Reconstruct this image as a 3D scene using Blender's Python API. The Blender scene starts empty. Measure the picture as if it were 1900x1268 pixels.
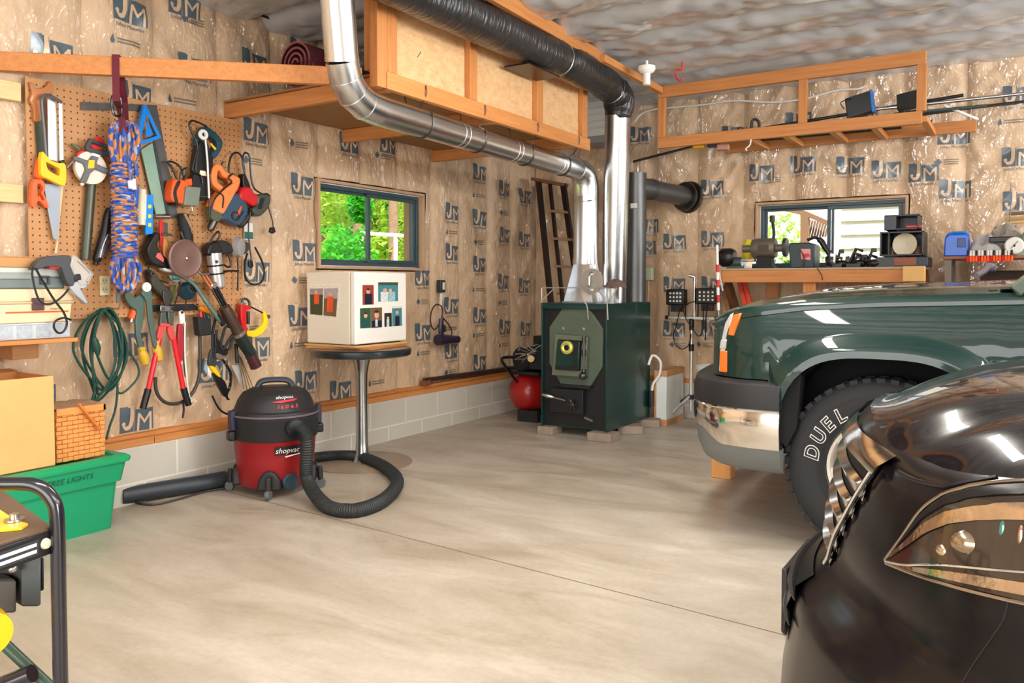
import bpy, bmesh, math, random
from mathutils import Vector, Matrix, noise
random.seed(7)
V = Vector
R = math.radians
SC = bpy.context.scene
COL = SC.collection
# ---------------------------------------------------------------- camera (measured from the room's lines)
CAM = V((4.13, 0.0, 1.2)); YAW = R(32.3); PIT = R(-2.15); FOC = 1500.0; OX, OY = 950.0, 584.0
RM = Matrix.Rotation(YAW, 3, 'Z') @ Matrix.Rotation(R(90) + PIT, 3, 'X')
cd = bpy.data.cameras.new('camera'); cam = bpy.data.objects.new('camera', cd); COL.objects.link(cam)
cam.location = CAM; cam.rotation_euler = RM.to_euler(); cd.sensor_width = 36; cd.lens = 36 * FOC / 1900
cd.shift_y = -(634 - OY) / 1900; cd.clip_start = 0.05; cd.clip_end = 300
SC.camera = cam
def ray(px, py): return RM @ V(((px - OX) / FOC, -(py - OY) / FOC, -1))
def PX(px, py, x=0.0):            # point of the plane x = const (parallel to the tool wall)
    d = ray(px, py); return CAM + d * ((x - CAM.x) / d.x)
def PY(px, py, y):                # plane parallel to the far wall
    d = ray(px, py); return CAM + d * ((y - CAM.y) / d.y)
def PZ(px, py, z=0.0):            # level plane
    d = ray(px, py); return CAM + d * ((z - CAM.z) / d.z)
def mtr(p, px): return px * (RM.transposed() @ (p - CAM)).z / -FOC   # pixels to metres at a point

# ---------------------------------------------------------------- materials
def lin(c): 
    return tuple((x / 12.92 if x <= .04045 else ((x + .055) / 1.055) ** 2.4) for x in (c[0] / 255, c[1] / 255, c[2] / 255)) + (1,)
MATS = {}
def mat(name, c, rough=.5, metal=0., coat=0., var=0., vs=6., bump=0., bs=30., c2=None, trans=0., alpha=1., emit=0., ior=1.45, stretch=None, spec=.5, cr=.05):
    if name in MATS: return MATS[name]
    m = bpy.data.materials.new(name); m.use_nodes = True; MATS[name] = m
    N = m.node_tree.nodes; L = m.node_tree.links; b = N['Principled BSDF']
    b.inputs['Base Color'].default_value = lin(c); b.inputs['Roughness'].default_value = rough; b.inputs['Metallic'].default_value = metal
    b.inputs['Coat Weight'].default_value = coat; b.inputs['Coat Roughness'].default_value = cr; b.inputs['Transmission Weight'].default_value = trans
    b.inputs['Alpha'].default_value = alpha; b.inputs['IOR'].default_value = ior; b.inputs['Specular IOR Level'].default_value = spec
    if emit: b.inputs['Emission Color'].default_value = lin(c); b.inputs['Emission Strength'].default_value = emit
    if var or bump or c2:
        tc = N.new('ShaderNodeTexCoord'); src = tc.outputs['Object']
        if stretch:
            mp = N.new('ShaderNodeMapping'); mp.inputs['Scale'].default_value = stretch; L.new(src, mp.inputs[0]); src = mp.outputs[0]
    if var or c2:
        n = N.new('ShaderNodeTexNoise'); n.inputs['Scale'].default_value = vs; n.inputs['Detail'].default_value = 6; n.inputs['Roughness'].default_value = .65
        L.new(src, n.inputs['Vector'])
        r = N.new('ShaderNodeValToRGB'); r.color_ramp.elements[0].position = .3; r.color_ramp.elements[1].position = .7
        a = lin(c); z = lin(c2) if c2 else tuple(min(1, x * (1 + var)) for x in a[:3]) + (1,)
        if not c2: a = tuple(x * (1 - var) for x in a[:3]) + (1,)
        r.color_ramp.elements[0].color = a; r.color_ramp.elements[1].color = z
        L.new(n.outputs[0], r.inputs[0]); L.new(r.outputs[0], b.inputs['Base Color'])
    if bump:
        n2 = N.new('ShaderNodeTexNoise'); n2.inputs['Scale'].default_value = bs; n2.inputs['Detail'].default_value = 4; L.new(src, n2.inputs['Vector'])
        bp = N.new('ShaderNodeBump'); bp.inputs['Strength'].default_value = bump; bp.inputs['Distance'].default_value = .01
        L.new(n2.outputs[0], bp.inputs['Height']); L.new(bp.outputs[0], b.inputs['Normal'])
    return m
def nodes(m): return m.node_tree.nodes, m.node_tree.links, m.node_tree.nodes['Principled BSDF']

# ---------------------------------------------------------------- mesh building
def cr(pts, n=6, closed=False):
    pts = [V(p) for p in pts]; k = len(pts); out = []
    if k < 3: return pts
    for i in range(k if closed else k - 1):
        if closed: a, b, c, d = pts[i - 1], pts[i], pts[(i + 1) % k], pts[(i + 2) % k]
        else: a, b, c, d = pts[max(i - 1, 0)], pts[i], pts[i + 1], pts[min(i + 2, k - 1)]
        for j in range(n):
            t = j / n
            out.append(.5 * ((2 * b) + (c - a) * t + (2 * a - 5 * b + 4 * c - d) * t * t + (3 * b - a - 3 * c + d) * t ** 3))
    if not closed: out.append(pts[-1])
    return out
class MB:
    def __init__(s): s.v = []; s.f = []; s.m = []; s.k = 0
    def mi(s, k): s.k = k; return s
    def add(s, vs, fs):
        b = len(s.v); s.v += [V(p) for p in vs]
        for f in fs: s.f.append([b + i for i in f]); s.m.append(s.k)
        return s
    def box(s, x0, x1, y0, y1, z0, z1):
        return s.obox(V(((x0 + x1) / 2, (y0 + y1) / 2, (z0 + z1) / 2)), V((abs(x1 - x0) / 2, 0, 0)), V((0, abs(y1 - y0) / 2, 0)), V((0, 0, abs(z1 - z0) / 2)))
    def obox(s, c, a, b, d):
        c, a, b, d = V(c), V(a), V(b), V(d)
        if a.cross(b).dot(d) < 0: a = -a
        P = [c + a * i + b * j + d * k for i in (-1, 1) for j in (-1, 1) for k in (-1, 1)]
        return s.add(P, [(0, 1, 3, 2), (4, 6, 7, 5), (0, 4, 5, 1), (2, 3, 7, 6), (0, 2, 6, 4), (1, 5, 7, 3)])
    def beam(s, p, q, w, h, up=(0, 0, 1)):
        p, q = V(p), V(q); d = (q - p); l = d.length; d = d / l; up = V(up)
        sd = d.cross(up).normalized(); u = sd.cross(d).normalized()
        return s.obox((p + q) / 2, d * (l / 2), sd * (w / 2), u * (h / 2))
    def prism(s, pts, ext, inset=0):
        pts = [V(p) for p in pts]; ext = V(ext); n = len(pts)
        nr = V((0, 0, 0))
        for i in range(n): nr += pts[i].cross(pts[(i + 1) % n])
        if nr.dot(ext) < 0: pts = pts[::-1]
        P = pts + [p + ext for p in pts]
        return s.add(P, [tuple(range(n))[::-1], tuple(range(n, 2 * n))] + [(i, (i + 1) % n, n + (i + 1) % n, n + i) for i in range(n)])
    def ring(s, outer, inner, ext):            # plate with one hole, outlines of equal length
        n = len(outer); o = [V(p) for p in outer]; i_ = [V(p) for p in inner]; e = V(ext)
        P = o + i_ + [p + e for p in o] + [p + e for p in i_]
        F = []
        for k in range(n):
            j = (k + 1) % n
            F += [(k, j, n + j, n + k)[::-1], (2 * n + k, 2 * n + j, 3 * n + j, 3 * n + k), (k, j, 2 * n + j, 2 * n + k), (n + j, n + k, 3 * n + k, 3 * n + j)]
        return s.add(P, F)
    def tube(s, pts, r, n=10, closed=False, cap=True, flat=None):
        pts = [V(p) for p in pts]; k = len(pts); rs = r if isinstance(r, (list, tuple)) else [r] * k
        P = []; u = None
        for i in range(k):
            a = pts[i - 1] if (i or closed) else pts[i]; b = pts[(i + 1) % k] if (i < k - 1 or closed) else pts[i]
            t = (b - a)
            t = t.normalized() if t.length > 1e-9 else V((0, 0, 1))
            if u is None:
                u = t.cross(V((0, 0, 1)) if abs(t.z) < .9 else V((1, 0, 0))).normalized()
                if flat is not None: u = V(flat[0]).normalized()
            u = (u - t * u.dot(t)); u = u.normalized() if u.length > 1e-6 else t.orthogonal().normalized()
            w = t.cross(u); fl = flat[1] if flat is not None else 1
            for j in range(n):
                an = 2 * math.pi * j / n; P.append(pts[i] + (u * math.cos(an) + w * math.sin(an) * fl) * rs[i])
        F = []
        for i in range(k if closed else k - 1):
            for j in range(n):
                a, b = i * n, ((i + 1) % k) * n; F.append((a + j, a + (j + 1) % n, b + (j + 1) % n, b + j))
        if cap and not closed: F += [tuple(range(n))[::-1], tuple(range((k - 1) * n, k * n))]
        return s.add(P, F)
    def lathe(s, prof, o=(0, 0, 0), ax=(0, 0, 1), n=24, cap=True, sx=1., sy=1.):
        o = V(o); ax = V(ax).normalized(); u = (V((1, 0, 0)) if abs(ax.x) < .9 else V((0, 1, 0))); u = (u - ax * u.dot(ax)).normalized(); w = ax.cross(u)
        P = []; k = len(prof)
        for r, h in prof:
            for j in range(n):
                an = 2 * math.pi * j / n; P.append(o + ax * h + (u * math.cos(an) * sx + w * math.sin(an) * sy) * r)
        F = [(i * n + j, i * n + (j + 1) % n, (i + 1) * n + (j + 1) % n, (i + 1) * n + j) for i in range(k - 1) for j in range(n)]
        if cap: F += [tuple(range(n))[::-1], tuple(range((k - 1) * n, k * n))]
        return s.add(P, F)
    def ball(s, c, r, n=14, m=9):
        r = r if isinstance(r, (tuple, list)) else (r,) * 3; c = V(c); P = []
        for i in range(m + 1):
            a = math.pi * i / m
            for j in range(n):
                b = 2 * math.pi * j / n; P.append(c + V((r[0] * math.sin(a) * math.cos(b), r[1] * math.sin(a) * math.sin(b), -r[2] * math.cos(a))))
        return s.add(P, [(i * n + j, i * n + (j + 1) % n, (i + 1) * n + (j + 1) % n, (i + 1) * n + j) for i in range(m) for j in range(n)])
    def grid(s, fn, us, vs, keep=None):
        nu, nv = len(us), len(vs); P = [fn(u, v) for u in us for v in vs]
        F = []
        for i in range(nu - 1):
            for j in range(nv - 1):
                if keep and not keep((us[i] + us[i + 1]) / 2, (vs[j] + vs[j + 1]) / 2): continue
                F.append((i * nv + j, (i + 1) * nv + j, (i + 1) * nv + j + 1, i * nv + j + 1))
        return s.add(P, F)
    def text(s, txt, o, ux, uy, size, lift=None, ext=0., center=True, sub=0., shear=0., fn=None):
        """lettering laid on a plane (origin o, axes ux, uy), cap height = size"""
        P, F, w = glyphs(txt, shear, sub); ux, uy = V(ux), V(uy); nr = ux.cross(uy); off = w / 2 if center else 0
        Q = []
        for x, y in P:
            x = (x - off) * size; y = y * size
            Q.append(fn(x, y) if fn else V(o) + ux * x + uy * y)
        return s.add(Q, F)
GL = {}
def glyphs(txt, shear, sub):
    key = (txt, shear, sub)
    if key in GL: return GL[key]
    cu = bpy.data.curves.new('t', 'FONT'); cu.body = txt; cu.size = 1.0 / .7; cu.shear = shear; cu.resolution_u = 2
    ob = bpy.data.objects.new('t', cu); COL.objects.link(ob)
    me = bpy.data.meshes.new_from_object(ob.evaluated_get(bpy.context.evaluated_depsgraph_get()))
    bm = bmesh.new(); bm.from_mesh(me)
    bmesh.ops.triangulate(bm, faces=bm.faces[:])
    if sub:
        for _ in range(3):
            es = [e for e in bm.edges if e.calc_length() > sub]
            if not es: break
            bmesh.ops.subdivide_edges(bm, edges=es, cuts=1); bmesh.ops.triangulate(bm, faces=bm.faces[:])
    bm.verts.index_update(); P = [(v.co.x, v.co.y) for v in bm.verts]; F = [tuple(v.index for v in f.verts) for f in bm.faces]
    bm.free(); bpy.data.objects.remove(ob); bpy.data.meshes.remove(me)
    GL[key] = (P, F, max([p[0] for p in P] + [.01])); return GL[key]

OFF = {}
def build(mb, name, mats, parent=None, sm=True, bev=0., seg=2, sub=0, ang=38, label=None, cat=None, group=None, kind=None, org=None, fix=True):
    mats = mats if isinstance(mats, (list, tuple)) else [mats]
    if getattr(mb, 'twin', None) is not None:
        c = mb.twin; mb.twin = None; o2 = MB(); o2.v = [V((p.x, 2 * c - p.y, p.z)) for p in mb.v]; o2.f = [list(f)[::-1] for f in mb.f]; o2.m = list(mb.m)
        build(o2, name, mats, parent, sm, bev, seg, sub, ang, label, cat, group, kind, org, fix)
    me = bpy.data.meshes.new(name)
    if parent is not None: o0 = OFF[parent.name]
    elif org is not None: o0 = V(org)
    else:
        xs = [p.x for p in mb.v]; ys = [p.y for p in mb.v]; zs = [p.z for p in mb.v]
        o0 = V(((min(xs) + max(xs)) / 2, (min(ys) + max(ys)) / 2, min(zs)))
    me.from_pydata([p - o0 for p in mb.v], [], mb.f)
    for m in mats: me.materials.append(m)
    me.polygons.foreach_set('material_index', mb.m)
    me.update()
    if fix:
        bm = bmesh.new(); bm.from_mesh(me); bmesh.ops.recalc_face_normals(bm, faces=bm.faces[:]); bm.to_mesh(me); bm.free()
    if sm:
        me.shade_smooth(); me.set_sharp_from_angle(angle=R(ang))
    o = bpy.data.objects.new(name, me); COL.objects.link(o)
    if parent is not None: o.parent = parent; OFF[o.name] = o0
    else: o.location = o0; OFF[o.name] = o0
    if bev:
        b = o.modifiers.new('b', 'BEVEL'); b.width = bev; b.segments = seg; b.limit_method = 'ANGLE'; b.angle_limit = R(40)
        b.harden_normals = False
    if sub:
        b = o.modifiers.new('s', 'SUBSURF'); b.levels = sub; b.render_levels = sub
    tag(o, label, cat, group, kind)
    return o
def tag(o, label=None, cat=None, group=None, kind=None):
    if label: o['label'] = label
    if cat: o['category'] = cat
    if group: o['group'] = group
    if kind: o['kind'] = kind
    return o
def thing(name, label, cat, loc, group=None):
    o = bpy.data.objects.new(name, None); COL.objects.link(o); o.location = loc; o.empty_display_size = .1
    OFF[o.name] = V(loc); return tag(o, label, cat, group)
def struct(mb, name, mats, parent=None, **k):
    return build(mb, name, mats, parent, kind=None if parent else 'structure', **k)
def dup(root, delta, label=None, group=None, rotz=None):
    r = root.copy(); COL.objects.link(r); r.location = root.location + V(delta)
    if rotz is not None: r.rotation_euler = (0, 0, rotz)
    if label: r['label'] = label
    if group: r['group'] = group
    for ch in list(root.children):
        c = ch.copy(); COL.objects.link(c); c.parent = r
        for g in ch.children:
            d = g.copy(); COL.objects.link(d); d.parent = c
    return r
def XP(pts, x, n=0, closed=True):   # pixel outline onto a plane x = const
    q = [PX(p[0], p[1], x) for p in pts]
    return cr(q, n, closed) if n else q
def plate(pts, x0, x1, n=0):        # solid whose front outline lies on x1, reaching back to x0
    m = MB(); m.prism(XP(pts, x1, n), V((x0 - x1, 0, 0))); return m
def cord(pts, x, r=.004, n=6, seg=6):   # pixel path (px, py[, x]) as a round cord
    m = MB(); m.tube(cr([PX(p[0], p[1], p[2] if len(p) > 2 else x) for p in pts], n), r, seg); return m
# ================================================================= materials shared
def wood(name, c, c2, rough=.55, ax='y'):
    if name in MATS: return MATS[name]
    st = {'x': (1.2, 22, 22), 'y': (22, 1.2, 22), 'z': (22, 22, 1.2)}[ax]
    return mat(name, c, rough, c2=c2, vs=2.2, bump=.08, bs=5, stretch=st)
WY = wood('pine_y', (188, 118, 60), (208, 142, 80), ax='y'); WX = wood('pine_x', (184, 114, 60), (204, 138, 78), ax='x'); WZ = wood('pine_z', (184, 114, 60), (204, 138, 78), ax='z')
BLK = mat('black_plastic', (22, 22, 24), .38); BLKM = mat('black_rubber', (30, 30, 31), .7); GRY = mat('grey_plastic', (95, 98, 100), .45)
DGY = mat('dark_grey_plastic', (52, 55, 58), .42); STL = mat('steel', (190, 190, 188), .28, 1.); DST = mat('dark_steel', (90, 88, 86), .38, 1.)
CHR = mat('chrome', (232, 234, 236), .06, 1.); WHT = mat('white_plastic', (232, 230, 224), .4); RED = mat('red_plastic', (200, 30, 34), .35)
ORG = mat('orange_plastic', (245, 92, 30), .38); YEL = mat('yellow_plastic', (245, 190, 20), .4); TEA = mat('teal_plastic', (30, 72, 86), .4)
BLU = mat('blue_plastic', (20, 120, 214), .4); CRM = mat('cream_plastic', (238, 226, 196), .45)
PUR = mat('purple_plastic', (44, 32, 58), .3, coat=.3)
GREEN_CORD = mat('green_rubber', (20, 70, 58), .5); GRN = mat('green_metal', (82, 112, 100), .45, .2)
# ---- kraft paper under clear film
KRAFT = mat('kraft_film', (208, 176, 142), .55, coat=1., var=.08, vs=3, cr=.06)
N, L, B = nodes(KRAFT)
tc = N.new('ShaderNodeTexCoord')
def wav(scale, st, rot, dist):
    mp = N.new('ShaderNodeMapping'); mp.inputs['Scale'].default_value = st; mp.inputs['Rotation'].default_value = rot
    n = N.new('ShaderNodeTexNoise'); n.inputs['Scale'].default_value = scale; n.inputs['Detail'].default_value = 3; n.inputs['Distortion'].default_value = dist
    L.new(tc.outputs['Object'], mp.inputs[0]); L.new(mp.outputs[0], n.inputs['Vector']); return n.outputs[0]
ridges = []
for sc_, st_, ro_, di_ in ((2.2, (1, 1, .6), (R(28), R(20), 0), 1.2), (4.6, (1, 1, .5), (R(-38), R(-30), 0), .9), (3.2, (1, 1, .6), (R(52), R(40), 0), 1.5), (12, (1, 1, .5), (R(-20), R(-16), 0), 1.)):
    w = wav(sc_, st_, ro_, di_)
    a = N.new('ShaderNodeMath'); a.operation = 'SUBTRACT'; a.inputs[1].default_value = .5; L.new(w, a.inputs[0])
    b_ = N.new('ShaderNodeMath'); b_.operation = 'ABSOLUTE'; L.new(a.outputs[0], b_.inputs[0])
    c_ = N.new('ShaderNodeMath'); c_.operation = 'POWER'; c_.inputs[1].default_value = .6; L.new(b_.outputs[0], c_.inputs[0]); ridges.append(c_.outputs[0])
s1 = N.new('ShaderNodeMath'); L.new(ridges[0], s1.inputs[0]); L.new(ridges[1], s1.inputs[1])
s2 = N.new('ShaderNodeMath'); L.new(s1.outputs[0], s2.inputs[0]); L.new(ridges[2], s2.inputs[1])
s3 = N.new('ShaderNodeMath'); s3.operation = 'MULTIPLY_ADD'; s3.inputs[1].default_value = .3; L.new(ridges[3], s3.inputs[0]); L.new(s2.outputs[0], s3.inputs[2]); s2 = s3
bp = N.new('ShaderNodeBump'); B.inputs['Coat IOR'].default_value = 1.8; bp.inputs['Strength'].default_value = 1.; bp.inputs['Distance'].default_value = .17
L.new(s2.outputs[0], bp.inputs['Height']); L.new(bp.outputs[0], B.inputs['Coat Normal'])
bp2 = N.new('ShaderNodeBump'); bp2.inputs['Strength'].default_value = .25; bp2.inputs['Distance'].default_value = .016
L.new(s2.outputs[0], bp2.inputs['Height']); L.new(bp2.outputs[0], B.inputs['Normal'])
INK = mat('print_ink', (84, 100, 110), .42, coat=.8, cr=.16); INK2 = mat('pale_ink', (128, 116, 100), .5, coat=.5, cr=.2)
for im in (INK, INK2):
    pass
KLET = mat('kraft_letter', (218, 188, 156), .42, coat=.8, cr=.16)
# ================================================================= walls
W1 = (4.06, 5.20, 1.33, 1.915)        # window in the long wall: y0 y1 z0 z1
W2 = (2.20, 3.34, 1.33, 1.875)        # window in the far wall: x0 x1 z0 z1
YB = 7.0; ZC = 2.90; BAY = .417
def pillow(s): return 1 - abs(2 * s - 1) ** 5
def hL(y, z):
    s = ((y - 3.46 + BAY / 2) / BAY) % 1.0
    q = V((y * 2.2, z * 1.3, 3.1)); n = noise.noise(q) * .016 + abs(noise.noise(V((y * 4.5 + z * 3.2, z * 1.6 - y * 1.5, 1)))) * -.020 + abs(noise.noise(V((y * 6 - z * 4.4, z * 2.2, 7)))) * -.012 + .012
    e = 1.0
    return -.06 + (.028 * pillow(s) + n * (.5 + pillow(s)))
def hB(x, z):
    s = ((x - 1.03 + BAY / 2) / BAY) % 1.0
    n = noise.noise(V((x * 2.4, z * 1.5, 9.1))) * .016 + abs(noise.noise(V((x * 5 + z * 3.6, z * 2 - x * 1.5, 4)))) * -.026 + abs(noise.noise(V((x * 7 - z * 5.5, z * 3, 2)))) * -.018 + .016
    return -.02 + .03 * pillow(s) + n * (.5 + pillow(s))
def steps(a, b, d, extra=()):
    n = max(1, int(round((b - a) / d))); s = {round(a + (b - a) * i / n, 4) for i in range(n + 1)}
    for e in extra:
        near = [q for q in s if abs(q - e) < d * .45]
        for q in near: s.discard(q)
        s.add(round(e, 4))
    return sorted(s)
Y0 = -3.0; X1 = 9.0
# block base of the long wall with its sill
BLOCK = mat('painted_block', (206, 203, 192), .75, bump=.25, bs=60)
N, L, B = nodes(BLOCK)
tcb = N.new('ShaderNodeTexCoord'); sp = N.new('ShaderNodeSeparateXYZ'); L.new(tcb.outputs['Object'], sp.inputs[0])
sm_ = N.new('ShaderNodeMath'); sm_.operation = 'ADD'; L.new(sp.outputs[0], sm_.inputs[0]); L.new(sp.outputs[1], sm_.inputs[1])
cbv = N.new('ShaderNodeCombineXYZ'); 
ad = N.new('ShaderNodeMath'); ad.operation = 'ADD'; ad.inputs[1].default_value = 10 - 4.78 % .4064 + .2; L.new(sm_.outputs[0], ad.inputs[0])
az = N.new('ShaderNodeMath'); az.operation = 'ADD'; az.inputs[1].default_value = .0875 + .2; L.new(sp.outputs[2], az.inputs[0])
L.new(ad.outputs[0], cbv.inputs[0]); L.new(az.outputs[0], cbv.inputs[1])
bt = N.new('ShaderNodeTexBrick'); bt.inputs['Scale'].default_value = 1; bt.inputs['Brick Width'].default_value = .4064; bt.inputs['Row Height'].default_value = .2
bt.inputs['Mortar Size'].default_value = .006; bt.inputs['Color1'].default_value = lin((202, 196, 184)); bt.inputs['Color2'].default_value = lin((194, 188, 176)); bt.inputs['Mortar'].default_value = lin((224, 218, 206))
L.new(cbv.outputs[0], bt.inputs['Vector']); L.new(bt.outputs['Color'], B.inputs['Base Color'])
m = MB(); m.box(-.2, .045, Y0, YB + .02, -.02, .312)
wl = struct(m, 'wall_left', BLOCK, org=(0, 0, 0), sm=False)
m = MB(); m.box(-.22, -.13, Y0, YB, .3, ZC)            # sheathing behind the batts, with the window opening
y0, y1, z0, z1 = W1
m = MB()
for a, b, c, d in ((Y0, y0, .3, ZC), (y1, YB + .2, .3, ZC), (y0, y1, .3, z0), (y0, y1, z1, ZC)): m.box(-.22, -.14, a, b, c, d)
SHE = mat('sheathing', (150, 120, 84), .8, var=.15)
struct(m, 'sheathing', SHE, wl, sm=False)
for a, b in ((Y0, 2.72), (2.725, 7.0)):
    m = MB(); m.box(-.13, .05, a, b, .312, .352); struct(m, 'sill_plate', WY, wl, bev=.002)
m = MB(); m.box(-.13, .012, Y0, 7.0, .352, .375); struct(m, 'sill_seal', WY, wl, bev=.002)
# the printed film: grid plus printed marks lying on it
def logos(mb, wall, pts):
    for px, py, k in pts:
        if wall == 'L':
            p = PX(px, py, -.03); a, b = p.y, p.z; F = lambda u, v, l=.002: V((hL(a + u, b + v) + l, a + u, b + v))
        else:
            p = PY(px, py, YB - .02); a, b = p.x, p.z; F = lambda u, v, l=.002: V((a + u, YB - hB(a + u, b + v) - l, b + v))
        if k == 0:      # the big mark: two ink blocks with the letters left in paper colour, the name beneath
            mb.mi(1)
            for u0, u1, v0, v1 in ((-.098, -.012, -.062, .082), (-.008, .112, -.062, .062)):
                mb.grid(lambda u, v: F(u, v, .0025), steps(u0, u1, .02), steps(v0, v1, .02))
            mb.mi(2); jp = cr([V((x, y, 0)) for x, y in ((-.028, .084), (-.028, .03), (-.029, -.005), (-.040, -.034), (-.062, -.036), (-.078, -.022))], 3); jq = []
            for i, q in enumerate(jp):
                d = (jp[min(i + 1, len(jp) - 1)] - jp[max(i - 1, 0)]).normalized(); w = .012 if i < len(jp) - 3 else .007; jq += [F(q.x - d.y * w, q.y + d.x * w, .0055), F(q.x + d.y * w, q.y - d.x * w, .0055)]
            mb.add(jq, [(2 * i, 2 * i + 1, 2 * i + 3, 2 * i + 2) for i in range(len(jp) - 1)]); mb.add([F(-.076 + .012 * math.cos(a), -.012 + .012 * math.sin(a), .0056) for a in [math.pi / 4 * k for k in range(8)]], [tuple(range(8))])
            mb.add([F(x, y, .0056) for x, y in ((-.052, .084), (-.01, .084), (-.01, .076), (-.052, .076))], [(0, 1, 2, 3)])
            mb.text('M', (0, 0, 0), (1, 0, 0), (0, 1, 0), .104, sub=.3, fn=lambda x, y: F(x * .98 + .047, y - .062, .0055))
            mb.mi(1); mb.text('Johns Manville', (0, 0, 0), (1, 0, 0), (0, 1, 0), .021, fn=lambda x, y: F(x * 1.02 + .004, y - .092, .0035))
        elif k == 1:    # flame mark with two lines of small print
            mb.mi(1); mb.add([F(u, v, .004) for u, v in ((-.09, -.02), (-.075, -.02), (-.07, -.005), (-.082, .03), (-.096, -.004))], [(0, 1, 2, 3, 4)])
            mb.mi(3)
            for v in (-.012, .006): mb.grid(lambda u, w: F(u, w, .004), steps(-.055, .085, .03), [v, v + .009])
        else:           # cross mark with small print
            mb.mi(1); mb.grid(lambda u, v: F(u, v, .004), [-.085, -.065], [-.022, .022]); mb.grid(lambda u, v: F(u, v, .005), [-.097, -.053], [-.01, .01])
            mb.mi(3)
            for v in (-.022, -.006, .01): mb.grid(lambda u, w: F(u, w, .004), steps(-.035, .06, .03), [v, v + .008])
LL = [(95, 98, 0), (237, 22, 0), (360, 128, 0), (340, 10, 0), (470, 118, 0), (556, 98, 0), (248, 178, 0), (362, 40, 2), (232, 80, 1), (340, 188, 1),
      (470, 246, 0), (475, 505, 0), (560, 345, 0), (563, 468, 0), (566, 708, 0), (557, 588, 0), (470, 300, 2), (560, 268, 2), (470, 610, 2), (556, 640, 1), (560, 520, 2),
      (475, 645, 0), (645, 268, 0), (712, 290, 2), (838, 395, 0), (838, 470, 0), (838, 569, 0), (838, 652, 0), (838, 432, 1), (836, 610, 1), (836, 690, 2),
      (783, 516, 0), (783, 618, 0), (783, 560, 2), (783, 655, 1), (630, 726, 0), (700, 710, 1), (250, 780, 0), (240, 640, 0), (60, 740, 0), (395, 690, 0),
      (888, 322, 0), (888, 406, 0), (888, 492, 0), (888, 587, 0), (889, 674, 0), (888, 450, 2), (886, 622, 1), (886, 364, 1), (886, 538, 1), (935, 352, 0), (935, 438, 0), (935, 524, 0), (936, 608, 0), (935, 396, 2), (935, 562, 2), (935, 640, 1), (972, 366, 0), (972, 446, 0), (973, 532, 0), (974, 612, 0),
      (1014, 320, 0), (985, 278, 0), (880, 250, 0), (650, 770, 1), (720, 270, 0)]
BL = [(1186, 250, 0), (1250, 450, 0), (1250, 530, 0), (1250, 612, 0), (1320, 350, 0), (1320, 445, 0), (1322, 530, 0), (1320, 612, 0), (1262, 640, 2), (1310, 640, 2),
      (1488, 306, 0), (1412, 322, 0), (1576, 308, 0), (1642, 316, 0), (1712, 322, 0), (1768, 252, 0), (1770, 352, 0), (1890, 178, 0), (1888, 292, 0), (1890, 375, 0), (1880, 225, 1), (1436, 334, 2), (1762, 300, 2), (1480, 225, 0), (1190, 345, 0), (1200, 420, 0), (1195, 460, 0), (1600, 215, 0), (1700, 240, 0), (1360, 250, 0)]
m = MB(); m.grid(lambda u, v: V((hL(u, v), u, v)), steps(Y0, YB + .05, .022, (y0 - .03, y1 + .03)), steps(.36, ZC + .03, .022, (z0 - .03, z1 + .03)), keep=lambda u, v: not (y0 - .03 < u < y1 + .03 and z0 - .03 < v < z1 + .03))
logos(m, 'L', LL)
struct(m, 'insulation', [KRAFT, INK, KLET, INK2], wl, fix=False)
# far wall
x0, x1, zz0, zz1 = W2
m = MB()
for a, b, c, d in ((-.2, x0, 0, ZC), (x1, X1, 0, ZC), (x0, x1, 0, zz0), (x0, x1, zz1, ZC)): m.box(a, b, YB + .14, YB + .22, c, d)
wb = struct(m, 'wall_back', SHE, org=(0, 0, 0), sm=False)
m = MB(); m.box(.04, X1, YB - .045, YB + .13, -.02, .312); struct(m, 'block_base', BLOCK, wb, sm=False)
m = MB(); m.box(.04, X1, YB - .05, YB + .1, .312, .352); struct(m, 'sill_plate', WX, wb, bev=.002)
m = MB(); m.grid(lambda u, v: V((u, YB - hB(u, v), v)), steps(-.02, X1, .024, (x0 - .03, x1 + .03)), steps(.35, ZC + .03, .024, (zz0 - .03, zz1 + .03)), keep=lambda u, v: not (x0 - .03 < u < x1 + .03 and zz0 - .03 < v < zz1 + .03))
logos(m, 'B', BL)
struct(m, 'insulation', [KRAFT, INK, KLET, INK2], wb, fix=False)
# ================================================================= windows
VIN = mat('dark_vinyl', (58, 78, 86), .35); WVIN = mat('pale_vinyl', (226, 232, 232), .4); TRIMW = mat('trim_wood', (192, 156, 122), .6, var=.1)
def glass():
    m = bpy.data.materials.new('window_glass'); m.use_nodes = True; N = m.node_tree.nodes; L = m.node_tree.links; N.remove(N['Principled BSDF'])
    t = N.new('ShaderNodeBsdfTransparent'); g = N.new('ShaderNodeBsdfGlossy'); g.inputs['Roughness'].default_value = .02; f = N.new('ShaderNodeFresnel'); f.inputs['IOR'].default_value = 1.25
    ge = N.new('ShaderNodeNewGeometry'); iv = N.new('ShaderNodeMath'); iv.operation = 'SUBTRACT'; iv.inputs[0].default_value = 1; L.new(ge.outputs['Backfacing'], iv.inputs[1]); mu = N.new('ShaderNodeMath'); mu.operation = 'MULTIPLY'; L.new(f.outputs[0], mu.inputs[0]); L.new(iv.outputs[0], mu.inputs[1])
    x = N.new('ShaderNodeMixShader'); L.new(mu.outputs[0], x.inputs[0]); L.new(t.outputs[0], x.inputs[1]); L.new(g.outputs[0], x.inputs[2]); L.new(x.outputs[0], N['Material Output'].inputs[0]); return m
GLASS = glass()
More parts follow.
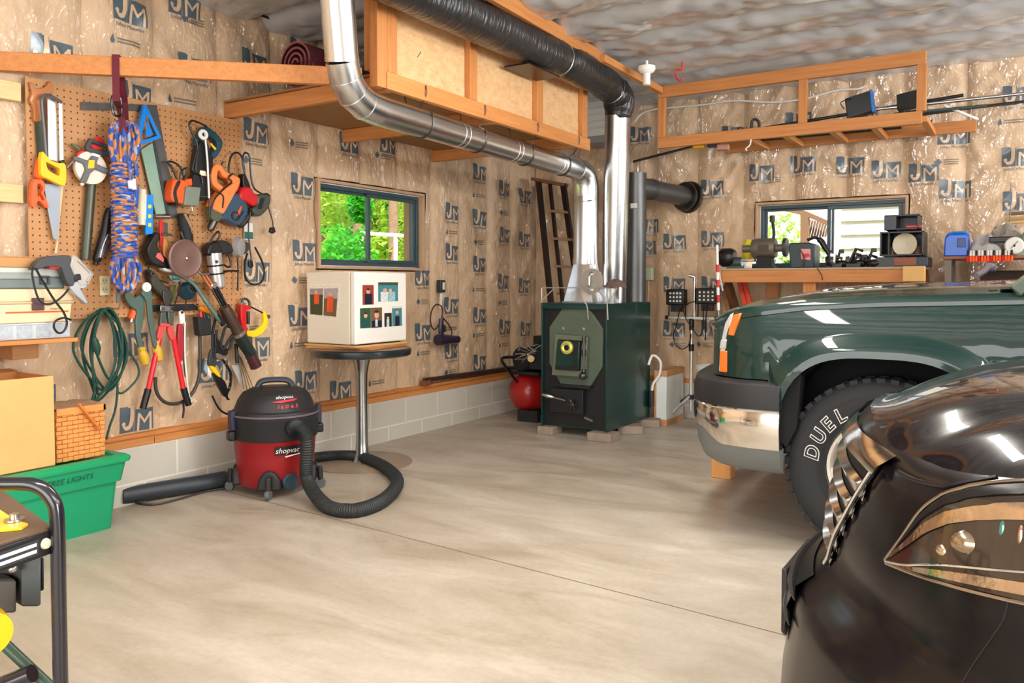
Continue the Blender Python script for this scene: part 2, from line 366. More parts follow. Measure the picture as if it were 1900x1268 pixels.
def window(name, P, w, h, deep):     # P(u, d, v): u along, d towards the room, v up
    def bx(m, u0, u1, d0, d1, v0, v1):
        a, b = P(u0, d0, v0), P(u1, d1, v1); m.box(min(a.x, b.x), max(a.x, b.x), min(a.y, b.y), max(a.y, b.y), a.z, b.z)
    m = MB(); f = .032
    for q in ((0, w, 0, f), (0, w, h - f, h), (0, f, f, h - f), (w - f, w, f, h - f)): bx(m, q[0], q[1], -.07, 0, q[2], q[3])
    fr = struct(m, name, VIN, org=P(w / 2, 0, 0), bev=.003)
    m = MB()
    for q in ((0, w, 0, .005), (0, .005, 0, h), (0, w, h - .005, h)): bx(m, q[0], q[1], .0, .004, q[2], q[3])
    struct(m, 'flange', WVIN, fr)
    for k, (a, b, dd) in enumerate(((f, w * .52, -.055), (w * .48, w - f, -.022))):
        m = MB(); s = .026 if k else .018
        for q in ((a, b, f, f + s), (a, b, h - f - s, h - f), (a, a + s, f + s, h - f - s), (b - s, b, f + s, h - f - s)): bx(m, q[0], q[1], dd - .012, dd + .012, q[2], q[3])
        sa = struct(m, 'sash', VIN, fr, bev=.002)
        m = MB(); bx(m, a + s, b - s, dd - .002, dd + .002, f + s, h - f - s); struct(m, 'pane', GLASS, fr, sm=False)
    m = MB(); t = .02                # timber lining of the opening
    for q in ((-t, w + t, -t, 0), (-t, w + t, h, h + t), (-t, 0, 0, h), (w, w + t, 0, h)): bx(m, q[0], q[1], -.1, deep, q[2], q[3])
    struct(m, 'lining', TRIMW, fr, bev=.002)
window('window_1', lambda u, d, v: V((-.06 + d, W1[0] + u, W1[2] + v)), W1[1] - W1[0], W1[3] - W1[2], .05)
window('window_2', lambda u, d, v: V((W2[0] + u, YB + .06 - d, W2[2] + v)), W2[1] - W2[0], W2[3] - W2[2], .085)
# ================================================================= ceiling
FOIL = mat('foil_film', (190, 189, 188), .3, coat=.8, bump=.6, bs=6, stretch=(1.1, 2.4, 1), metal=.12, cr=.08)
SEAMS = [-3, -2.4, -1.8, -1.2, -.6, 0, .6, 1.2, 1.8, 2.4, 3.0, 3.55, 4.07, 4.6, 5.14, 5.66, 6.2, 6.72, 7.3]
def hC(x, y):
    y += .03 * noise.noise(V((x * .9, 2, y * .5))) + .012 * noise.noise(V((x * 4, 7, y)))
    for i in range(len(SEAMS) - 1):
        if SEAMS[i] <= y < SEAMS[i + 1]: s = (y - SEAMS[i]) / (SEAMS[i + 1] - SEAMS[i]); break
    else: s = 0
    p = 1 - abs(2 * s - 1) ** 4
    return -.085 * p - noise.noise(V((x * 1.5, y * 2, 5))) * .02 - abs(noise.noise(V((x * 4 + y * 5, y * 5 - x * 1.5, 8)))) * .035 + .012 - abs(noise.noise(V((x * 7 - y * 6, y * 6, 3)))) * .02
m = MB(); m.grid(lambda u, v: V((u, v, ZC + .03 + hC(u, v))), steps(-.1, X1, .035), steps(Y0, YB + .05, .025))
m2 = MB(); m2.box(-.3, X1 + .2, Y0 - .2, YB + .3, ZC + .12, ZC + .2)
ce = struct(m2, 'ceiling', SHE, org=(0, 0, ZC), sm=False); struct(m, 'foil_batts', FOIL, ce, fix=False)
# ================================================================= floor
CONC = mat('concrete', (178, 168, 152), .5, coat=.05)
N, L, B = nodes(CONC)
tc = N.new('ShaderNodeTexCoord')
def nz(scale, det, st=(1, 1, 1), dist=0.):
    mp = N.new('ShaderNodeMapping'); mp.inputs['Scale'].default_value = st; mp.inputs['Rotation'].default_value = (0, 0, R(-12)); L.new(tc.outputs['Object'], mp.inputs[0])
    n = N.new('ShaderNodeTexNoise'); n.inputs['Scale'].default_value = scale; n.inputs['Detail'].default_value = det; n.inputs['Roughness'].default_value = .62; n.inputs['Distortion'].default_value = dist; L.new(mp.outputs[0], n.inputs['Vector']); return n.outputs[0]
def ramp(src, c0, c1, p0, p1):
    r = N.new('ShaderNodeValToRGB'); r.color_ramp.elements[0].position = p0; r.color_ramp.elements[1].position = p1; r.color_ramp.elements[0].color = c0; r.color_ramp.elements[1].color = c1; L.new(src, r.inputs[0]); return r.outputs[0]
def mixc(a, b, fac, mode='MIX'):
    x = N.new('ShaderNodeMix'); x.data_type = 'RGBA'; x.blend_type = mode
    if isinstance(fac, float): x.inputs[0].default_value = fac
    else: L.new(fac, x.inputs[0])
    for s, i in ((a, 6), (b, 7)):
        if isinstance(s, tuple): x.inputs[i].default_value = s
        else: L.new(s, x.inputs[i])
    return x.outputs[2]
big = ramp(nz(.55, 5, (1, 1, 1), .4), lin((172, 158, 140)), lin((196, 186, 172)), .3, .7)
mid = ramp(nz(2.2, 8, (.5, 1.4, 1), .8), lin((150, 135, 114)), lin((212, 204, 192)), .32, .72)
fin = ramp(nz(40, 6), (.8, .8, .8, 1), (1, 1, 1, 1), .3, .6)
col = mixc(mixc(big, mid, .62), fin, .5, 'MULTIPLY')
spv = N.new('ShaderNodeSeparateXYZ'); L.new(tc.outputs['Object'], spv.inputs[0])
def mth(op, a, b=None):
    x = N.new('ShaderNodeMath'); x.operation = op
    for i, s in enumerate((a, b)):
        if s is None: continue
        if isinstance(s, (int, float)): x.inputs[i].default_value = s
        else: L.new(s, x.inputs[i])
    return x.outputs[0]
jt = mth('LESS_THAN', mth('ABSOLUTE', mth('SUBTRACT', mth('ADD', spv.outputs[1], mth('MULTIPLY', spv.outputs[0], .075)), 3.06)), .0035)
col = mixc(col, lin((108, 94, 78)), jt)
st_ = ramp(nz(1.1, 7, (1, 1, 1), 1.2), (0, 0, 0, 1), (1, 1, 1, 1), .62, .72)      # darker oil stains with shapes of their own
col = mixc(col, lin((150, 134, 112)), mth('MULTIPLY', st_, .7))
L.new(col, B.inputs['Base Color'])
L.new(ramp(nz(3, 5), (.3, .3, .3, 1), (.6, .6, .6, 1), .3, .7), B.inputs['Roughness'])
bp = N.new('ShaderNodeBump'); bp.inputs['Strength'].default_value = .12; bp.inputs['Distance'].default_value = .01; L.new(nz(25, 6), bp.inputs['Height']); L.new(bp.outputs[0], B.inputs['Normal'])
m = MB(); m.box(-.05, X1 + .3, Y0 - .3, YB + .1, -.12, 0); struct(m, 'floor', CONC, org=(0, 0, 0), sm=False)
# ================================================================= door side and rear walls (behind the vehicles)
PLY = mat('plain_wall', (196, 176, 150), .7)
m = MB()
for a, b, c, d in ((Y0, .35, 0, ZC), (6.4, YB + .2, 0, ZC), (.35, 6.4, 2.35, ZC)): m.box(X1, X1 + .15, a, b, c, d)
struct(m, 'wall_right', PLY, org=(X1, 2, 0), sm=False)
m = MB()
for a, b, c, d in ((-.2, 1.2, 0, ZC), (6.6, X1 + .15, 0, ZC), (1.2, 6.6, 2.35, ZC)): m.box(a, b, Y0 - .15, Y0, c, d)  # wide opening added in this unseen wall to let fill light in
struct(m, 'wall_front', PLY, org=(4, Y0, 0), sm=False)
# ================================================================= storage loft over the tool wall
LX = 1.30; LY0, LY1 = 3.22, 5.56; LZ = 2.215
OSB = mat('strand_board', (206, 156, 104), .7, c2=(226, 186, 138), vs=20, bump=.15, bs=70, stretch=(1, 1, 1.6))
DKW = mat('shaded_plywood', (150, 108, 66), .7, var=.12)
lf = thing('storage_loft', 'boxed pine storage loft hung under the ceiling above the tool wall', 'loft', (LX / 2, LY0, LZ))
m = MB(); m.box(LX - .02, LX + .02, LY0, LY1, LZ, LZ + .09); build(m, 'bottom_rail', WY, lf, bev=.003)
m = MB(); m.box(LX - .035, LX - .022, LY0 + .02, LY1 - .1, LZ + .02, 2.74); build(m, 'side_panel', OSB, lf)
m = MB(); m.box(LX - .02, LX + .02, LY0, LY1, 2.66, 2.74); build(m, 'top_rail', WY, lf, bev=.003)
for y in (LY0 + .02, 3.98, 4.77, LY1 - .12):
    m = MB(); m.box(LX - .02, LX + .02, y, y + .075, LZ + .09, 2.66); build(m, 'post', WZ, lf, bev=.003)
m = MB(); m.box(LX - .035, LX + .02, LY0 - .06, LY0 + .018, LZ, 2.80); build(m, 'corner_post', WZ, lf, bev=.003)
m = MB(); m.box(LX - .10, LX - .06, LY0 - .03, LY0 + .02, LZ + .1, 2.80); build(m, 'corner_post', WZ, lf, bev=.003)
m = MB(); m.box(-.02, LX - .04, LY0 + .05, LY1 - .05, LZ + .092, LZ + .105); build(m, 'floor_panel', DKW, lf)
for y in (LY0 + .06, 4.28, 5.34):
    m = MB(); m.box(-.04, LX - .025, y, y + .04, LZ, LZ + .09); build(m, 'joist', WX, lf, bev=.003)
m = MB(); m.beam(V((-.02, 1.98, LZ + .045)), V((LX - .06, LY0 - .09, LZ + .045)), .04, .09); build(m, 'brace', WX, lf, bev=.003)
m = MB(); m.beam(PZ(840, -55, 2.83), PZ(1117, 110, 2.83), .04, .09); build(m, 'ceiling_rail', WY, lf, bev=.003)
m = MB(); m.beam(PZ(1118, 108, 2.74), PZ(1226, 168, 2.74), .04, .05); build(m, 'ceiling_rail', WY, lf, bev=.003)
m = MB()
for py_, z in ((3.34, 2.45), (3.34, 2.35), (3.55, 2.47), (4.09, 2.5), (4.09, 2.38), (4.88, 2.5), (4.88, 2.36)):
    a = V((LX + .0, py_, z)); 
    m.beam(V((LX - .021, py_ - .02, z - .02)), V((LX - .021, py_ + .015, z + .02)), .003, .003, (1, 0, 0))
build(m, 'staple', DST, lf)
# wall battens beside the pegboard
for py0 in (165, 357):
    a = PX(0, py0, .0); m = MB(); m.box(-.03, .012, 1.2, 2.07, a.z - .045, a.z + .045); struct(m, 'trim_%d' % (1 if py0 == 165 else 2), wood('raw_pine', (206, 176, 122), (224, 198, 146)), bev=.003)
# rolled rug and folded sacks up in the loft
MAR = mat('maroon_cloth', (92, 34, 42), .85, var=.2, vs=30, bump=.2); MAR2 = mat('maroon_edge', (126, 66, 66), .85)
c = PX(603, 98, .62); c.z = LZ + .105 + .135
m = MB(); n = 4 * 44; sp = []
for i in range(n):
    a = 2 * math.pi * i / 44; r = .02 + .031 * i / 44; sp.append((r * math.cos(a), r * math.sin(a)))
q = [V((c.x + x, LY0 + .04, c.z + z)) for x, z in sp]
for i in range(n - 1):
    a, b = q[i], q[i + 1]; w_ = (V((c.x, a.y, c.z)) - a).normalized() * .012
    m.mi(1 if i % 44 < 22 else 0); w2 = (V((c.x, b.y, c.z)) - b).normalized() * .012
    m.add([a, b, b + w2, a + w_], [(0, 1, 2, 3)]); e = V((0, .9, 0)); m.mi(0); m.add([a, b, b + e, a + e], [(0, 1, 2, 3)])
build(m, 'rolled_rug', [MAR, MAR2], label='rolled maroon rug lying on the loft behind the silver duct', cat='rug')
BAGM = mat('sack_black', (30, 30, 34), .5, c2=(210, 210, 212), vs=14)
m = MB(); p0 = PX(664, 118, 1.06)
m.grid(lambda u, v: V((p0.x - .1 + .2 * u + .02 * math.sin(9 * v), LY0 + .12 + .3 * v, LZ + .107 + .17 * math.sin(math.pi * min(1, max(0, u))) ** .5 * (1 - .3 * abs(v - .5)) + .02 * math.sin(13 * u + 7 * v))), [i / 10 for i in range(11)], [i / 10 for i in range(11)])
build(m, 'folded_tarp', BAGM, label='crumpled black and white tarp on the loft beside the corner post', cat='tarp', fix=False)
m = MB(); m.tube(cr([PX(x, y, .03) for x, y in ((425, -10), (450, 12), (500, 34), (545, 46), (590, 62), (640, 66))]), .008, 8)
build(m, 'cable', BLK, label='black cable sagging along the top of the insulated wall', cat='cable')
# ================================================================= ducts
GALV = mat('galvanised', (212, 214, 216), .26, 1., bump=.03, bs=8, var=.06, vs=5)
def pipe(mb, pts, r, n=28, bands=()):
    mb.tube(pts, r, n)
def arc(c, a, b, n=8):           # quarter bend from a to b with corner c
    a, b, c = V(a), V(b), V(c); return [a * (1 - t) ** 2 + c * 2 * t * (1 - t) + b * t * t for t in [i / n for i in range(n + 1)]]
PA_X = 1.13; PA_Y = 5.86; PA_Z = 2.11
d1 = thing('duct', 'bright silver round duct running under the loft down to the furnace', 'duct', (PA_X, PA_Y, 1.06))
def pax(y): return 1.285 + (PA_X - 1.285) * (y - 3.1) / (PA_Y - .15 - 3.1)
bot = PX(641, 188, 1.285); PZ0 = bot.z
def paz(y): return PZ0 + (PA_Z - PZ0) * (y - 3.1) / (PA_Y - .15 - 3.1)
top = PX(624, -14, 1.36); dv = (top - bot).normalized()
e1 = V((pax(3.19), 3.19, paz(3.19))); e2 = V((pax(PA_Y - .15), PA_Y - .15, PA_Z)); hd_ = (e2 - e1).normalized()
up0 = bot + dv * .19
m = MB(); m.tube([top + dv * .13, up0], .081, 28)
for t in (.0, .012): m.tube([up0 + dv * (t), up0 + dv * (t + .006)], .084, 28)
build(m, 'riser_pipe', GALV, d1)
m = MB(); aa = arc(bot, up0, e1 + hd_ * .02, 4); m.tube(aa, .081, 28)
for i in (1, 2, 3):
    t = (aa[i + 1] - aa[i - 1]).normalized(); m.tube([aa[i] - t * .004, aa[i] + t * .004], .0835, 28)
build(m, 'elbow', GALV, d1, ang=25)
m = MB(); m.tube([e1, e2], .080, 28)
def pp(y, dy=0): return V((pax(y + dy), y + dy, paz(y + dy)))
for y in (3.95, 4.62, 5.33): m.tube([pp(y), pp(y, .012)], .0825, 28); m.tube([pp(y, .05), pp(y, .056)], .0825, 28)
build(m, 'horizontal_pipe', GALV, d1)
m = MB(); ab = arc((PA_X, PA_Y + .02, PA_Z + .01), (PA_X, PA_Y - .16, PA_Z), (PA_X, PA_Y + .01, PA_Z - .2), 5); m.tube(ab, [.083, .09, .1, .104, .104, .103], 28)
build(m, 'elbow', GALV, d1, ang=25)
m = MB(); m.tube([V((PA_X, PA_Y + .01, PA_Z - .2)), V((PA_X, PA_Y, 1.36))], .1015, 32)
m.tube([V((PA_X, PA_Y + .01, PA_Z - .225)), V((PA_X, PA_Y, PA_Z - .205))], .105, 32); m.tube([V((PA_X, PA_Y, 1.36)), V((PA_X, PA_Y, 1.40))], .105, 32)
build(m, 'drop_pipe', GALV, d1)
m = MB(); n = 24; ro = [V((PA_X + .101 * math.cos(2 * math.pi * i / n), PA_Y + .101 * math.sin(2 * math.pi * i / n), 1.36)) for i in range(n)]
def sq(a, h): 
    c_, s_ = math.cos(a), math.sin(a); k = h / max(abs(c_), abs(s_)); return c_ * k, s_ * k
rb = [V((PA_X + sq(2 * math.pi * i / n, .13)[0], PA_Y + sq(2 * math.pi * i / n, .13)[1], 1.06)) for i in range(n)]
m.add(ro + rb, [(i, (i + 1) % n, n + (i + 1) % n, n + i) for i in range(n)])
m.box(PA_X - .14, PA_X + .14, PA_Y - .14, PA_Y + .14, 1.053, 1.064)
build(m, 'square_boot', GALV, d1, ang=30)
pc = PY(1098, 522, 5.70)
m = MB(); m.lathe([(.001, .0), (.096, .0), (.1, .006), (.1, .014), (.001, .016)], pc + V((0, .01, 0)), (0, -1, 0), 32)
dk = build(m, 'damper_cover', mat('dull_zinc', (176, 170, 162), .45, .7, var=.06), d1)
m = MB(); m.tube(cr([pc + V((0, -.0, .055)), pc + V((0, -.035, .045)), pc + V((0, -.04, 0)), pc + V((0, -.035, -.045)), pc + V((0, .0, -.055))], 4), .0085, 8)
for s in (-.062, .062): m.box(pc.x - .016, pc.x + .016, pc.y - .008, pc.y - .002, pc.z + s - .012, pc.z + s + .012)
build(m, 'handle', CHR, dk)
# wire hangers
for i, (px_, y) in enumerate(((735, 3.60), (835, 4.18), (935, 4.82), (1015, 5.42))):
    m = MB(); pts = [V((LX + .024, y - .05, LZ + .08)), V((LX + .026, y - .05, LZ + .03)), V((LX - .03, y - .03, paz(y) + .07))]
    pts += [V((pax(y) + .0835 * math.cos(a), y + .0, paz(y) + .0835 * math.sin(a))) for a in [R(40 - 20 * k) for k in range(12)]] + [V((pax(y) - .1, y - .02, LZ + .02)), V((pax(y) - .11, y - .03, LZ + .088))]
    m.tube(cr(pts, 3), .0035, 6); 
    o = build(m, 'hanger_wire', DST, cat='wire', group=None, label=['bent hanger wire around the duct closest to the loft corner post', 'second hanger wire from the corner post around the duct', 'third hanger wire from the corner post around the duct', 'hanger wire around the duct next to its furnace elbow'][i])
# second riser, feeding the wrapped flexible duct
PB_X, PB_Y = 1.29, 6.05
FLEX = mat('black_film', (34, 34, 36), .3, coat=.4, cr=.15)
d2 = thing('duct', 'tall straight silver duct rising from the furnace to the black wrapped duct', 'duct', (PB_X, PB_Y, 1.06))
tb = V((1.40, 5.88, 2.53))
m = MB(); b0 = V((PB_X, PB_Y, 1.054)); m.tube([b0, tb], .1015, 32); build(m, 'riser_pipe', GALV, d2)
for t in (.03, .44, .79):
    p = b0.lerp(tb, t); m = MB(); m.tube([p, p + (tb - b0).normalized() * .014], .1045, 32); build(m, 'joint_band', GALV, d2)
fx = cr([V((LX + .15, 2.2, 2.70)), V((LX + .16, 2.8, 2.70)), V((LX + .17, 3.4, 2.695)), V((LX + .17, 4.0, 2.70)), V((LX + .17, 4.6, 2.71)), V((LX + .16, 5.15, 2.715)), V((LX + .12, 5.62, 2.715)), V((tb.x + .02, 5.84, 2.66)), V((tb.x, tb.y, 2.51))], 14)
PINCH = [.55, .80]
fx = [p for p in fx]
def flexr(t, an, k): 
    r = .116 + .010 * noise.noise(V((t * 14, math.cos(an) * 1.3, math.sin(an) * 1.3))) + .006 * abs(noise.noise(V((t * 60, math.cos(an) * 2 + t * 20, math.sin(an) * 2))))
    for q in PINCH: r -= .018 * math.exp(-((t - q) / .012) ** 2)
    if t > .93: r -= (t - .93) / .07 * .022
    return r
m = MB(); P = []; n = 36; kk = len(fx)
for i in range(kk):
    t = (fx[min(i + 1, kk - 1)] - fx[max(i - 1, 0)]).normalized(); u = t.cross(V((1, .2, 0))).normalized(); w_ = t.cross(u)
    for j in range(n):
        a = 2 * math.pi * j / n; P.append(fx[i] + (u * math.cos(a) + w_ * math.sin(a)) * flexr(i / (kk - 1), a, i))
m.add(P, [(i * n + j, i * n + (j + 1) % n, (i + 1) * n + (j + 1) % n, (i + 1) * n + j) for i in range(kk - 1) for j in range(n)])
FN, FL_, FB = nodes(FLEX)
ft = FN.new('ShaderNodeTexCoord'); fm = FN.new('ShaderNodeMapping'); fm.inputs['Scale'].default_value = (3, 22, 3); fm.inputs['Rotation'].default_value = (R(-14), 0, R(18)); fn_ = FN.new('ShaderNodeTexNoise'); fn_.inputs['Scale'].default_value = 2.2; fn_.inputs['Detail'].default_value = 4
FL_.new(ft.outputs['Object'], fm.inputs[0]); FL_.new(fm.outputs[0], fn_.inputs['Vector']); fb = FN.new('ShaderNodeBump'); fb.inputs['Strength'].default_value = .8; fb.inputs['Distance'].default_value = .02; FL_.new(fn_.outputs[0], fb.inputs['Height']); FL_.new(fb.outputs[0], FB.inputs['Normal']); FL_.new(fb.outputs[0], FB.inputs['Coat Normal'])
fd = build(m, 'flexible_duct', FLEX, label='fat black film wrapped flexible duct slung along the loft', cat='duct', fix=False, org=(LX + .1, 4, 2.5))
def band(t):
    i = int(t * (kk - 1)); d = (fx[i + 1] - fx[i]).normalized(); u = d.cross(V((1, .2, 0))).normalized(); w_ = d.cross(u); r = .112
    return [fx[i] + (u * math.cos(a) + w_ * math.sin(a)) * r for a in [2 * math.pi * k / 28 for k in range(28)]]
m = MB(); m.tube(band(.55), .004, 6, True); m.tube(band(.80), .004, 6, True); build(m, 'tie_wire', STL, fd)
m = MB(); 
for y in (4.55,): m.box(LX + .022, LX + .20, y - .2, y + .2, 2.572, 2.582)
BLKP = mat('black_sheet', (20, 20, 22), .3)
build(m, 'support_plate', BLKP, fd)
# smoke flue
FLU = mat('flue_grey', (98, 98, 98), .42, .75, var=.12, vs=5)
fl = thing('flue_pipe', 'dull grey stove flue rising behind the furnace and turning into the far wall', 'flue pipe', (1.40, 6.33, 1.06))
FX, FY, FZ = 1.365, 6.32, 2.02
m = MB(); m.tube([V((FX, FY, 1.054)), V((FX, FY, FZ + .11))], .088, 28); build(m, 'vertical_pipe', FLU, fl)
h0 = V((FX, FY, FZ)); h1 = V((1.62, 7.06, 1.97))
m = MB(); m.tube([h0, h1], .085, 28); dh = (h1 - h0).normalized()
for t in (.2, .23, .26): m.tube([h0.lerp(h1, t), h0.lerp(h1, t) + dh * .008], .0885, 28)
build(m, 'horizontal_pipe', FLU, fl)
m = MB(); p = h1 - dh * .16; m.lathe([(.086, 0), (.128, .0), (.128, .03), (.1, .035)], p, dh, 32); m.lathe([(.128, .06), (.142, .065), (.142, .08), (.087, .08)], p, dh, 32); build(m, 'thimble_ring', DST, fl)
m = MB(); q = PY(1106 + 64, 333, 6.2); m.box(FX - .004, FX + .05, FY - .1, FY - .09, 1.83, 1.87); build(m, 'paper_tag', WHT, fl)
# ================================================================= furnace
SX0, SX1, SY0, SY1, SZ0, SZ1 = .884, 1.459, 5.57, 6.42, .067, 1.052
FGR = mat('furnace_green', (8, 52, 48), .3, coat=.25, bump=.02, bs=6); FDK = mat('furnace_black', (28, 28, 30), .45); FFR = mat('furnace_front', (84, 96, 82), .5, var=.1); FRM = mat('cast_frame', (112, 118, 100), .5, .4, var=.1)
st = thing('furnace', 'dark green cabinet wood furnace with an octagonal cast front raised on bricks', 'furnace', (1.17, 6.0, SZ0))
m = MB(); t = .012
m.box(SX0, SX0 + t, SY0, SY1, SZ0, SZ1); m.box(SX1 - t, SX1, SY0, SY1, SZ0, SZ1); m.box(SX0 + t, SX1 - t, SY1 - t, SY1, SZ0, SZ1); m.box(SX0 + t, SX1 - t, SY0, SY1 - t, SZ1 - t, SZ1); m.box(SX0 + t, SX1 - t, SY0 + .05, SY1 - t, SZ0, SZ0 + t)
build(m, 'cabinet', FGR, st, bev=.002)
m = MB(); m.box(SX0 + t, SX1 - t, SY0 + .05, SY0 + .06, SZ0 + t, SZ1 - t); build(m, 'recess_panel', FDK, st)
m = MB(); m.box(SX0 + t, SX1 - t, SY0 - .002, SY0 + .05, SZ1 - .045, SZ1 - t); build(m, 'top_lip', FGR, st, bev=.002)
def fp(px, py, y): return PY(px, py, y)
octp = [(1048, 572), (1100, 572), (1124, 610), (1124, 680), (1098, 726), (1046, 726), (1014, 690), (1013, 615)]
cx_ = (SX0 + SX1) / 2 + .01; oc = [(-.11, .43), (.11, .43), (.235, .27), (.235, -.02), (.12, -.2), (-.12, -.2), (-.235, -.02), (-.235, .27)]
m = MB(); m.prism([V((cx_ + a, SY0 + .02, .59 + b)) for a, b in oc], V((0, .035, 0))); build(m, 'cast_front', FFR, st, bev=.006)
DZ = SZ0 + .58; dcx = cx_ - .035
m = MB(); m.ring([V((dcx + a, SY0 + .02, DZ + b)) for a, b in ((-.15, -.165), (.15, -.165), (.165, .15), (-.12, .165))], [V((dcx + a, SY0 + .02, DZ + b)) for a, b in ((-.115, -.115), (.105, -.115), (.115, .115), (-.09, .12))], V((0, -.05, 0))); build(m, 'door_frame', FRM, st, bev=.005)
m = MB(); m.prism([V((dcx + a, SY0 - .005, DZ + b)) for a, b in ((-.11, -.11), (.10, -.11), (.11, .11), (-.088, .115))], V((0, -.045, 0)))
dr = build(m, 'fire_door', FGR, st, bev=.006)
m = MB(); m.prism([V((dcx + a, SY0 - .05, DZ + b)) for a, b in ((-.105, -.11), (.095, -.11), (.095, -.085), (-.1, -.085))], V((0, -.006, 0))); m.prism([V((dcx + a, SY0 - .05, DZ + b)) for a, b in ((.05, -.1), (.092, -.1), (.102, .1), (.06, .1))], V((0, -.003, 0))); build(m, 'door_plate', FDK, dr, bev=.002)
sc_ = V((dcx + .005, SY0 - .05, DZ + .062)); m = MB(); m.lathe([(.022, 0), (.05, 0), (.054, .01), (.05, .022), (.036, .026), (.022, .02)], sc_, (0, -1, 0), 22, cap=False); build(m, 'sight_ring', mat('brass_ring', (214, 206, 110), .35, .5), dr)
m = MB(); m.lathe([(.001, 0), (.024, 0), (.024, .014), (.001, .016)], sc_, (0, -1, 0), 18); build(m, 'sight_glass', BLK, dr)
m = MB(); m.tube([V((dcx + .142, SY0 - .04, DZ + .16)), V((dcx + .142, SY0 - .04, DZ - .17))], .008, 8)
for z in (-.15, .0, .1): m.tube([V((dcx + .142, SY0 - .04, DZ + z)), V((dcx + .142, SY0 - .04, DZ + z + .05))], .017, 12)
m.ball(V((dcx + .142, SY0 - .06, DZ - .15)), .03); build(m, 'hinge', DST, st)
for s in (-.075, .105):
    m = MB(); m.lathe([(.004, 0), (.014, 0), (.014, .008), (.004, .01)], V((dcx + s, SY0 + .022, DZ + .205)), (0, -1, 0), 12); build(m, 'bolt', STL, st)
m = MB(); m.box(cx_ - .15, cx_ + .15, SY0 - .02, SY0 + .05, SZ0 + .335, SZ0 + .348); build(m, 'ash_shelf', FDK, st, bev=.003)
m = MB(); m.box(cx_ - .215, cx_ + .08, SY0 - .004, SY0 + .04, SZ0 + .12, SZ0 + .31); ad_ = build(m, 'ash_door', FDK, st, bev=.004)
hp = V((cx_ - .06, SY0 - .03, SZ0 + .225)); m = MB(); m.lathe([(.006, 0), (.015, .02), (.019, .06), (.012, .1), (.004, .105)], hp + V((-.1, 0, .015)), (-.9, -.2, .2), 14); m.tube([hp, hp + V((-.1, 0, .015))], .007, 8); build(m, 'handle', STL, ad_)
m = MB(); 
for k in range(6): a = math.pi / 3 * k; m.tube([hp + V((.06, .01, -.03)), hp + V((.06 + .045 * math.cos(a), 0, -.03 + .045 * math.sin(a)))], .006, 6)
m.lathe([(.01, 0), (.02, .01), (.001, .014)], hp + V((.06, .0, -.03)), (0, -1, 0), 14); build(m, 'draft_wheel', DST, ad_)
m = MB(); m.beam(hp + V((.17, .0, -.12)), hp + V((.24, 0, -.14)), .02, .012); build(m, 'latch', FRM, st)
BRK = mat('grey_brick', (150, 134, 118), .85, var=.14, vs=20, bump=.3)
bl = ['worn grey brick under the ladder-side front corner of the furnace', 'worn grey brick under the truck-side front corner of the furnace', 'worn brick under the middle of the green furnace side', 'worn brick under the rear of the green furnace side', 'worn brick under the hidden rear corner of the furnace']
for i, (x, y, rz, l) in enumerate(((.93, 5.63, 0, .14), (1.42, 5.60, 0, .2), (1.46, 6.0, .5, .2), (1.47, 6.36, .3, .2), (.95, 6.33, 0, .2))):
    m = MB(); c_, s_ = math.cos(rz), math.sin(rz); m.obox(V((x, y, .0325)), V((c_ * l / 2, s_ * l / 2, 0)), V((-s_ * .08, c_ * .08, 0)), V((0, 0, .0325)))
    build(m, 'brick', BRK, bev=.005, label=bl[i], cat='brick')
# wire rack on the furnace with a cap on it
WIRE = mat('pale_wire', (196, 192, 184), .4, .6)
m = MB()
def wr(pts, r=.0045): m.tube(cr(pts, 4), r, 6)
zr = 1.172
wr([V((.86, 5.62, zr)), V((1.52, 5.62, zr))]); wr([V((.98, 5.62, zr)), V((.88, 5.56, 1.056))]); wr([V((1.34, 5.62, zr)), V((1.44, 5.54, zr - .06)), V((1.47, 5.545, zr - .09)), V((1.475, 5.56, .93))]); wr([V((1.2, 5.62, zr)), V((1.28, 5.52, 1.075)), V((1.31, 5.53, 1.04)), V((1.315, 5.55, .93))])
wr([V((.86, 5.62, zr)), V((.86, 5.62, 1.056))]); wr([V((1.52, 5.62, zr)), V((1.455, 5.62, 1.056))]); wr([V((1.22, 5.62, zr - .004)), V((1.40, 5.62, zr - .004))])
build(m, 'wire_rack', WIRE, label='thin pale wire drying rack standing on the furnace top', cat='rack')
m = MB(); hc = PY(1141, 540, 5.66); hc.z = zr + .005; m.grid(lambda u, v: hc + V((.085 * math.sin(v) * math.cos(u), .06 * math.sin(v) * math.sin(u), .058 * math.cos(v) + .006 * math.sin(5 * u))), [2 * math.pi * i / 20 for i in range(21)], [math.pi / 2 * i / 7 for i in range(8)]); m.lathe([(.0, 0), (.092, 0), (.092, .012), (.08, .016)], hc, (0, 0, 1), 20, sy=.75)
build(m, 'knit_cap', mat('taupe_knit', (104, 84, 76), .9, bump=.5, bs=40), label='rumpled taupe knit cap lying on the wire rack', cat='hat', fix=False)
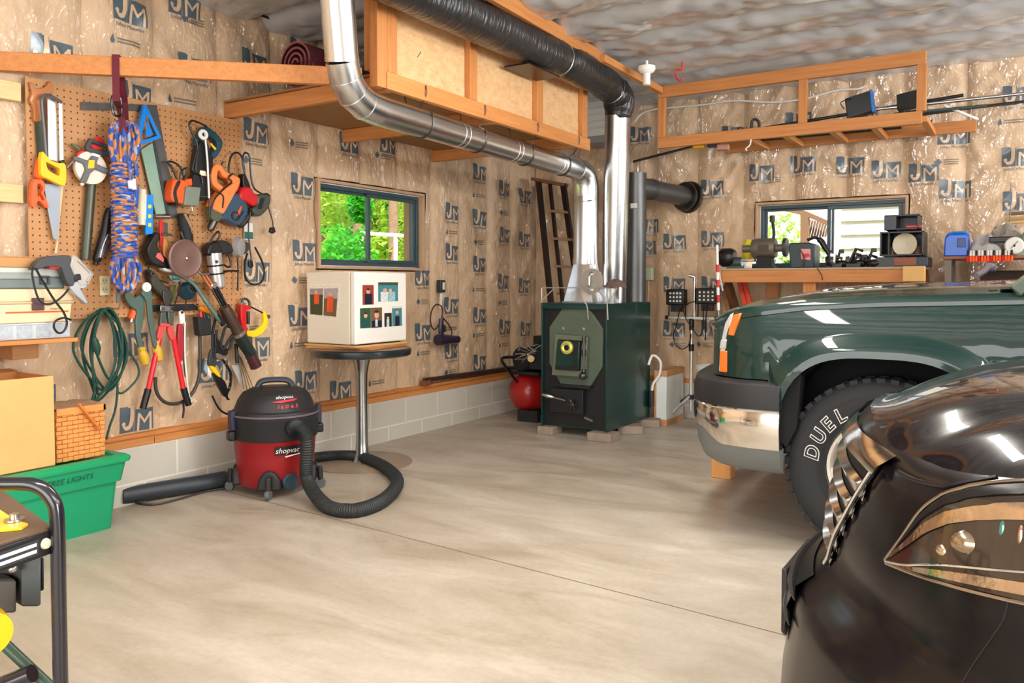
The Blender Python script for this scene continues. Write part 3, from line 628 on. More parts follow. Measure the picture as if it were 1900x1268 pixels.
# ================================================================= step ladder in the corner
LAD = mat('ladder_dark', (40, 24, 20), .5, var=.2); LADE = mat('ladder_edge', (150, 112, 80), .6)
la = thing('step_ladder', 'tall dark brown step ladder folded and leaning in the room corner', 'ladder', (.35, 6.72, 0))
def lp(px, py, x): return PX(px, py, x)
lx = .38
A0, A1 = PY(1000, 335, 6.72), PY(1022, 560, 6.55); 
def ext(a, b, z): t = (z - a.z) / (b.z - a.z); return a.lerp(b, t)
for (pt, pb, yt, yb, w_) in (((999, 335), (1022, 560), 6.74, 6.5, .10), ((1020, 338), (1044, 560), 6.76, 6.56, .045), ((1045, 342), (1075, 560), 6.78, 6.62, .1)):
    a, b = PY(pt[0], pt[1], yt), PY(pb[0], pb[1], yb); z = ext(a, b, .0); m = MB(); m.beam(a, z, w_ * .75, .028, (.6, 1, 0)); build(m, 'rail', LAD, la, bev=.003)
for (px0, px1, py) in ((1020, 1051, 392), (1025, 1060, 443), (1031, 1068, 494), (1036, 1074, 545), (1040, 1078, 598), (1046, 1084, 650)):
    a, b = PY(px0, py, 6.62), PY(px1, py + 2, 6.64); m = MB(); m.beam(a, b, .09, .022); build(m, 'step', LADE, la, bev=.002)
a, b = PY(990, 333, 6.75), PY(1050, 344, 6.79); m = MB(); m.beam(a, b, .13, .03); build(m, 'top_cap', mat('ladder_cap', (120, 72, 50), .55), la, bev=.003)
# ================================================================= air compressor
cp = thing('air_compressor', 'red tank air compressor with a black pump on the floor beside the furnace', 'compressor', (.50, 6.15, 0))
TNK = mat('tank_red', (160, 24, 22), .4, coat=.3, var=.05)
ty, tz, tx0, tx1 = 6.1, .245, .36, .86
m = MB(); r = .165; pr = [(.001, 0), (r * .5, .012), (r * .85, .05), (r, .11)] + [(r, .42), (r * .85, .48), (r * .5, .52), (.001, .53)]
m.lathe(pr, V((.38, 5.97, tz)), V((.35, 1, 0)), 32); build(m, 'tank', TNK, cp)
m = MB(); m.box(.33, .62, 5.98, 6.36, .41, .44); build(m, 'deck', BLK, cp, bev=.004)
m = MB(); m.lathe([(.1, 0), (.11, .02), (.11, .2), (.09, .24)], V((.40, 6.02, .54)), V((.35, 1, .0)), 20)
for k in range(6): m.box(.50, .66, 6.02 + k * .03, 6.035 + k * .03, .46, .66)
build(m, 'pump', BLKM, cp, bev=.004)
m = MB(); m.box(.43, .60, 6.2, 6.36, .44, .74); build(m, 'motor', BLK, cp, bev=.012)
m = MB(); 
for k in range(7): a = random.random() * 6; m.tube(cr([V((.5 + random.uniform(-.13, .16), 5.99 + random.uniform(-.03, .1), .56 + random.uniform(-.06, .15))) for _ in range(4)], 4), .006, 6)
build(m, 'fittings', STL, cp)
m = MB(); m.lathe([(.001, 0), (.03, 0), (.03, .02), (.001, .022)], V((.56, 5.96, .56)), V((.3, -1, 0)), 16); build(m, 'gauge', mat('brass_gauge', (214, 190, 130), .4), cp)
m = MB(); m.tube(cr([PX(x, y, .40) for x, y in ((985, 672), (960, 664), (931, 666), (945, 690), (962, 712))], 5), .013, 8); build(m, 'handle', BLK, cp)
m = MB(); 
for s in (-.1, .1): m.lathe([(.001, 0), (.06, 0), (.06, .03), (.001, .03)], V((.5 + s, 6.38, .06)), V((1, 0, 0)), 16)
m.box(.36, .66, 6.36, 6.42, .0, .1); m.box(.40, .60, 5.99, 6.05, 0, .1); m.box(.48, .52, 6.0, 6.40, .07, .1)
build(m, 'foot', BLKM, cp)
# ================================================================= rack of pine under the ceiling over the bench
rk = thing('lumber_rack', 'open pine rack hanging from the ceiling above the workbench', 'rack', (2.4, 6.5, 2.1))
RY = 6.15
def rp(px, py, y=RY): return PY(px, py, y)
rt0, rt1 = rp(1222, 182), rp(1717, 98); rz1 = (rt0.z + rt1.z) / 2; rb0, rb1 = rp(1222, 268), rp(1717, 214); rz0 = (rb0.z + rb1.z) / 2
rx0, rx1 = rp(1222, 230).x, rp(1718, 160).x; rxm = rp(1490, 180).x
m = MB(); m.box(rx0, rx1, RY - .02, RY + .02, rz1 - .04, rz1 + .05); build(m, 'top_rail', WX, rk, bev=.003)
m = MB(); m.box(rx0, rx1 - .02, RY - .02, RY + .02, rz0 - .045, rz0 + .04); build(m, 'bottom_rail', WX, rk, bev=.003)
for x in (rx0 + .03, rxm, rx1 - .025):
    m = MB(); m.box(x - .03, x + .03, RY - .019, RY + .019, rz0 + .04, rz1 - .04); build(m, 'upright', WZ, rk, bev=.003)
m = MB(); q0, q1 = PY(1345, 277, 6.75), PY(1812, 230, 6.75); m.box(q0.x, q1.x, 6.73, 6.77, (q0.z + q1.z) / 2 - .045, (q0.z + q1.z) / 2 + .04); build(m, 'wall_rail', WX, rk, bev=.003)
for x in (rp(1366, 255).x + .05, rp(1446, 250).x, rp(1534, 243).x, rp(1612, 235).x, rp(1708, 222).x):
    m = MB(); m.box(x, x + .045, RY - .01, 6.76, rz0 - .035, rz0 + .005); build(m, 'cross_bar', WY, rk, bev=.003)
m = MB(); m.box(rx0 - .05, rx1 + .9, RY - .02, RY + .02, rz1 + .051, 2.76) ; 
rzt = rz0 + .008
def on(px, py, y): return PY(px, py, y)
def rod(name, lab, a, b, r, mt, cat='pole'):
    m = MB(); m.tube([a, b], r, 10); return build(m, name, mt, label=lab, cat=cat)
z_ = rz0 + .048
rod('pole', 'long thin black pole lying along the pine rack', V((2.05, 6.35, z_)), V((3.75, 6.5, z_ + .14)), .012, BLK)
rod('pole', 'short thick black pole resting beneath the long thin one on the rack', V((2.55, 6.30, z_ - .004)), V((3.3, 6.32, z_ + .0)), .016, BLKM)
rod('pole', 'grey metal tube laid across the pine rack bars', V((2.3, 6.55, rz0 + .03)), V((3.35, 6.58, rz0 + .03)), .024, DST)
rod('pole', 'pale grey rod sticking out past the end of the pine rack', V((3.0, 6.42, z_ + .09)), V((4.6, 6.52, z_ + .11)), .012, STL)
rod('pole', 'short angled white rod at the end of the rack under the grey rod', PY(1752, 196, 6.55), PY(1815, 222, 6.6), .010, WHT)
rod('pole', 'dark green rod sticking out of the rack end', PY(1715, 207, 6.42), PY(1830, 196, 6.55), .010, mat('dark_green_rod', (44, 60, 56), .4))
m = MB(); p = PY(1595, 197, 6.35); m.obox(p, V((.085, .0, .02)), V((0, .05, 0)), V((-.01, 0, .075))); o_ = build(m, 'tool_case', mat('case_black', (24, 26, 30), .4), bev=.006, label='black case with a blue edge lying on the pine rack', cat='case')
m = MB(); m.obox(p + V((.088, 0, .02)), V((.007, 0, 0)), V((0, .051, 0)), V((-.01, 0, .08))); build(m, 'blue_edge', BLU, o_, bev=.002)
m = MB(); p = PY(1689, 187, 6.32); m.obox(p, V((.08, 0, .012)), V((0, .05, 0)), V((-.004, 0, .055))); m.box(p.x - .06, p.x - .03, p.y - .02, p.y + .02, p.z - .09, p.z - .05); build(m, 'speaker_box', BLKM, bev=.005, label='small black box at the upright end of the pine rack', cat='box')
m = MB(); m.tube(cr([PY(1566, 202, 6.3), PY(1560, 190, 6.3), PY(1580, 184, 6.3)], 4), .004, 6); build(m, 'hook', BLK, o_)
m = MB(); p = PY(1402, 236, 6.3); m.tube(cr([p + V((-.03, 0, -.05)), p + V((-.03, 0, .04)), p + V((-.005, 0, .06)), p + V((.025, 0, .03)), p + V((.028, 0, -.05))], 5), .011, 8); build(m, 'clamp', DGY, label='grey hoop clamp standing on the pine rack', cat='clamp')
m = MB(); p = PY(1373, 243, 6.3); m.lathe([(.001, -.03), (.02, -.03), (.022, .02), (.012, .03), (.001, .03)], p, (0, 0, 1), 14); build(m, 'bottle_cap', mat('brown_cap', (80, 40, 30), .4), label='small brown bottle top on the pine rack beside the hoop clamp', cat='bottle')
mm = [('yellow', YEL, 1298, 271), ('pink', mat('pink_cloth', (196, 140, 120), .7), 1342, 274), ('navy', mat('navy_box', (46, 58, 86), .5), 1324, 268)]
for nme, mt, px_, py_ in mm:
    p = PY(px_, py_, 6.4); m = MB(); m.obox(p, V((.045, .01, 0)), V((-.01, .05, 0)), V((0, .005, .022))); build(m, 'small_box', mt, bev=.006, label='small %s bundle tucked under the front rail of the pine rack' % nme, cat='box')
m = MB(); m.tube(cr([PY(1394, 250, 6.14), PY(1392, 268, 6.13), PY(1384, 276, 6.13), PY(1386, 280, 6.13)], 3), .005, 6); build(m, 'hook', WHT, label='white S shaped hook hanging from the front rail of the rack', cat='hook')
m = MB(); m.tube([PY(1660, 217, 6.6), PY(1712, 210, 6.6)], .03, 10); build(m, 'foam_roll', BLKM, label='stubby black roll between the rack rails near its end', cat='roll')
# electrical runs on the far wall
m = MB(); m.tube(cr([PY(x, y, 6.93) for x, y in ((1178, 226), (1190, 212), (1215, 203), (1300, 195), (1362, 187), (1430, 190), (1490, 184), (1550, 168), (1590, 165), (1605, 160))], 5), .008, 8); build(m, 'electric_cable', WHT, label='white electric cable stapled along the top of the far wall', cat='cable')
m = MB(); m.tube([PY(1175, 300, 6.88), PY(1300, 268, 6.88), PY(1812, 199, 6.88), PY(1905, 188, 6.88)], .011, 8); build(m, 'conduit', DST, label='long grey conduit rod crossing the far wall under the rack', cat='pipe')
p = PY(1203, 508, 6.93); jb = thing('junction_box', 'pale green switch box on conduit on the far wall by the flue', 'switch box', p)
m = MB(); m.box(p.x - .045, p.x + .045, 6.9, 6.955, p.z - .06, p.z + .055); build(m, 'box', mat('pale_green', (196, 214, 184), .5), jb, bev=.006)
m = MB(); m.tube([p + V((0, 0, -.06)), V((p.x, p.y, .4))], .011, 8); build(m, 'conduit', mat('tan_conduit', (206, 178, 130), .5), jb)
p = PZ(1200, 134, 2.70); lh = thing('lamp_holder', 'white porcelain lamp holder on the ceiling near the loft end', 'lamp holder', p + V((0, 0, -.1)))
m = MB(); m.lathe([(.06, .04), (.062, .02), (.05, .0), (.026, -.012), (.026, -.09), (.001, -.092)], p, (0, 0, 1), 22); build(m, 'socket', WHT, lh)
m = MB(); m.lathe([(.01, .03), (.01, .08)], p, (0, 0, 1), 8); build(m, 'screw', WHT, lh)
p = PZ(1265, 128, 2.73); m = MB(); m.tube(cr([p + V((0, 0, .05)), p + V((0, 0, 0)), p + V((-.04, 0, -.005)), p + V((-.042, 0, -.05)), p + V((-.01, 0, -.085)), p + V((.012, 0, -.06))], 4), .006, 8); build(m, 'ceiling_hook', RED, label='red screw hook in the foil ceiling beside the lamp holder', cat='hook')
# louvered unit heater behind the loft end
hx = thing('unit_heater', 'white louvered heater box on the far wall behind the loft end', 'heater', (1.0, 6.5, 2.1))
a = PY(1098, 190, 6.6); b = PY(1133, 262, 6.6)
m = MB(); m.box(.72, b.x + .04, 6.6, 6.9, b.z, a.z + .02); build(m, 'housing', mat('heater_grey', (150, 150, 150), .5), hx, bev=.006)
for k in range(5):
    z = b.z + .06 + (a.z - b.z - .06) * (k + .5) / 5; m = MB(); m.obox(V(((.74 + b.x) / 2, 6.585, z)), V(((b.x - .70) / 2, 0, 0)), V((0, .012, -.01)), V((0, .003, .02))); build(m, 'louver', WHT, hx)
# ================================================================= wet and dry vacuum
VX, VY = .45, 3.23
VRED = mat('vac_red', (142, 22, 28), .4, bump=.04, bs=60); VBK = mat('vac_black', (36, 36, 38), .5, bump=.03, bs=80); VNV = mat('vac_latch', (40, 40, 66), .45)
va = thing('shop_vacuum', 'red and black wet and dry vacuum on casters with its hose curled on the floor', 'vacuum cleaner', (VX, VY, 0))
fa = math.atan2(-VY, CAM.x - VX)          # azimuth that faces the camera
def vp(rel, r, z): a = fa + R(rel); return V((VX + r * math.cos(a), VY + r * math.sin(a), z))
o_ = V((VX, VY, 0))
m = MB(); m.lathe([(.001, .05), (.198, .05), (.206, .06), (.222, .2), (.232, .325), (.236, .33), (.001, .33)], o_, n=40); build(m, 'drum', VRED, va)
m = MB(); m.lathe([(.239, .318), (.243, .325), (.245, .43), (.25, .438), (.25, .446), (.24, .45), (.001, .45)], o_, n=40); build(m, 'collar', VBK, va)
m = MB()
def lidf(u, v):
    a = 2 * math.pi * u; k = v
    pr = [(.238, .45), (.244, .462), (.243, .474), (.23, .482), (.222, .51), (.208, .545), (.18, .58), (.13, .602), (.06, .608), (.001, .609)]
    f = k * (len(pr) - 1); i = min(int(f), len(pr) - 2); t = f - i; r = pr[i][0] * (1 - t) + pr[i + 1][0] * t; z = pr[i][1] * (1 - t) + pr[i + 1][1] * t
    d = math.cos(a - fa - R(-5)); e = 1 - .10 * max(0, math.cos(2 * (a - fa - R(55)))) * math.exp(-((k - .55) / .25) ** 2)
    return V((VX + r * e * math.cos(a), VY + r * e * math.sin(a), z))
m.grid(lidf, [i / 48 for i in range(49)], [i / 30 for i in range(31)]); build(m, 'lid', VBK, va, fix=False, ang=50)
m = MB(); m.lathe([(.2455, .448), (.252, .452), (.252, .458), (.2455, .462)], o_, n=40, cap=False); build(m, 'rim_band', mat('vac_band', (104, 92, 104), .4), va)
m = MB(); a_, b_ = vp(-90, .10, .60), vp(90, .105, .60); up = V((0, 0, 1)); dv_ = (b_ - a_)
m.tube(cr([a_ + V((0, 0, -.01)), a_ + dv_ * .1 + up * .03, a_ + dv_ * .3 + up * .043, a_ + dv_ * .7 + up * .043, a_ + dv_ * .9 + up * .03, b_ + V((0, 0, -.01))], 5), .017, 10, flat=((0, 0, 1), 1.5)); build(m, 'carry_handle', mat('vac_handle', (58, 66, 74), .35), va)
for rel in (-68, 100):
    m = MB(); p = vp(rel, .245, .43); t_ = V((-(p - o_).y, (p - o_).x, 0)).normalized(); n_ = V((p.x - VX, p.y - VY, 0)).normalized()
    m.obox(p + n_ * .008, t_ * .03, n_ * .014, V((0, 0, .055))); lt = build(m, 'latch', VNV, va, bev=.006)
    m = MB(); m.obox(p + n_ * .012 + V((0, 0, -.085)), t_ * .028, n_ * .022, V((0, 0, .028))); build(m, 'lift_grip', BLK, va, bev=.01)
for rel in (-9, 82, 172, -98):
    m = MB(); p = vp(rel, .19, 0); n_ = V((p.x - VX, p.y - VY, 0)).normalized(); t_ = V((-n_.y, n_.x, 0))
    q = [p + t_ * a + V((0, 0, b)) for a, b in ((-.07, .045), (.07, .045), (.058, .11), (.03, .15), (0, .158), (-.03, .15), (-.058, .11))]
    m.prism([k - n_ * .03 for k in q], n_ * .075); m.tube([p + n_ * .062 + V((0, 0, .13)), p + n_ * .066 + V((0, 0, .045))], .017, 10); ft = build(m, 'caster_foot', VBK, va, bev=.012)
    m = MB(); m.lathe([(.001, -.012), (.026, -.012), (.029, 0), (.026, .012), (.001, .012)], p + n_ * .068 + V((0, 0, .0295)), t_ + n_ * .3, 18); build(m, 'caster_wheel', GRY, ft)
m = MB(); p = vp(22, .2, .085); n_ = V((p.x - VX, p.y - VY, 0)).normalized(); m.lathe([(.001, 0), (.048, 0), (.048, .02), (.04, .028), (.001, .03)], p, n_, 20); build(m, 'drain_plug', mat('vac_plug', (44, 62, 74), .4), va)
# maker's marks on drum and lid
VW = mat('label_white', (236, 232, 226), .5); VPK = mat('label_red', (222, 46, 62), .5); VLB = mat('label_black', (26, 26, 30), .4)
def cyl(rel, r0, z0, dr=0): return lambda x, y: vp(rel + math.degrees(x / .235), r0 + y * dr, z0 + y)
m = MB(); f0 = cyl(17, .2315, .268, .075)
m.grid(f0, steps(-.075, .085, .01), [-.024, .024]); m.mi(1); f1 = cyl(17, .233, .268, .075)
m.text('shopvac', (0, 0, 0), (1, 0, 0), (0, 1, 0), .030, fn=lambda x, y: f1(x, y - .014), shear=.25)
f2 = cyl(17, .2325, .23, .075); m.add([f2(x, y) for x, y in ((-.075, -.02), (.085, .012), (.085, .016), (-.02, .006), (-.01, -.001))], [(0, 1, 2, 3, 4)])
build(m, 'drum_label', [VLB, VW], va, fix=False, sm=False)
def dome(rel, z0):
    def f(x, y):
        z = z0 + y * .75
        pr = [(.23, .482), (.222, .51), (.208, .545), (.18, .58)]
        for i in range(3):
            if z <= pr[i + 1][1] or i == 2: t = (z - pr[i][1]) / (pr[i + 1][1] - pr[i][1]); r = pr[i][0] * (1 - t) + pr[i + 1][0] * t; break
        return vp(rel + math.degrees(x / .2), r + .006, z)
    return f
m = MB(); m.mi(1); g = dome(16, .557); m.text('shopvac', (0, 0, 0), (1, 0, 0), (0, 1, 0), .022, fn=lambda x, y: g(x, y), shear=.25)
m.mi(0); g2 = dome(15, .546); m.add([g2(x, y) for x, y in ((-.075, -.006), (-.02, -.014), (.05, -.006), (.075, .008), (.0, .004), (-.04, .0))], [(0, 1, 2, 3, 4, 5)])
g3 = dome(18, .505); m.text('16.0 6.5', (0, 0, 0), (1, 0, 0), (0, 1, 0), .024, fn=lambda x, y: g3(x, y), shear=.2)
build(m, 'lid_label', [VPK, VW], va, fix=False, sm=False)
# hose
HOS = mat('hose_black', (40, 43, 44), .5)
hz = .036
hp_ = [vp(24, .235, .395), vp(26, .30, .40), vp(30, .335, .33)] + [PZ(570, 905, .07)] + [PZ(x, y, hz) for x, y in ((604, 938), (652, 948), (700, 935), (731, 910), (736, 888), (712, 866), (672, 850), (630, 846), (585, 850))]
hp_[3].z = .12
hh = cr(hp_, 46); rs = [.0365 + (.0022 if i % 3 == 0 else -.0012) for i in range(len(hh))]
m = MB(); m.tube(hh, rs, 14); build(m, 'hose', HOS, va)
m = MB(); m.tube([vp(24, .225, .395), vp(24.5, .262, .396)], .05, 18); build(m, 'hose_port', VBK, va)
m = MB(); m.tube(cr([PX(x, y, .2) for x, y in ((394, 735), (402, 752), (412, 764), (425, 770))], 4), .006, 6); build(m, 'power_cord', BLK, va)
# second hose along the block wall and a lead
m = MB(); a_, b_ = PZ(225, 921, .052), PZ(418, 889, .05); m.tube(cr([a_, a_.lerp(b_, .4), a_.lerp(b_, .75) + V((.01, 0, 0)), b_], 30), .047, 16); build(m, 'drain_hose', mat('pipe_slate', (48, 54, 60), .45), label='black hose lying along the foot of the block wall beside the vacuum', cat='hose')
m = MB(); m.tube(cr([PZ(x, y, .007) for x, y in ((222, 915), (236, 925), (262, 935), (290, 936), (330, 927), (380, 913), (428, 905))], 6), .006, 6); build(m, 'cord', mat('cord_brown', (70, 58, 56), .5), label='thin dark cord lying on the concrete in front of the wall hose', cat='cord')
# ================================================================= pedestal table with the small fridge
TX, TY = .387, 4.03
tb_ = thing('pedestal_table', 'round black pedestal table with a chrome column carrying the small fridge', 'table', (TX, TY, 0))
TBK = mat('table_black', (30, 36, 40), .3, coat=.3); BRS = mat('brushed_column', (176, 180, 178), .24, 1.)
m = MB(); m.lathe([(.001, .722), (.315, .722), (.33, .73), (.334, .745), (.334, .765), (.326, .775), (.001, .775)], (TX, TY, 0), n=44); build(m, 'table_top', TBK, tb_)
m = MB(); m.lathe([(.001, .01), (.068, .01), (.06, .02), (.045, .07), (.04, .14), (.038, .4), (.04, .6), (.05, .66), (.066, .71), (.07, .722), (.001, .722)], (TX, TY, 0), n=30); build(m, 'column', BRS, tb_)
m = MB(); m.lathe([(.001, .0), (.335, .0), (.337, .004), (.33, .009), (.06, .012), (.001, .012)], (TX, TY, 0), n=48); build(m, 'base_disc', mat('dusty_disc', (160, 142, 124), .45, .3, var=.1), tb_)
FZ0, FZ1 = .803, 1.283
m = MB(); m.obox(V((.30, 4.1, .783)), V((.25, .05, 0)), V((-.05, .24, 0)), V((0, 0, .007))); build(m, 'plywood_piece', WX, label='tan plywood piece under the small fridge on the table', cat='board')
m = MB(); m.obox(V((.28, 4.1, .7965)), V((.235, 0, 0)), V((0, .255, 0)), V((0, 0, .0058))); build(m, 'plywood_piece', wood('pine_pale', (196, 158, 100), (212, 178, 120), ax='x'), label='paler thin board directly beneath the fridge, upper of the two', cat='board')
FRW = mat('fridge_white', (236, 232, 224), .35, coat=.3); FRB = mat('fridge_side', (224, 214, 196), .45)
fg = thing('mini_fridge', 'small white cube fridge with photographs stuck on it on the round table', 'fridge', (.28, 4.1, FZ0))
m = MB(); m.box(.06, .452, 3.855, 4.362, FZ0 + .004, FZ1); build(m, 'body', FRB, fg, bev=.008)
m = MB(); m.box(.452, .458, 3.87, 4.35, FZ0 + .015, FZ1 - .01); build(m, 'door_seal', GRY, fg)
m = MB(); m.box(.458, .503, 3.853, 4.364, FZ0 + .006, FZ1 - .002); build(m, 'door', FRW, fg, bev=.01, seg=3)
m = MB(); m.box(.3, .5, 3.9, 4.3, FZ0 - .0008, FZ0 + .004); build(m, 'foot_rail', BLK, fg)
# photographs: paper with a printed scene
def phm(n, c): return mat('print_' + n, c, .35, var=.25, vs=60)
SKIN_ = phm('skin', (210, 164, 140))
def photo(name, P, bgc, items, lab, border=0.):
    """P(u,v,l): point on the fridge; u,v in 0..1"""
    m = MB(); ms = [WHT]
    m.prism([P(0, 0, .0005), P(1, 0, .0005), P(1, 1, .0005), P(0, 1, .0005)], P(0, 0, .0012) - P(0, 0, .0005))
    def quad(u0, u1, v0, v1, mt, l):
        if mt not in ms: ms.append(mt)
        m.mi(ms.index(mt)); m.add([P(u0, v0, l), P(u1, v0, l), P(u1, v1, l), P(u0, v1, l)], [(0, 1, 2, 3)])
    def disc(u, v, ru, rv, mt, l):
        if mt not in ms: ms.append(mt)
        m.mi(ms.index(mt)); m.add([P(u + ru * math.cos(a), v + rv * math.sin(a), l) for a in [2 * math.pi * k / 14 for k in range(14)]], [tuple(range(14))])
    b = border; quad(b, 1 - b, b, 1 - b, bgc, .0018)
    for k, it in enumerate(items): (quad if it[0] == 'q' else disc)(*it[1:5], it[5], .0022 + .0003 * k)
    return build(m, name, ms, label=lab, cat='photo', fix=False, sm=False)
def onF(pa, pb, xx=.504):
    a, b = PX(pa[0], pb[1], xx), PX(pb[0], pa[1], xx); za, zb = a.z, b.z; zz = (PX(pa[0], pa[1], xx).z + PX(pb[0], pa[1], xx).z) / 2; zl = (PX(pa[0], pb[1], xx).z + PX(pb[0], pb[1], xx).z) / 2
    return lambda u, v, l: V((xx + l - .0003, a.y + (b.y - a.y) * u, zl + (zz - zl) * v))
N_ = phm('navy', (24, 32, 52)); G_ = phm('green', (52, 84, 56)); B_ = phm('brick', (150, 60, 50)); TQ = phm('teal', (70, 130, 140)); OL = phm('olive', (60, 66, 40)); OR = phm('orange', (222, 84, 36)); BR = phm('brown', (112, 84, 62)); LG = phm('light', (206, 214, 210)); DK = phm('dark', (40, 44, 40)); HR = phm('hair', (60, 42, 30))
photo('photograph', onF((672.5, 529), (693, 565.6)), B_, [('q', .2, .85, 0, .55, N_), ('d', .5, .68, .16, .13, SKIN_), ('d', .5, .78, .15, .06, HR)], 'photograph of a person in dark clothes against red bricks, on the fridge door')
photo('photograph', onF((701.5, 524), (738, 559.5)), TQ, [('q', .12, .5, 0, .5, LG), ('d', .33, .58, .1, .12, SKIN_), ('q', .52, .85, 0, .5, phm('paleblue', (150, 190, 200))), ('d', .6, .55, .09, .12, SKIN_), ('q', 0, 1, .85, 1, G_)], 'largest photograph on the fridge door showing two people before leaves')
photo('photograph', onF((668, 572), (688, 609), .5045), G_, [('q', .1, .95, 0, .45, phm('darkteal', (30, 84, 76))), ('d', .5, .62, .16, .12, SKIN_), ('d', .5, .74, .15, .05, HR)], 'photograph of a person in a teal top on a green ground, fridge door')
photo('photograph', onF((688, 571), (708.5, 608), .506), BR, [('q', .08, .95, 0, .35, N_), ('q', .38, .6, .05, .4, LG), ('d', .5, .62, .2, .17, SKIN_), ('d', .5, .8, .19, .07, HR)], 'portrait photograph of a person in a navy suit jacket on the fridge door')
photo('photograph', onF((713, 581), (726.5, 606.5)), DK, [('q', .3, .65, 0, .55, LG), ('d', .48, .65, .16, .1, SKIN_)], 'smallest photograph on the fridge door, a dark scene with one pale figure')
photo('photograph', onF((727.4, 568.6), (745.4, 605)), TQ, [('q', .3, .75, 0, .5, N_), ('d', .5, .68, .15, .1, SKIN_), ('q', 0, 1, .9, 1, LG)], 'turquoise photograph at the upper hinge edge of the fridge door')
ca, cb, cc_, cd_ = [PY(x, y, 3.8545) for x, y in ((573, 594 - 5), (627, 595), (632, 527), (571.5, 528.5))]
def PS(u, v, l): return (ca.lerp(cb, u)).lerp(cd_.lerp(cc_, u), v) + V((0, -l, 0))
photo('photograph', PS, phm('cream', (226, 214, 196)), [('q', .06, .48, .1, .88, OL), ('q', .06, .48, .7, .88, phm('greysky', (150, 140, 134))), ('q', .2, .36, .42, .72, OR), ('d', .27, .77, .05, .06, SKIN_), ('q', .52, .94, .1, .88, BR), ('q', .52, .94, .6, .88, phm('mauve', (170, 156, 160))), ('q', .63, .82, .22, .65, OR), ('d', .73, .72, .05, .06, SKIN_)], 'white card with two pictures of people in orange on the fridge side', .02)
# ================================================================= hair dryer, switch, sticks along the sill
hd = thing('hair_dryer', 'dark purple hair dryer hanging by its cord on the insulated wall', 'hair dryer', PX(830, 632, .06))
m = MB(); a_, b_ = PX(812, 631, .06), PX(849, 630, .06); d_ = b_ - a_; m.tube([a_ - d_ * .04, a_, a_ + d_ * .2, a_ + d_ * .5, b_ - d_ * .05, b_], [.02, .045, .048, .04, .033, .033], 18); build(m, 'barrel', PUR, hd)
m = MB(); m.tube(cr([PX(819, 626, .06), PX(818, 610, .06), PX(819, 592, .06)], 4), .026, 12, flat=((0, 1, 0), .75)); build(m, 'grip', PUR, hd)
m = MB(); p = PX(824, 610, .085); m.box(p.x - .01, p.x + .008, p.y - .01, p.y + .012, p.z - .03, p.z + .03); build(m, 'switch', BLK, hd, bev=.003)
m = MB(); p = PX(841, 631, .0945); m.box(p.x - .002, p.x + .001, p.y - .018, p.y + .018, p.z - .008, p.z + .008); build(m, 'maker_plate', STL, hd)
m = cord([(819, 592), (821, 578), (818, 568), (808, 566), (800, 580), (799, 600), (806, 612), (816, 600)], .06, .006); m.tube(cr([PX(x, y, .07) for x, y in ((822, 590), (832, 602), (838, 614), (838, 622))], 5), .006, 6); build(m, 'cord', mat('cord_rust', (70, 40, 32), .5), hd)
p = PX(821, 531, .01); m = MB(); m.box(-.02, .02, p.y - .04, p.y + .03, p.z - .055, p.z + .05); sw = build(m, 'wall_switch', DGY, bev=.004, label='grey switch box on the insulated wall above the hair dryer', cat='switch')
m = MB(); m.box(.02, .024, p.y - .012, p.y + .012, p.z - .03, p.z + .03); build(m, 'toggle_plate', WHT, sw)
m = MB(); a_, b_ = PX(819, 545, .012), PX(817, 572, .02); m.beam(a_, b_, .03, .004, (1, 0, 0)); build(m, 'strap', WHT, label='short white strap hanging under the grey switch box', cat='strap')
STK = mat('dark_moulding', (62, 40, 32), .5, var=.2)
sl_ = ['dark brown moulding strip resting on the wall sill, thickest of three', 'second dark moulding strip on the wall sill, behind the thick one', 'thin black strip tilted on top of the mouldings along the sill']
for i, (a, b, w_) in enumerate((((786, 706), (962, 683), .035), ((800, 703), (955, 681), .022), ((828, 697), (960, 681), .012))):
    m = MB(); m.beam(PX(a[0], a[1], .028 - .018 * i), PX(b[0], b[1], .028 - .018 * i), .02, w_); build(m, 'moulding_strip', STK if i < 2 else BLK, bev=.003, label=sl_[i], cat='moulding')
m = MB(); p = PX(790, 702, .03); m.box(.005, .045, p.y - .04, p.y + .05, .376, .415); build(m, 'wood_offcut', mat('offcut', (128, 76, 52), .6), bev=.003, label='small reddish wood offcut on the sill at the moulding ends', cat='block')
# ================================================================= shelf with cases
sp_ = PX(145, 628, .3); SZ = sp_.z; SYE = sp_.y
sh = thing('wall_shelf', 'pine shelf board on the insulated wall below the pegboard edge', 'shelf', (.15, 1.7, SZ - .02))
m = MB(); m.box(-.03, .3, 1.2, SYE, SZ - .016, SZ + .004); build(m, 'board', WY, sh, bev=.002)
a_ = PX(36, 650, .2); b_ = PX(72, 650, .2); m = MB(); m.box(-.03, .2, a_.y - .03, b_.y, SZ - .09, SZ - .016); build(m, 'bracket_block', wood('block_wood', (150, 100, 56), (176, 122, 74)), sh, bev=.003)
ORGN = mat('clear_organiser', (196, 200, 204), .25, coat=.5, var=.12, vs=25)
zt = SZ + .005
ey = PX(131, 612, .27).y; h1_ = PX(131, 597, .27).z
m = MB(); m.box(.03, .27, 1.32, ey, zt, h1_); og = build(m, 'parts_organiser', ORGN, bev=.005, label='clear plastic parts organiser on the shelf under the beige toolbox', cat='organiser')
for k in range(7):
    m = MB(); y = ey - .04 - .085 * k; m.box(.2695, .273, y - .035, y + .03, zt + .008, h1_ - .01); build(m, 'compartment', mat('organiser_cell', (176, 184, 192), .3, coat=.4, var=.2, vs=40), og)
m = MB(); m.box(.03, .276, 1.32, ey + .002, h1_ - .006, h1_); build(m, 'lid', ORGN, og)
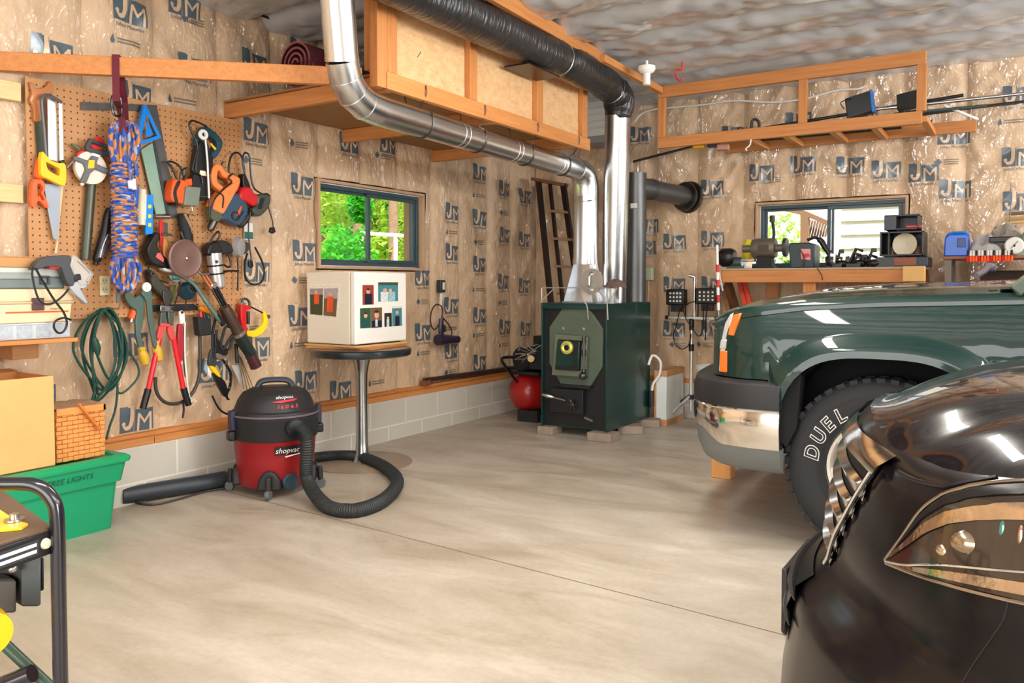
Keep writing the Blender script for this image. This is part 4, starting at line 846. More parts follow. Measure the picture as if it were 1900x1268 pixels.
BEI = mat('toolbox_beige', (226, 204, 164), .45); BEI2 = mat('toolbox_tray', (214, 190, 150), .45)
z2 = PX(133, 562, .28).z; z3 = PX(133, 536, .28).z; ey2 = PX(134, 565, .28).y
tb2 = thing('toolbox', 'beige plastic toolbox with a brown latch on the shelf', 'toolbox', (.15, 1.75, h1_))
def tap(m, x0, x1, y0, y1, z0, z1, e):   # box with a leaning end
    m.prism([V((x0, y0, z0)), V((x0, y1 - e, z0)), V((x0, y1, z1)), V((x0, y0, z1))], V((x1 - x0, 0, 0)))
m = MB(); tap(m, .03, .28, 1.36, ey2, h1_ + .001, z2, .012); build(m, 'body', BEI, tb2, bev=.005)
m = MB(); m.box(.025, .288, 1.35, ey2 + .006, z2, z2 + .008); build(m, 'rim', BEI2, tb2, bev=.002)
m = MB(); tap(m, .03, .28, 1.36, ey2, z2 + .008, z3, -.012); build(m, 'lid', BEI, tb2, bev=.006)
p = PX(70, 565, .285); m = MB(); m.box(.28, .294, p.y - .026, p.y + .026, p.z - .028, p.z + .03); la_ = build(m, 'latch', mat('latch_brown', (86, 60, 60), .4), tb2, bev=.003)
m = MB(); m.box(.2805, .2815, PX(10, 580, .28).y, PX(127, 580, .28).y, PX(60, 581, .281).z, PX(60, 578, .281).z); build(m, 'orange_stripe', ORG, tb2)
m = MB(); m.text('accessories', PX(103, 574.5, .2815), (0, 1, 0), (0, 0, 1), .0085); build(m, 'lettering', BLK, tb2, fix=False, sm=False)
GCS = mat('case_grey', (150, 156, 150), .45); GCL = mat('case_pale', (196, 200, 190), .45)
z4 = PX(120, 498, .26).z; ey3 = PX(120, 515, .26).y; zm = PX(100, 514, .26).z
gc = thing('tool_case', 'two tone grey tool case with a square latch on the beige toolbox', 'tool case', (.14, 1.75, z3))
m = MB(); m.box(.03, .26, 1.3, ey3, z3 + .001, zm); build(m, 'lower_half', mat('case_mid', (112, 124, 122), .45), gc, bev=.006)
m = MB(); m.box(.03, .26, 1.3, ey3, zm, z4); build(m, 'upper_half', GCL, gc, bev=.006)
m = MB(); m.box(.26, .27, 1.3, PX(57, 512, .26).y, zm - .012, zm + .018); build(m, 'grip_rail', GCS, gc, bev=.004)
p = PX(82, 520, .262); m = MB(); m.ring([p + V((0, a, b)) for a, b in ((-.022, -.02), (.022, -.02), (.022, .02), (-.022, .02))], [p + V((0, a, b)) for a, b in ((-.013, -.011), (.013, -.011), (.013, .011), (-.013, .011))], V((.01, 0, 0))); build(m, 'latch', DGY, gc, bev=.002)
z5 = PX(90, 478, .24).z
m = MB(); m.box(.03, .24, 1.3, PX(118, 485, .24).y, z4 + .001, z5); m.box(.03, .244, 1.3, PX(118, 485, .24).y + .003, z5 - .004, z5 + .002); build(m, 'flat_box', mat('kraft_card', (190, 140, 88), .7, var=.06), bev=.002, label='flat brown cardboard box lying topmost on the shelf stack', cat='box')
# electric shear resting on the case
ts = thing('power_shear', 'dark grey electric shear with a clear guard leaning on the grey case', 'power tool', PX(140, 540, .3))
x_ = .33
m = plate([(62, 500), (72, 484), (90, 476), (126, 474), (132, 480), (138, 500), (140, 520), (134, 532), (124, 522), (117, 504), (112, 496), (88, 495), (72, 500)], x_ - .05, x_, 3); build(m, 'handle', mat('shear_grey', (62, 64, 66), .4), ts, bev=.006)
m = plate([(92, 494), (112, 493), (112, 499), (93, 499)], x_ - .04, x_ - .01); build(m, 'trigger', RED, ts, bev=.002)
CLR = mat('clear_guard', (214, 212, 206), .12, coat=.6, alpha=.55)
m = plate([(136, 473), (146, 478), (166, 500), (175, 508), (166, 528), (150, 530), (136, 505), (131, 492)], x_ - .045, x_ + .005); build(m, 'guard', CLR, ts, bev=.004)
m = plate([(146, 480), (172, 508), (164, 525), (161, 522), (168, 508), (144, 484)], x_ + .004, x_ + .012); build(m, 'guard_rib', STL, ts, bev=.002)
m = plate([(134, 524), (160, 520), (162, 532), (158, 536), (150, 536), (164, 562), (160, 565), (138, 545), (130, 535)], x_ - .035, x_ - .002); build(m, 'metal_shoe', mat('cast_alu', (190, 192, 196), .3, .8), ts, bev=.003)
m = plate([(140, 508), (150, 508), (152, 520), (138, 522)], x_ - .05, x_ + .006); build(m, 'cutter_head', BLK, ts, bev=.004)
m = MB(); m.tube(cr([PX(x, y, x_ + .006) for x, y in ((62, 495), (60, 510), (66, 540), (74, 558), (86, 565), (100, 562), (116, 550), (128, 536))] , 5), .005, 6); m.tube(cr([PX(x, y, x_ + .004) for x, y in ((66, 498), (78, 520), (100, 556), (118, 580), (124, 600), (118, 615), (108, 618), (100, 608), (103, 596), (118, 590), (132, 594))], 5), .005, 6); build(m, 'power_cord', BLK, ts)
# ================================================================= green tote with box and basket
TGR = mat('tote_green', (14, 150, 104), .4, coat=.15); TGL = mat('tote_lid', (24, 160, 104), .4, coat=.15)
tt = thing('storage_tote', 'green plastic storage tote on the floor against the wall with marker lettering', 'tote', (.22, 2.0, 0))
ly0, ly1, lx0, lx1, lz = 1.70, 2.355, .03, .425, .362
m = MB()
def rr(x0, x1, y0, y1, z, r=.03): 
    o = []
    for cx, cy, a0 in ((x1 - r, y1 - r, 0), (x0 + r, y1 - r, 90), (x0 + r, y0 + r, 180), (x1 - r, y0 + r, 270)): o += [V((cx + r * math.cos(R(a0 + 22.5 * k)), cy + r * math.sin(R(a0 + 22.5 * k)), z)) for k in range(5)]
    return o
def loft(m, rings, cap=(True, True)):
    n = len(rings[0]); P = [p for r_ in rings for p in r_]
    F = [(i * n + j, i * n + (j + 1) % n, (i + 1) * n + (j + 1) % n, (i + 1) * n + j) for i in range(len(rings) - 1) for j in range(n)]
    if cap[0]: F.append(tuple(range(n))[::-1])
    if cap[1]: F.append(tuple(range((len(rings) - 1) * n, len(rings) * n)))
    m.add(P, F)
loft(m, [rr(lx0 + .05, lx1 - .065, ly0 + .06, ly1 - .07, .0), rr(lx0 + .035, lx1 - .045, ly0 + .04, ly1 - .05, .23), rr(lx0 + .022, lx1 - .028, ly0 + .028, ly1 - .035, .235), rr(lx0 + .012, lx1 - .014, ly0 + .012, ly1 - .016, .335)]); build(m, 'bin', TGR, tt)
m = MB(); loft(m, [rr(lx0, lx1 - .004, ly0, ly1 - .004, .33), rr(lx0, lx1, ly0, ly1, .342), rr(lx0, lx1, ly0, ly1, .352), rr(lx0 + .012, lx1 - .012, ly0 + .012, ly1 - .012, lz), rr(lx0 + .06, lx1 - .05, ly0 + .06, ly1 - .05, lz), rr(lx0 + .065, lx1 - .055, ly0 + .065, ly1 - .055, lz - .012)]); build(m, 'lid', TGL, tt, ang=30)
mk = mat('marker_ink', (14, 84, 58), .5)
m = MB(); q0 = V((lx1 - .0185, 2.19, .276)); m.text('TREE LIGHTS', q0 + V((0, -.14, 0)), (0, 1, 0), (.14, 0, 1), .027, shear=.15); build(m, 'marker_lettering', mk, tt, fix=False, sm=False)
CARD = mat('cardboard', (218, 172, 108), .7, var=.05, bump=.02); CARDI = mat('cardboard_inside', (196, 128, 72), .75, var=.08)
bp0 = PX(103, 866, .37); by1 = bp0.y; bz0 = lz + .001; bz1 = PX(103, 697, .37).z
cbx = thing('cardboard_box', 'large open cardboard box standing on the green tote', 'box', (.2, by1 - .25, bz0))
m = MB(); t = .006; bx0, bx1, by0 = .05, .37, by1 - .46
m.box(bx1 - t, bx1, by0, by1, bz0, bz1); m.box(bx0, bx0 + t, by0, by1, bz0, bz1); m.box(bx0 + t, bx1 - t, by0, by0 + t, bz0, bz1); m.box(bx0 + t, bx1 - t, by1 - t, by1, bz0, bz1); m.box(bx0, bx1, by0, by1, bz0, bz0 + t); build(m, 'box_walls', CARD, cbx, bev=.002)
m = MB(); m.box(bx0 + t, bx0 + t + .003, by0 + t, by1 - t, bz0 + .02, bz1 - .001); m.box(bx0 + t + .003, bx1 - t, by1 - t - .003, by1 - t, bz0 + .02, bz1 - .001); build(m, 'inner_lining', CARDI, cbx)
m = MB(); m.prism([V((bx0 + .003, by0, bz1)), V((bx0 + .003, by1, bz1)), V((bx0 - .03, by1 - .02, bz1 + .012)), V((bx0 - .03, by0, bz1 + .012))], V((.004, 0, .004))); build(m, 'flap', CARDI, cbx)
# basket
WIC = mat('wicker', (222, 150, 80), .55, var=.14, vs=14, coat=.1); 
bk = thing('picnic_basket', 'woven wood picnic basket with a swing handle on the green tote', 'basket', (.2, 2.2, lz))
kx0, kx1, ky0, ky1, kz0 = .06, .335, 2.03, 2.265, lz + .001; kz1 = PX(181, 750, .33).z
m = MB(); m.box(kx0 + .008, kx1 - .008, ky0, ky1 - .02, kz0, kz1 - .012); build(m, 'inner_wall', WIC, bk)
m = MB(); rows = 11
for i in range(rows):
    z = kz0 + (kz1 - kz0 - .02) * (i + .5) / rows; h = (kz1 - kz0 - .02) / rows * .46
    k = 9
    for j in range(k):
        y = ky0 + (ky1 - ky0) * (j + .5) / k; out = .004 if (i + j) % 2 else -.001
        m.box(kx1 - .010, kx1 - .001 + out, y - (ky1 - ky0) / k * .5, y + (ky1 - ky0) / k * .5, z - h, z + h)
    for j in range(8):
        x = kx0 + (kx1 - kx0) * (j + .5) / 8; out = .004 if (i + j) % 2 else -.001
        m.box(x - (kx1 - kx0) / 16, x + (kx1 - kx0) / 16, ky1 - .022, ky1 - .012 + out, z - h, z + h)
build(m, 'weave', WIC, bk, bev=.0025)
m = MB(); m.box(kx1 - .004, kx1 + .006, ky0, ky1 + .006, kz1 - .034, kz1); m.box(kx0, kx1 + .006, ky1 - .012, ky1 + .006, kz1 - .034, kz1); build(m, 'rim', WIC, bk, bev=.004)
m = MB(); m.grid(lambda u, v: V((u, v, kz1 - .004 + .01 * math.sin((u - kx0) / (kx1 - kx0) * math.pi) + .004 * math.sin(v * 90))), steps(kx0, kx1, .03), steps(ky0, ky1, .02)); build(m, 'lid', mat('woven_lid', (176, 140, 112), .6, var=.25, vs=40), bk, fix=False)
m = MB(); a_, b_ = PX(145, 749, .35), PX(183, 795, .352); m.beam(a_, b_, .01, .022, (1, 0, 0)); m.tube([b_ + V((-.3, 0, 0)), b_ + V((.004, 0, 0))], .011, 10); build(m, 'swing_handle', mat('handle_wood', (208, 122, 56), .45), bk, bev=.003)
# ================================================================= generator at the frame's edge
FRK = mat('frame_black', (26, 24, 32), .22, coat=.6, cr=.08)
P0 = CAM + ray(107, 1000) * 1.9; gz = (CAM + ray(60, 897) * 1.9).z
gn = thing('portable_generator', 'portable generator in a glossy black tube frame at the garage floor edge', 'generator', (P0.x - .3, P0.y - .25, 0))
rt = V((.845, .534, 0)); fw = V((-.99, .10, 0))
def gp(a, b, z): return V((P0.x, P0.y, 0)) + rt * a + fw * b + V((0, 0, z))
for b in (0, .42):
    m = MB(); m.tube(cr([gp(0, b, .03), gp(0, b, .2), gp(0, b, .45), gp(0, b, gz - .09), gp(-.012, b, gz - .035), gp(-.05, b, gz - .004), gp(-.12, b, gz), gp(-.3, b, gz), gp(-.45, b, gz), gp(-.55, b, gz - .02), gp(-.59, b, gz - .08), gp(-.59, b, .4), gp(-.59, b, .03)], 6), .0165, 14); build(m, 'tube_frame', FRK, gn)
for a in (0, -.59):
    m = MB(); m.tube([gp(a, 0, .045), gp(a, .42, .045)], .015, 12); build(m, 'cross_tube', FRK, gn)
dk_ = [PZ(x, y, .63) for x, y in ((97, 977), (0, 905), (-140, 800), (-260, 1000), (-100, 1046), (0, 1008))]
m = MB(); m.prism(dk_, V((0, 0, -.02))); build(m, 'deck', mat('deck_brown', (98, 78, 62), .5), gn, bev=.003)
m = MB(); a_, b_ = PZ(99, 979, .625), PZ(-100, 1046, .625); m.beam(a_ + V((0, 0, -.03)), b_ + V((0, 0, -.03)), .02, .055); fp_ = build(m, 'front_panel', FDK, gn, bev=.003)
dn = (b_ - a_).normalized(); nn = V((-dn.y, dn.x, 0)); nn = nn if nn.dot(CAM - a_) > 0 else -nn
def fpq(m, s0, s1, h0, h1, l): m.add([a_ + dn * s + nn * (.0105 + l) + V((0, 0, h)) for s, h in ((s0, h0), (s1, h0), (s1, h1), (s0, h1))], [(0, 1, 2, 3)])
m = MB(); fpq(m, .05, .25, -.048, -.012, .0005); m.mi(1); fpq(m, .056, .2, -.027, -.019, .001); fpq(m, .056, .2, -.042, -.034, .001); build(m, 'rating_plate', [DGY, WHT], fp_, fix=False)
m = MB(); m.lathe([(.001, 0), (.013, 0), (.011, .006), (.001, .008)], a_ + dn * .032 + nn * .0105 + V((0, 0, -.028)), nn, 16); build(m, 'screw_head', mat('pale_screw', (206, 202, 180), .4), fp_)
m = MB(); q = [PZ(x, y, .636) for x, y in ((0, 946), (24, 962), (52, 972), (40, 980), (0, 984), (-80, 1000), (-100, 950))]; m.prism(q, V((0, 0, -.005))); build(m, 'yellow_plate', mat('tank_yellow', (250, 200, 30), .3, coat=.3), gn)
m = MB(); p = PZ(27, 966, .637); m.lathe([(.001, 0), (.022, 0), (.022, .004), (.011, .005), (.011, .016), (.001, .017)], p, (0, 0, 1), 6 * 3); build(m, 'bolt', STL, gn)
def gbox(px0, px1, py0, py1, t0, dep, nm, mt, bev=.008):
    a, b, c = CAM + ray(px0, py0) * t0, CAM + ray(px1, py0) * t0, CAM + ray(px0, py1) * t0
    m = MB(); m.obox((b + c) / 2 + fw * dep / 2, (b - a) / 2, fw * dep / 2, (c - a) / 2); return build(m, nm, mt, gn, bev=bev)
gbox(-160, 84, 1032, 1100, 2.03, .22, 'engine_block', FDK); gbox(40, 78, 1030, 1128, 2.0, .12, 'air_filter', mat('engine_grey', (66, 72, 74), .4)); gbox(-60, 32, 1075, 1140, 1.99, .1, 'cooling_shroud', mat('engine_dark', (70, 66, 58), .5))
m = MB(); m.ball(CAM + ray(24, 1055) * 1.98, .012); build(m, 'knob', STL, gn)
m = MB(); a_ = CAM + ray(-34, 1170) * 1.86; m.lathe([(.001, -.05), (.05, -.045), (.056, 0), (.05, .045), (.001, .05)], a_, fw, 24); build(m, 'fuel_cap', YEL, gn)
m = MB(); m.tube([CAM + ray(-30, 1160) * 2.0, CAM + ray(92, 1275) * 2.0], .014, 10); build(m, 'brace_bar', mat('brace_green', (50, 74, 56), .35), gn)
m = MB(); m.tube([CAM + ray(-60, 1300) * 1.95, CAM + ray(60, 1250) * 1.95], .022, 10); build(m, 'carry_bar', FRK, gn)
# ================================================================= pegboard and everything hanging on it
PEG = mat('pegboard', (190, 138, 90), .55, var=.06)
N, L, B = nodes(PEG)
tc = N.new('ShaderNodeTexCoord'); s_ = N.new('ShaderNodeSeparateXYZ'); L.new(tc.outputs['Object'], s_.inputs[0])
def cell(o):
    x = mth('FRACT', mth('ADD', mth('MULTIPLY', o, 1 / .0335), 50.0)); return mth('SUBTRACT', x, .5)
u_, v_ = cell(s_.outputs[1]), cell(s_.outputs[2])
dd = mth('LESS_THAN', mth('ADD', mth('MULTIPLY', u_, u_), mth('MULTIPLY', v_, v_)), .016)
src = B.inputs['Base Color'].links[0].from_socket
L.new(mixc(src, lin((60, 38, 24)), dd), B.inputs['Base Color'])
a_, b_ = PX(47, 150, .02), PX(451, 560, .02); pz1 = PX(94, 151, .02).z; pz0 = PX(200, 590, .02).z
m = MB(); m.box(.014, .02, a_.y, b_.y, pz0, pz1); build(m, 'pegboard', PEG, sm=False, label='brown perforated hardboard panel of hanging tools on the insulated wall', cat='pegboard')
for i, z in enumerate((pz0 + .05, pz1 - .05)):
    m = MB(); m.box(-.05, .0135, a_.y + .05, b_.y - .05, z - .02, z + .02); struct(m, 'trim_%d' % (3 + i), WY)
WOODH = mat('saw_handle', (176, 108, 56), .45, var=.15, coat=.2); BLADE = mat('saw_blade', (206, 202, 194), .35, .6, bump=.02, bs=4)
def tl(name, label, cat, px, py, x=.05, group=None): return thing(name, label, cat, PX(px, py, x), group)
def pl(t, name, mt, pts, x0, x1, n=3, bev=.004): return build(plate(pts, x0, x1, n), name, mt, t, bev=bev)
def hole(t, name, mt, out, inn, x0, x1, n=3, bev=.003):
    m = MB(); m.ring(XP(out, x1, n), XP(inn, x1, n), V((x0 - x1, 0, 0))); return build(m, name, mt, t, bev=bev)
def ln(t, name, mt, pts, x, r=.004, n=5, seg=8): return build(cord(pts, x, r, n, seg), name, mt, t)
# old wooden hand saw
t = tl('hand_saw', 'old hand saw with a worn wooden handle hanging behind the hacksaw', 'saw', 70, 180)
pl(t, 'handle', WOODH, [(56, 152), (62, 155), (66, 164), (80, 163), (88, 158), (92, 150), (97, 160), (96, 172), (84, 178), (74, 184), (76, 200), (78, 222), (64, 224), (63, 200), (56, 186), (60, 172)], .028, .048)
pl(t, 'blade', mat('old_blade', (66, 70, 56), .5, .5, var=.2), [(65, 222), (80, 222), (84, 300), (76, 310), (70, 300)], .032, .036, 0, .0005)
# two orange handled saws
t = tl('hand_saw', 'hand saw with an orange handle and bright narrow blade pointing up', 'saw', 85, 250)
pl(t, 'blade', BLADE, [(88, 184), (102, 183), (103, 192), (112, 300), (90, 296)], .062, .066, 0, .0005)
hole(t, 'handle', ORG, [(72, 296), (80, 292), (82, 330), (70, 330), (67, 320)], [(75, 302), (77, 300), (78, 322), (73, 323), (72, 315)], .05, .075)
t = tl('hand_saw', 'lower hand saw with an orange handle and tapering blade pointing down', 'saw', 90, 380)
hole(t, 'handle', ORG, [(62, 336), (70, 333), (80, 336), (84, 350), (82, 360), (90, 380), (88, 386), (72, 372), (66, 384), (59, 380), (58, 362)], [(70, 342), (74, 341), (78, 345), (80, 352), (77, 358), (82, 370), (78, 372), (73, 362), (72, 366), (70, 364), (69, 352)], .045, .07)
pl(t, 'blade', mat('bluish_blade', (150, 158, 168), .45, .4), [(82, 342), (112, 342), (110, 400), (107, 446), (99, 443), (88, 385)], .05, .054, 0, .0005)
pl(t, 'blade_edge', mat('blade_edge', (206, 190, 150), .4), [(112, 344), (118, 346), (112, 400), (106, 470), (101, 470), (107, 440), (110, 400)], .045, .049, 0, .0005)
# hacksaw
t = tl('hacksaw', 'hacksaw with a grey bow frame and big yellow handle', 'saw', 98, 300)
ln(t, 'bow_frame', mat('frame_grey', (92, 92, 96), .35, .4), [(86, 290), (82, 240), (78, 195), (80, 181), (88, 177), (104, 184), (114, 191)], .085, .0095, 5)
pl(t, 'blade', mat('pale_blade', (236, 232, 226), .3, .2), [(110, 190), (115.5, 192), (118, 298), (112, 298)], .08, .088, 0, .001)
hole(t, 'grip', YEL, [(78, 282), (86, 288), (96, 298), (110, 303), (122, 306), (122, 342), (112, 343), (92, 333), (78, 326), (76, 310)], [(86, 301), (91, 303), (98, 306), (105, 310), (111, 314), (111, 324), (108, 326), (98, 321), (92, 317), (88, 312)], .07, .1)
pl(t, 'tension_screw', BLK, [(112, 298), (120, 296), (121, 304), (113, 304)], .075, .098, 0)
# open reel tape measure
t = tl('tape_reel', 'open reel measuring tape with a white disc and grey cross frame', 'tape measure', 172, 315)
c = PX(167, 312, .075); m = MB(); m.lathe([(.001, -.012), (.083, -.012), (.083, .012), (.001, .012)], c, (1, 0, 0), 32); build(m, 'tape_disc', mat('tape_ivory', (232, 214, 196), .5), t)
pl(t, 'cross_frame', GRY, [(137, 292), (140, 289), (158, 296), (166, 298), (172, 288), (184, 292), (180, 304), (203, 314), (202, 321), (196, 322), (178, 314), (168, 322), (162, 338), (150, 340), (154, 328), (160, 314), (156, 304), (138, 297)], .085, .104, 0, .005)
pl(t, 'yellow_label', YEL, [(165, 297), (176, 297), (175, 312), (163, 313)], .104, .107, 0, .001)
hole(t, 'handle', DGY, [(166, 258), (172, 258), (206, 272), (206, 282), (200, 290), (188, 288), (164, 280), (160, 272)], [(170, 266), (176, 266), (198, 275), (198, 278), (194, 281), (184, 279), (170, 274), (169, 270)], .085, .105, 3)
pl(t, 'neck', WHT, [(172, 282), (188, 288), (184, 294), (170, 290)], .088, .1, 0)
pl(t, 'winder', RED, [(178, 256), (186, 254), (194, 262), (195, 270), (186, 268), (178, 264)], .07, .095); pl(t, 'red_core', RED, [(170, 268), (184, 272), (188, 278), (178, 278), (170, 273)], .08, .092)
pl(t, 'red_tab', RED, [(146, 282), (158, 278), (160, 284), (152, 290), (144, 289)], .06, .08); ln(t, 'crank', STL, [(139, 296), (124, 312)], .085, .006); pl(t, 'nose', WHT, [(150, 338), (158, 341), (155, 345), (152, 344)], .085, .1, 0)
pl(t, 'hook_claw', mat('olive_metal', (98, 104, 74), .5, .3), [(131, 266), (142, 268), (152, 276), (150, 283), (140, 274)], .05, .06)
# grey tube leaning down the board
m = MB(); m.tube([PX(170, 330, .05), PX(158, 482, .05)], .024, 14); m.tube([PX(171, 326, .05), PX(170, 338, .05)], .031, 14)
build(m, 'pipe', mat('tube_greygreen', (78, 80, 70), .4, .5), label='long grey green tube hanging below the tape reel', cat='pipe')
# rotary tool
t = tl('rotary_tool', 'black and silver rotary tool hanging nose down beside the rope coil', 'power tool', 190, 440)
m = MB(); q = [PX(204, 388, .06), PX(200, 400, .06), PX(196, 425, .06), PX(188, 455, .06), PX(181, 478, .06), PX(177, 492, .06)]; m.tube(cr(q, 4), [.018 + .006 * math.sin(i / 20 * 3.1) if i < 18 else .012 for i in range(21)], 14); build(m, 'body', BLK, t)
pl(t, 'silver_shell', STL, [(200, 434), (206, 440), (206, 456), (196, 470), (186, 480), (190, 458)], .07, .085); ln(t, 'hang_cord', BLK, [(203, 398), (205, 384), (209, 374)], .06, .004)
for k in range(4): ln(t, 'vent_slot', WHT, [(183 + k, 476 - 4 * k), (191 + k, 478 - 4 * k)], .083, .0012, 2)
# rope coil with strap and clip
def ropem(name, st):
    m_ = mat(name, (70, 104, 186), .75); N, L, B = nodes(m_); tc = N.new('ShaderNodeTexCoord'); mp = N.new('ShaderNodeMapping'); mp.inputs['Scale'].default_value = st; vz = N.new('ShaderNodeTexVoronoi'); vz.inputs['Scale'].default_value = 42
    L.new(tc.outputs['Object'], mp.inputs[0]); L.new(mp.outputs[0], vz.inputs['Vector']); r = N.new('ShaderNodeValToRGB'); e = r.color_ramp.elements; r.color_ramp.interpolation = 'CONSTANT'
    e[0].position = 0; e[0].color = lin((168, 172, 186)); e[1].position = .12; e[1].color = lin((44, 82, 168)); q = e.new(.56); q.color = lin((188, 124, 70)); q = e.new(.86); q.color = lin((120, 104, 130))
    c = N.new('ShaderNodeSeparateColor'); L.new(vz.outputs['Color'], c.inputs[0]); L.new(c.outputs[0], r.inputs[0]); L.new(r.outputs[0], B.inputs['Base Color']); return m_
ROPE = ropem('rope_strand', (1, 1.6, .75)); ROPEW = ropem('rope_wrap', (1, .8, 2.4))
t = tl('rope_coil', 'thick coil of blue and orange rope hanging from a maroon strap', 'rope', 230, 360, .15)
m = MB(); xr = .17
for k in range(7):
    f = k / 6; m.tube(cr([PX(212 + 36 * f, 302, xr - .02), PX(205 + 52 * f, 268, xr + .01 * math.sin(k * 2.4)), PX(208 + 44 * f, 240 + 5 * math.sin(k * 1.7), xr + .015 * math.cos(k * 2)), PX(214 + 30 * f, 226 + 4 * abs(f - .5), xr), PX(216 + 28 * f, 240, xr - .035), PX(220 + 24 * f, 300, xr - .05)], 5), .0125, 8)
build(m, 'upper_loops', ROPE, t)
m = MB(); hx = []
n = 24 * 13
for i in range(n):
    f = i / n; an = 2 * math.pi * i / 13; c = PX(229 + 3 * f, 305 + 175 * f, xr - .02); hx.append(c + V((.05 * math.sin(an), .058 * math.cos(an), .004 * math.sin(an * 3))))
m.tube(hx, .0108, 8); build(m, 'wrapping', ROPEW, t)
m = MB()
for k in range(6):
    f = k / 5; m.tube(cr([PX(214 + 30 * f, 476, xr), PX(207 + 52 * f, 496, xr + .015 * math.sin(k * 2.1)), PX(210 + 46 * f, 518 + 6 * math.sin(k * 1.9), xr), PX(222 + 24 * f, 538 - 8 * abs(f - .5), xr), PX(232 + 6 * f, 530, xr - .02), PX(226 + 12 * f, 482, xr - .03)], 5), .0122, 8)
build(m, 'lower_loops', ROPE, t)
m = MB(); m.tube(cr([PX(252, 302, xr + .04), PX(254, 340, xr + .04), PX(252, 380, xr + .03)], 4), .011, 8); m.tube(cr([PX(240, 300, xr + .04), PX(243, 335, xr + .05)], 4), .011, 8); build(m, 'loose_end', ROPE, t)
for a in ((241, 335, 243, 350), (247, 332, 249, 352)):
    m = MB(); m.tube([PX(a[0], a[1], xr + .05), PX(a[2], a[3], xr + .05)], .0125, 10); build(m, 'white_tip', WHT, t)
STR = mat('maroon_webbing', (98, 26, 40), .75, bump=.2, bs=200)
brz = LZ + .092
def brp(px): # point over the diagonal board seen at this column
    d = ray(px, 140); A = V((-.02, 1.98, 0)); D = V((LX - .04, LY0 - .09 - 1.98, 0)); 
    den = d.x * (-D.y) - d.y * (-D.x); k = ((A.x - CAM.x) * (-D.y) - (A.y - CAM.y) * (-D.x)) / den; return CAM + V((d.x, d.y, 0)) * k
bp_ = brp(218); bx = bp_.x
t = tl('webbing_strap', 'maroon webbing strap looped over the pine board above the rope', 'strap', 222, 180, bx)
m = MB(); sd = V((.75, .66, 0)).normalized() * .0165; nrm = V((.66, -.75, 0)).normalized()
def ribbon(m, pts, w=1.0, th=.002):
    pts = [V(p) for p in pts]
    for i in range(len(pts) - 1):
        a, b = pts[i], pts[i + 1]; d = (b - a).normalized(); nn = sd.cross(d).normalized() * th
        m.add([a - sd * w - nn, a + sd * w - nn, b + sd * w - nn, b - sd * w - nn, a - sd * w + nn, a + sd * w + nn, b + sd * w + nn, b - sd * w + nn], [(0, 1, 2, 3), (7, 6, 5, 4), (0, 4, 5, 1), (1, 5, 6, 2), (2, 6, 7, 3), (3, 7, 4, 0)])
f0 = V((bp_.x, bp_.y, 0)) + nrm * .026
zlo = PX(228, 246, .19).z
ribbon(m, [V((f0.x, f0.y, brz + .004)), V((f0.x, f0.y, 2.09)), PX(222, 200, .19), PX(230, 246, .19)])
b0 = V((bp_.x, bp_.y, 0)) - nrm * .026
ribbon(m, [V((f0.x, f0.y, brz + .004)), V((b0.x, b0.y, brz + .004))]); ribbon(m, [V((b0.x, b0.y, brz + .004)), PX(231, 190, .16), PX(233, 230, .165), PX(230, 246, .18)])
build(m, 'webbing', STR, t)
c = PX(216, 196, .215); ck = []
m = MB(); m.tube(cr([c + V((0, a, b)) for a, b in ((-.012, .05), (.02, .045), (.028, 0), (.022, -.045), (-.01, -.05), (-.024, -.02), (-.024, .03))], 5, True), .006, 8, True); build(m, 'snap_clip', mat('clip_steel', (70, 70, 76), .25, .9), t)
# squares
t = tl('framing_square', 'large dark grey steel framing square behind the rope coil', 'square', 290, 250)
pl(t, 'blade', mat('square_grey', (92, 92, 90), .4, .5, var=.1), [(151, 189), (291, 195), (331, 404), (314, 404), (276, 206), (151, 204)], .03, .035, 0, .001)
t = tl('speed_square', 'bright blue triangular speed square in front of the framing square', 'square', 275, 235)
SQB = mat('square_blue', (0, 132, 226), .35, coat=.3)
hole(t, 'plate', SQB, [(269, 195), (273, 197), (300, 256), (253, 272), (252, 268)], [(272, 214), (275, 216), (292, 252), (263, 261), (262, 258)], .065, .07, 0, .002)
pl(t, 'rib', SQB, [(273, 222), (285, 250), (270, 254)], .0655, .0685, 0, .001); pl(t, 'fence', SQB, [(268, 194), (273, 194), (256, 272), (251, 272)], .06, .085, 0, .002)
pl(t, 'printed_slot', BLK, [(271, 257), (285, 252), (285.5, 254), (272, 258.6)], .0686, .0692, 0, 0)
# long pale green metal channel, and the slim parts with it
t = tl('drywall_square', 'long pale green metal rule hanging beneath the blue square', 'rule', 285, 340)
pl(t, 'rule', mat('pale_green_metal', (140, 172, 154), .4, .35, var=.08), [(262, 278), (284, 264), (312, 396), (290, 400), (276, 340)], .042, .05, 0, .002)
pl(t, 'dark_edge', DGY, [(284, 264), (289, 264), (314, 396), (309, 397)], .042, .056, 0, .001)
m = MB(); m.tube([PX(286, 402, .055), PX(314, 402, .055)], .014, 10); build(m, 'clamp_foot', STL, t)
t = tl('sealant_tube', 'cream sealant tube hanging beside the blue spirit level', 'tube', 263, 385)
m = MB(); m.tube([PX(264, 357, .07), PX(264, 362, .07), PX(262, 380, .07), PX(262, 418, .07)], [.017, .023, .021, .023], 14); build(m, 'tube', CRM, t); m = MB(); m.tube([PX(264, 352, .07), PX(264, 358, .07)], .02, 12); build(m, 'collar', WHT, t)
t = tl('spirit_level', 'small blue spirit level with yellow vials under the pale green rule', 'level', 278, 398)
pl(t, 'bar', mat('level_blue', (24, 140, 232), .4), [(272, 361), (285, 361), (284, 434), (270, 436)], .07, .09, 0, .003)
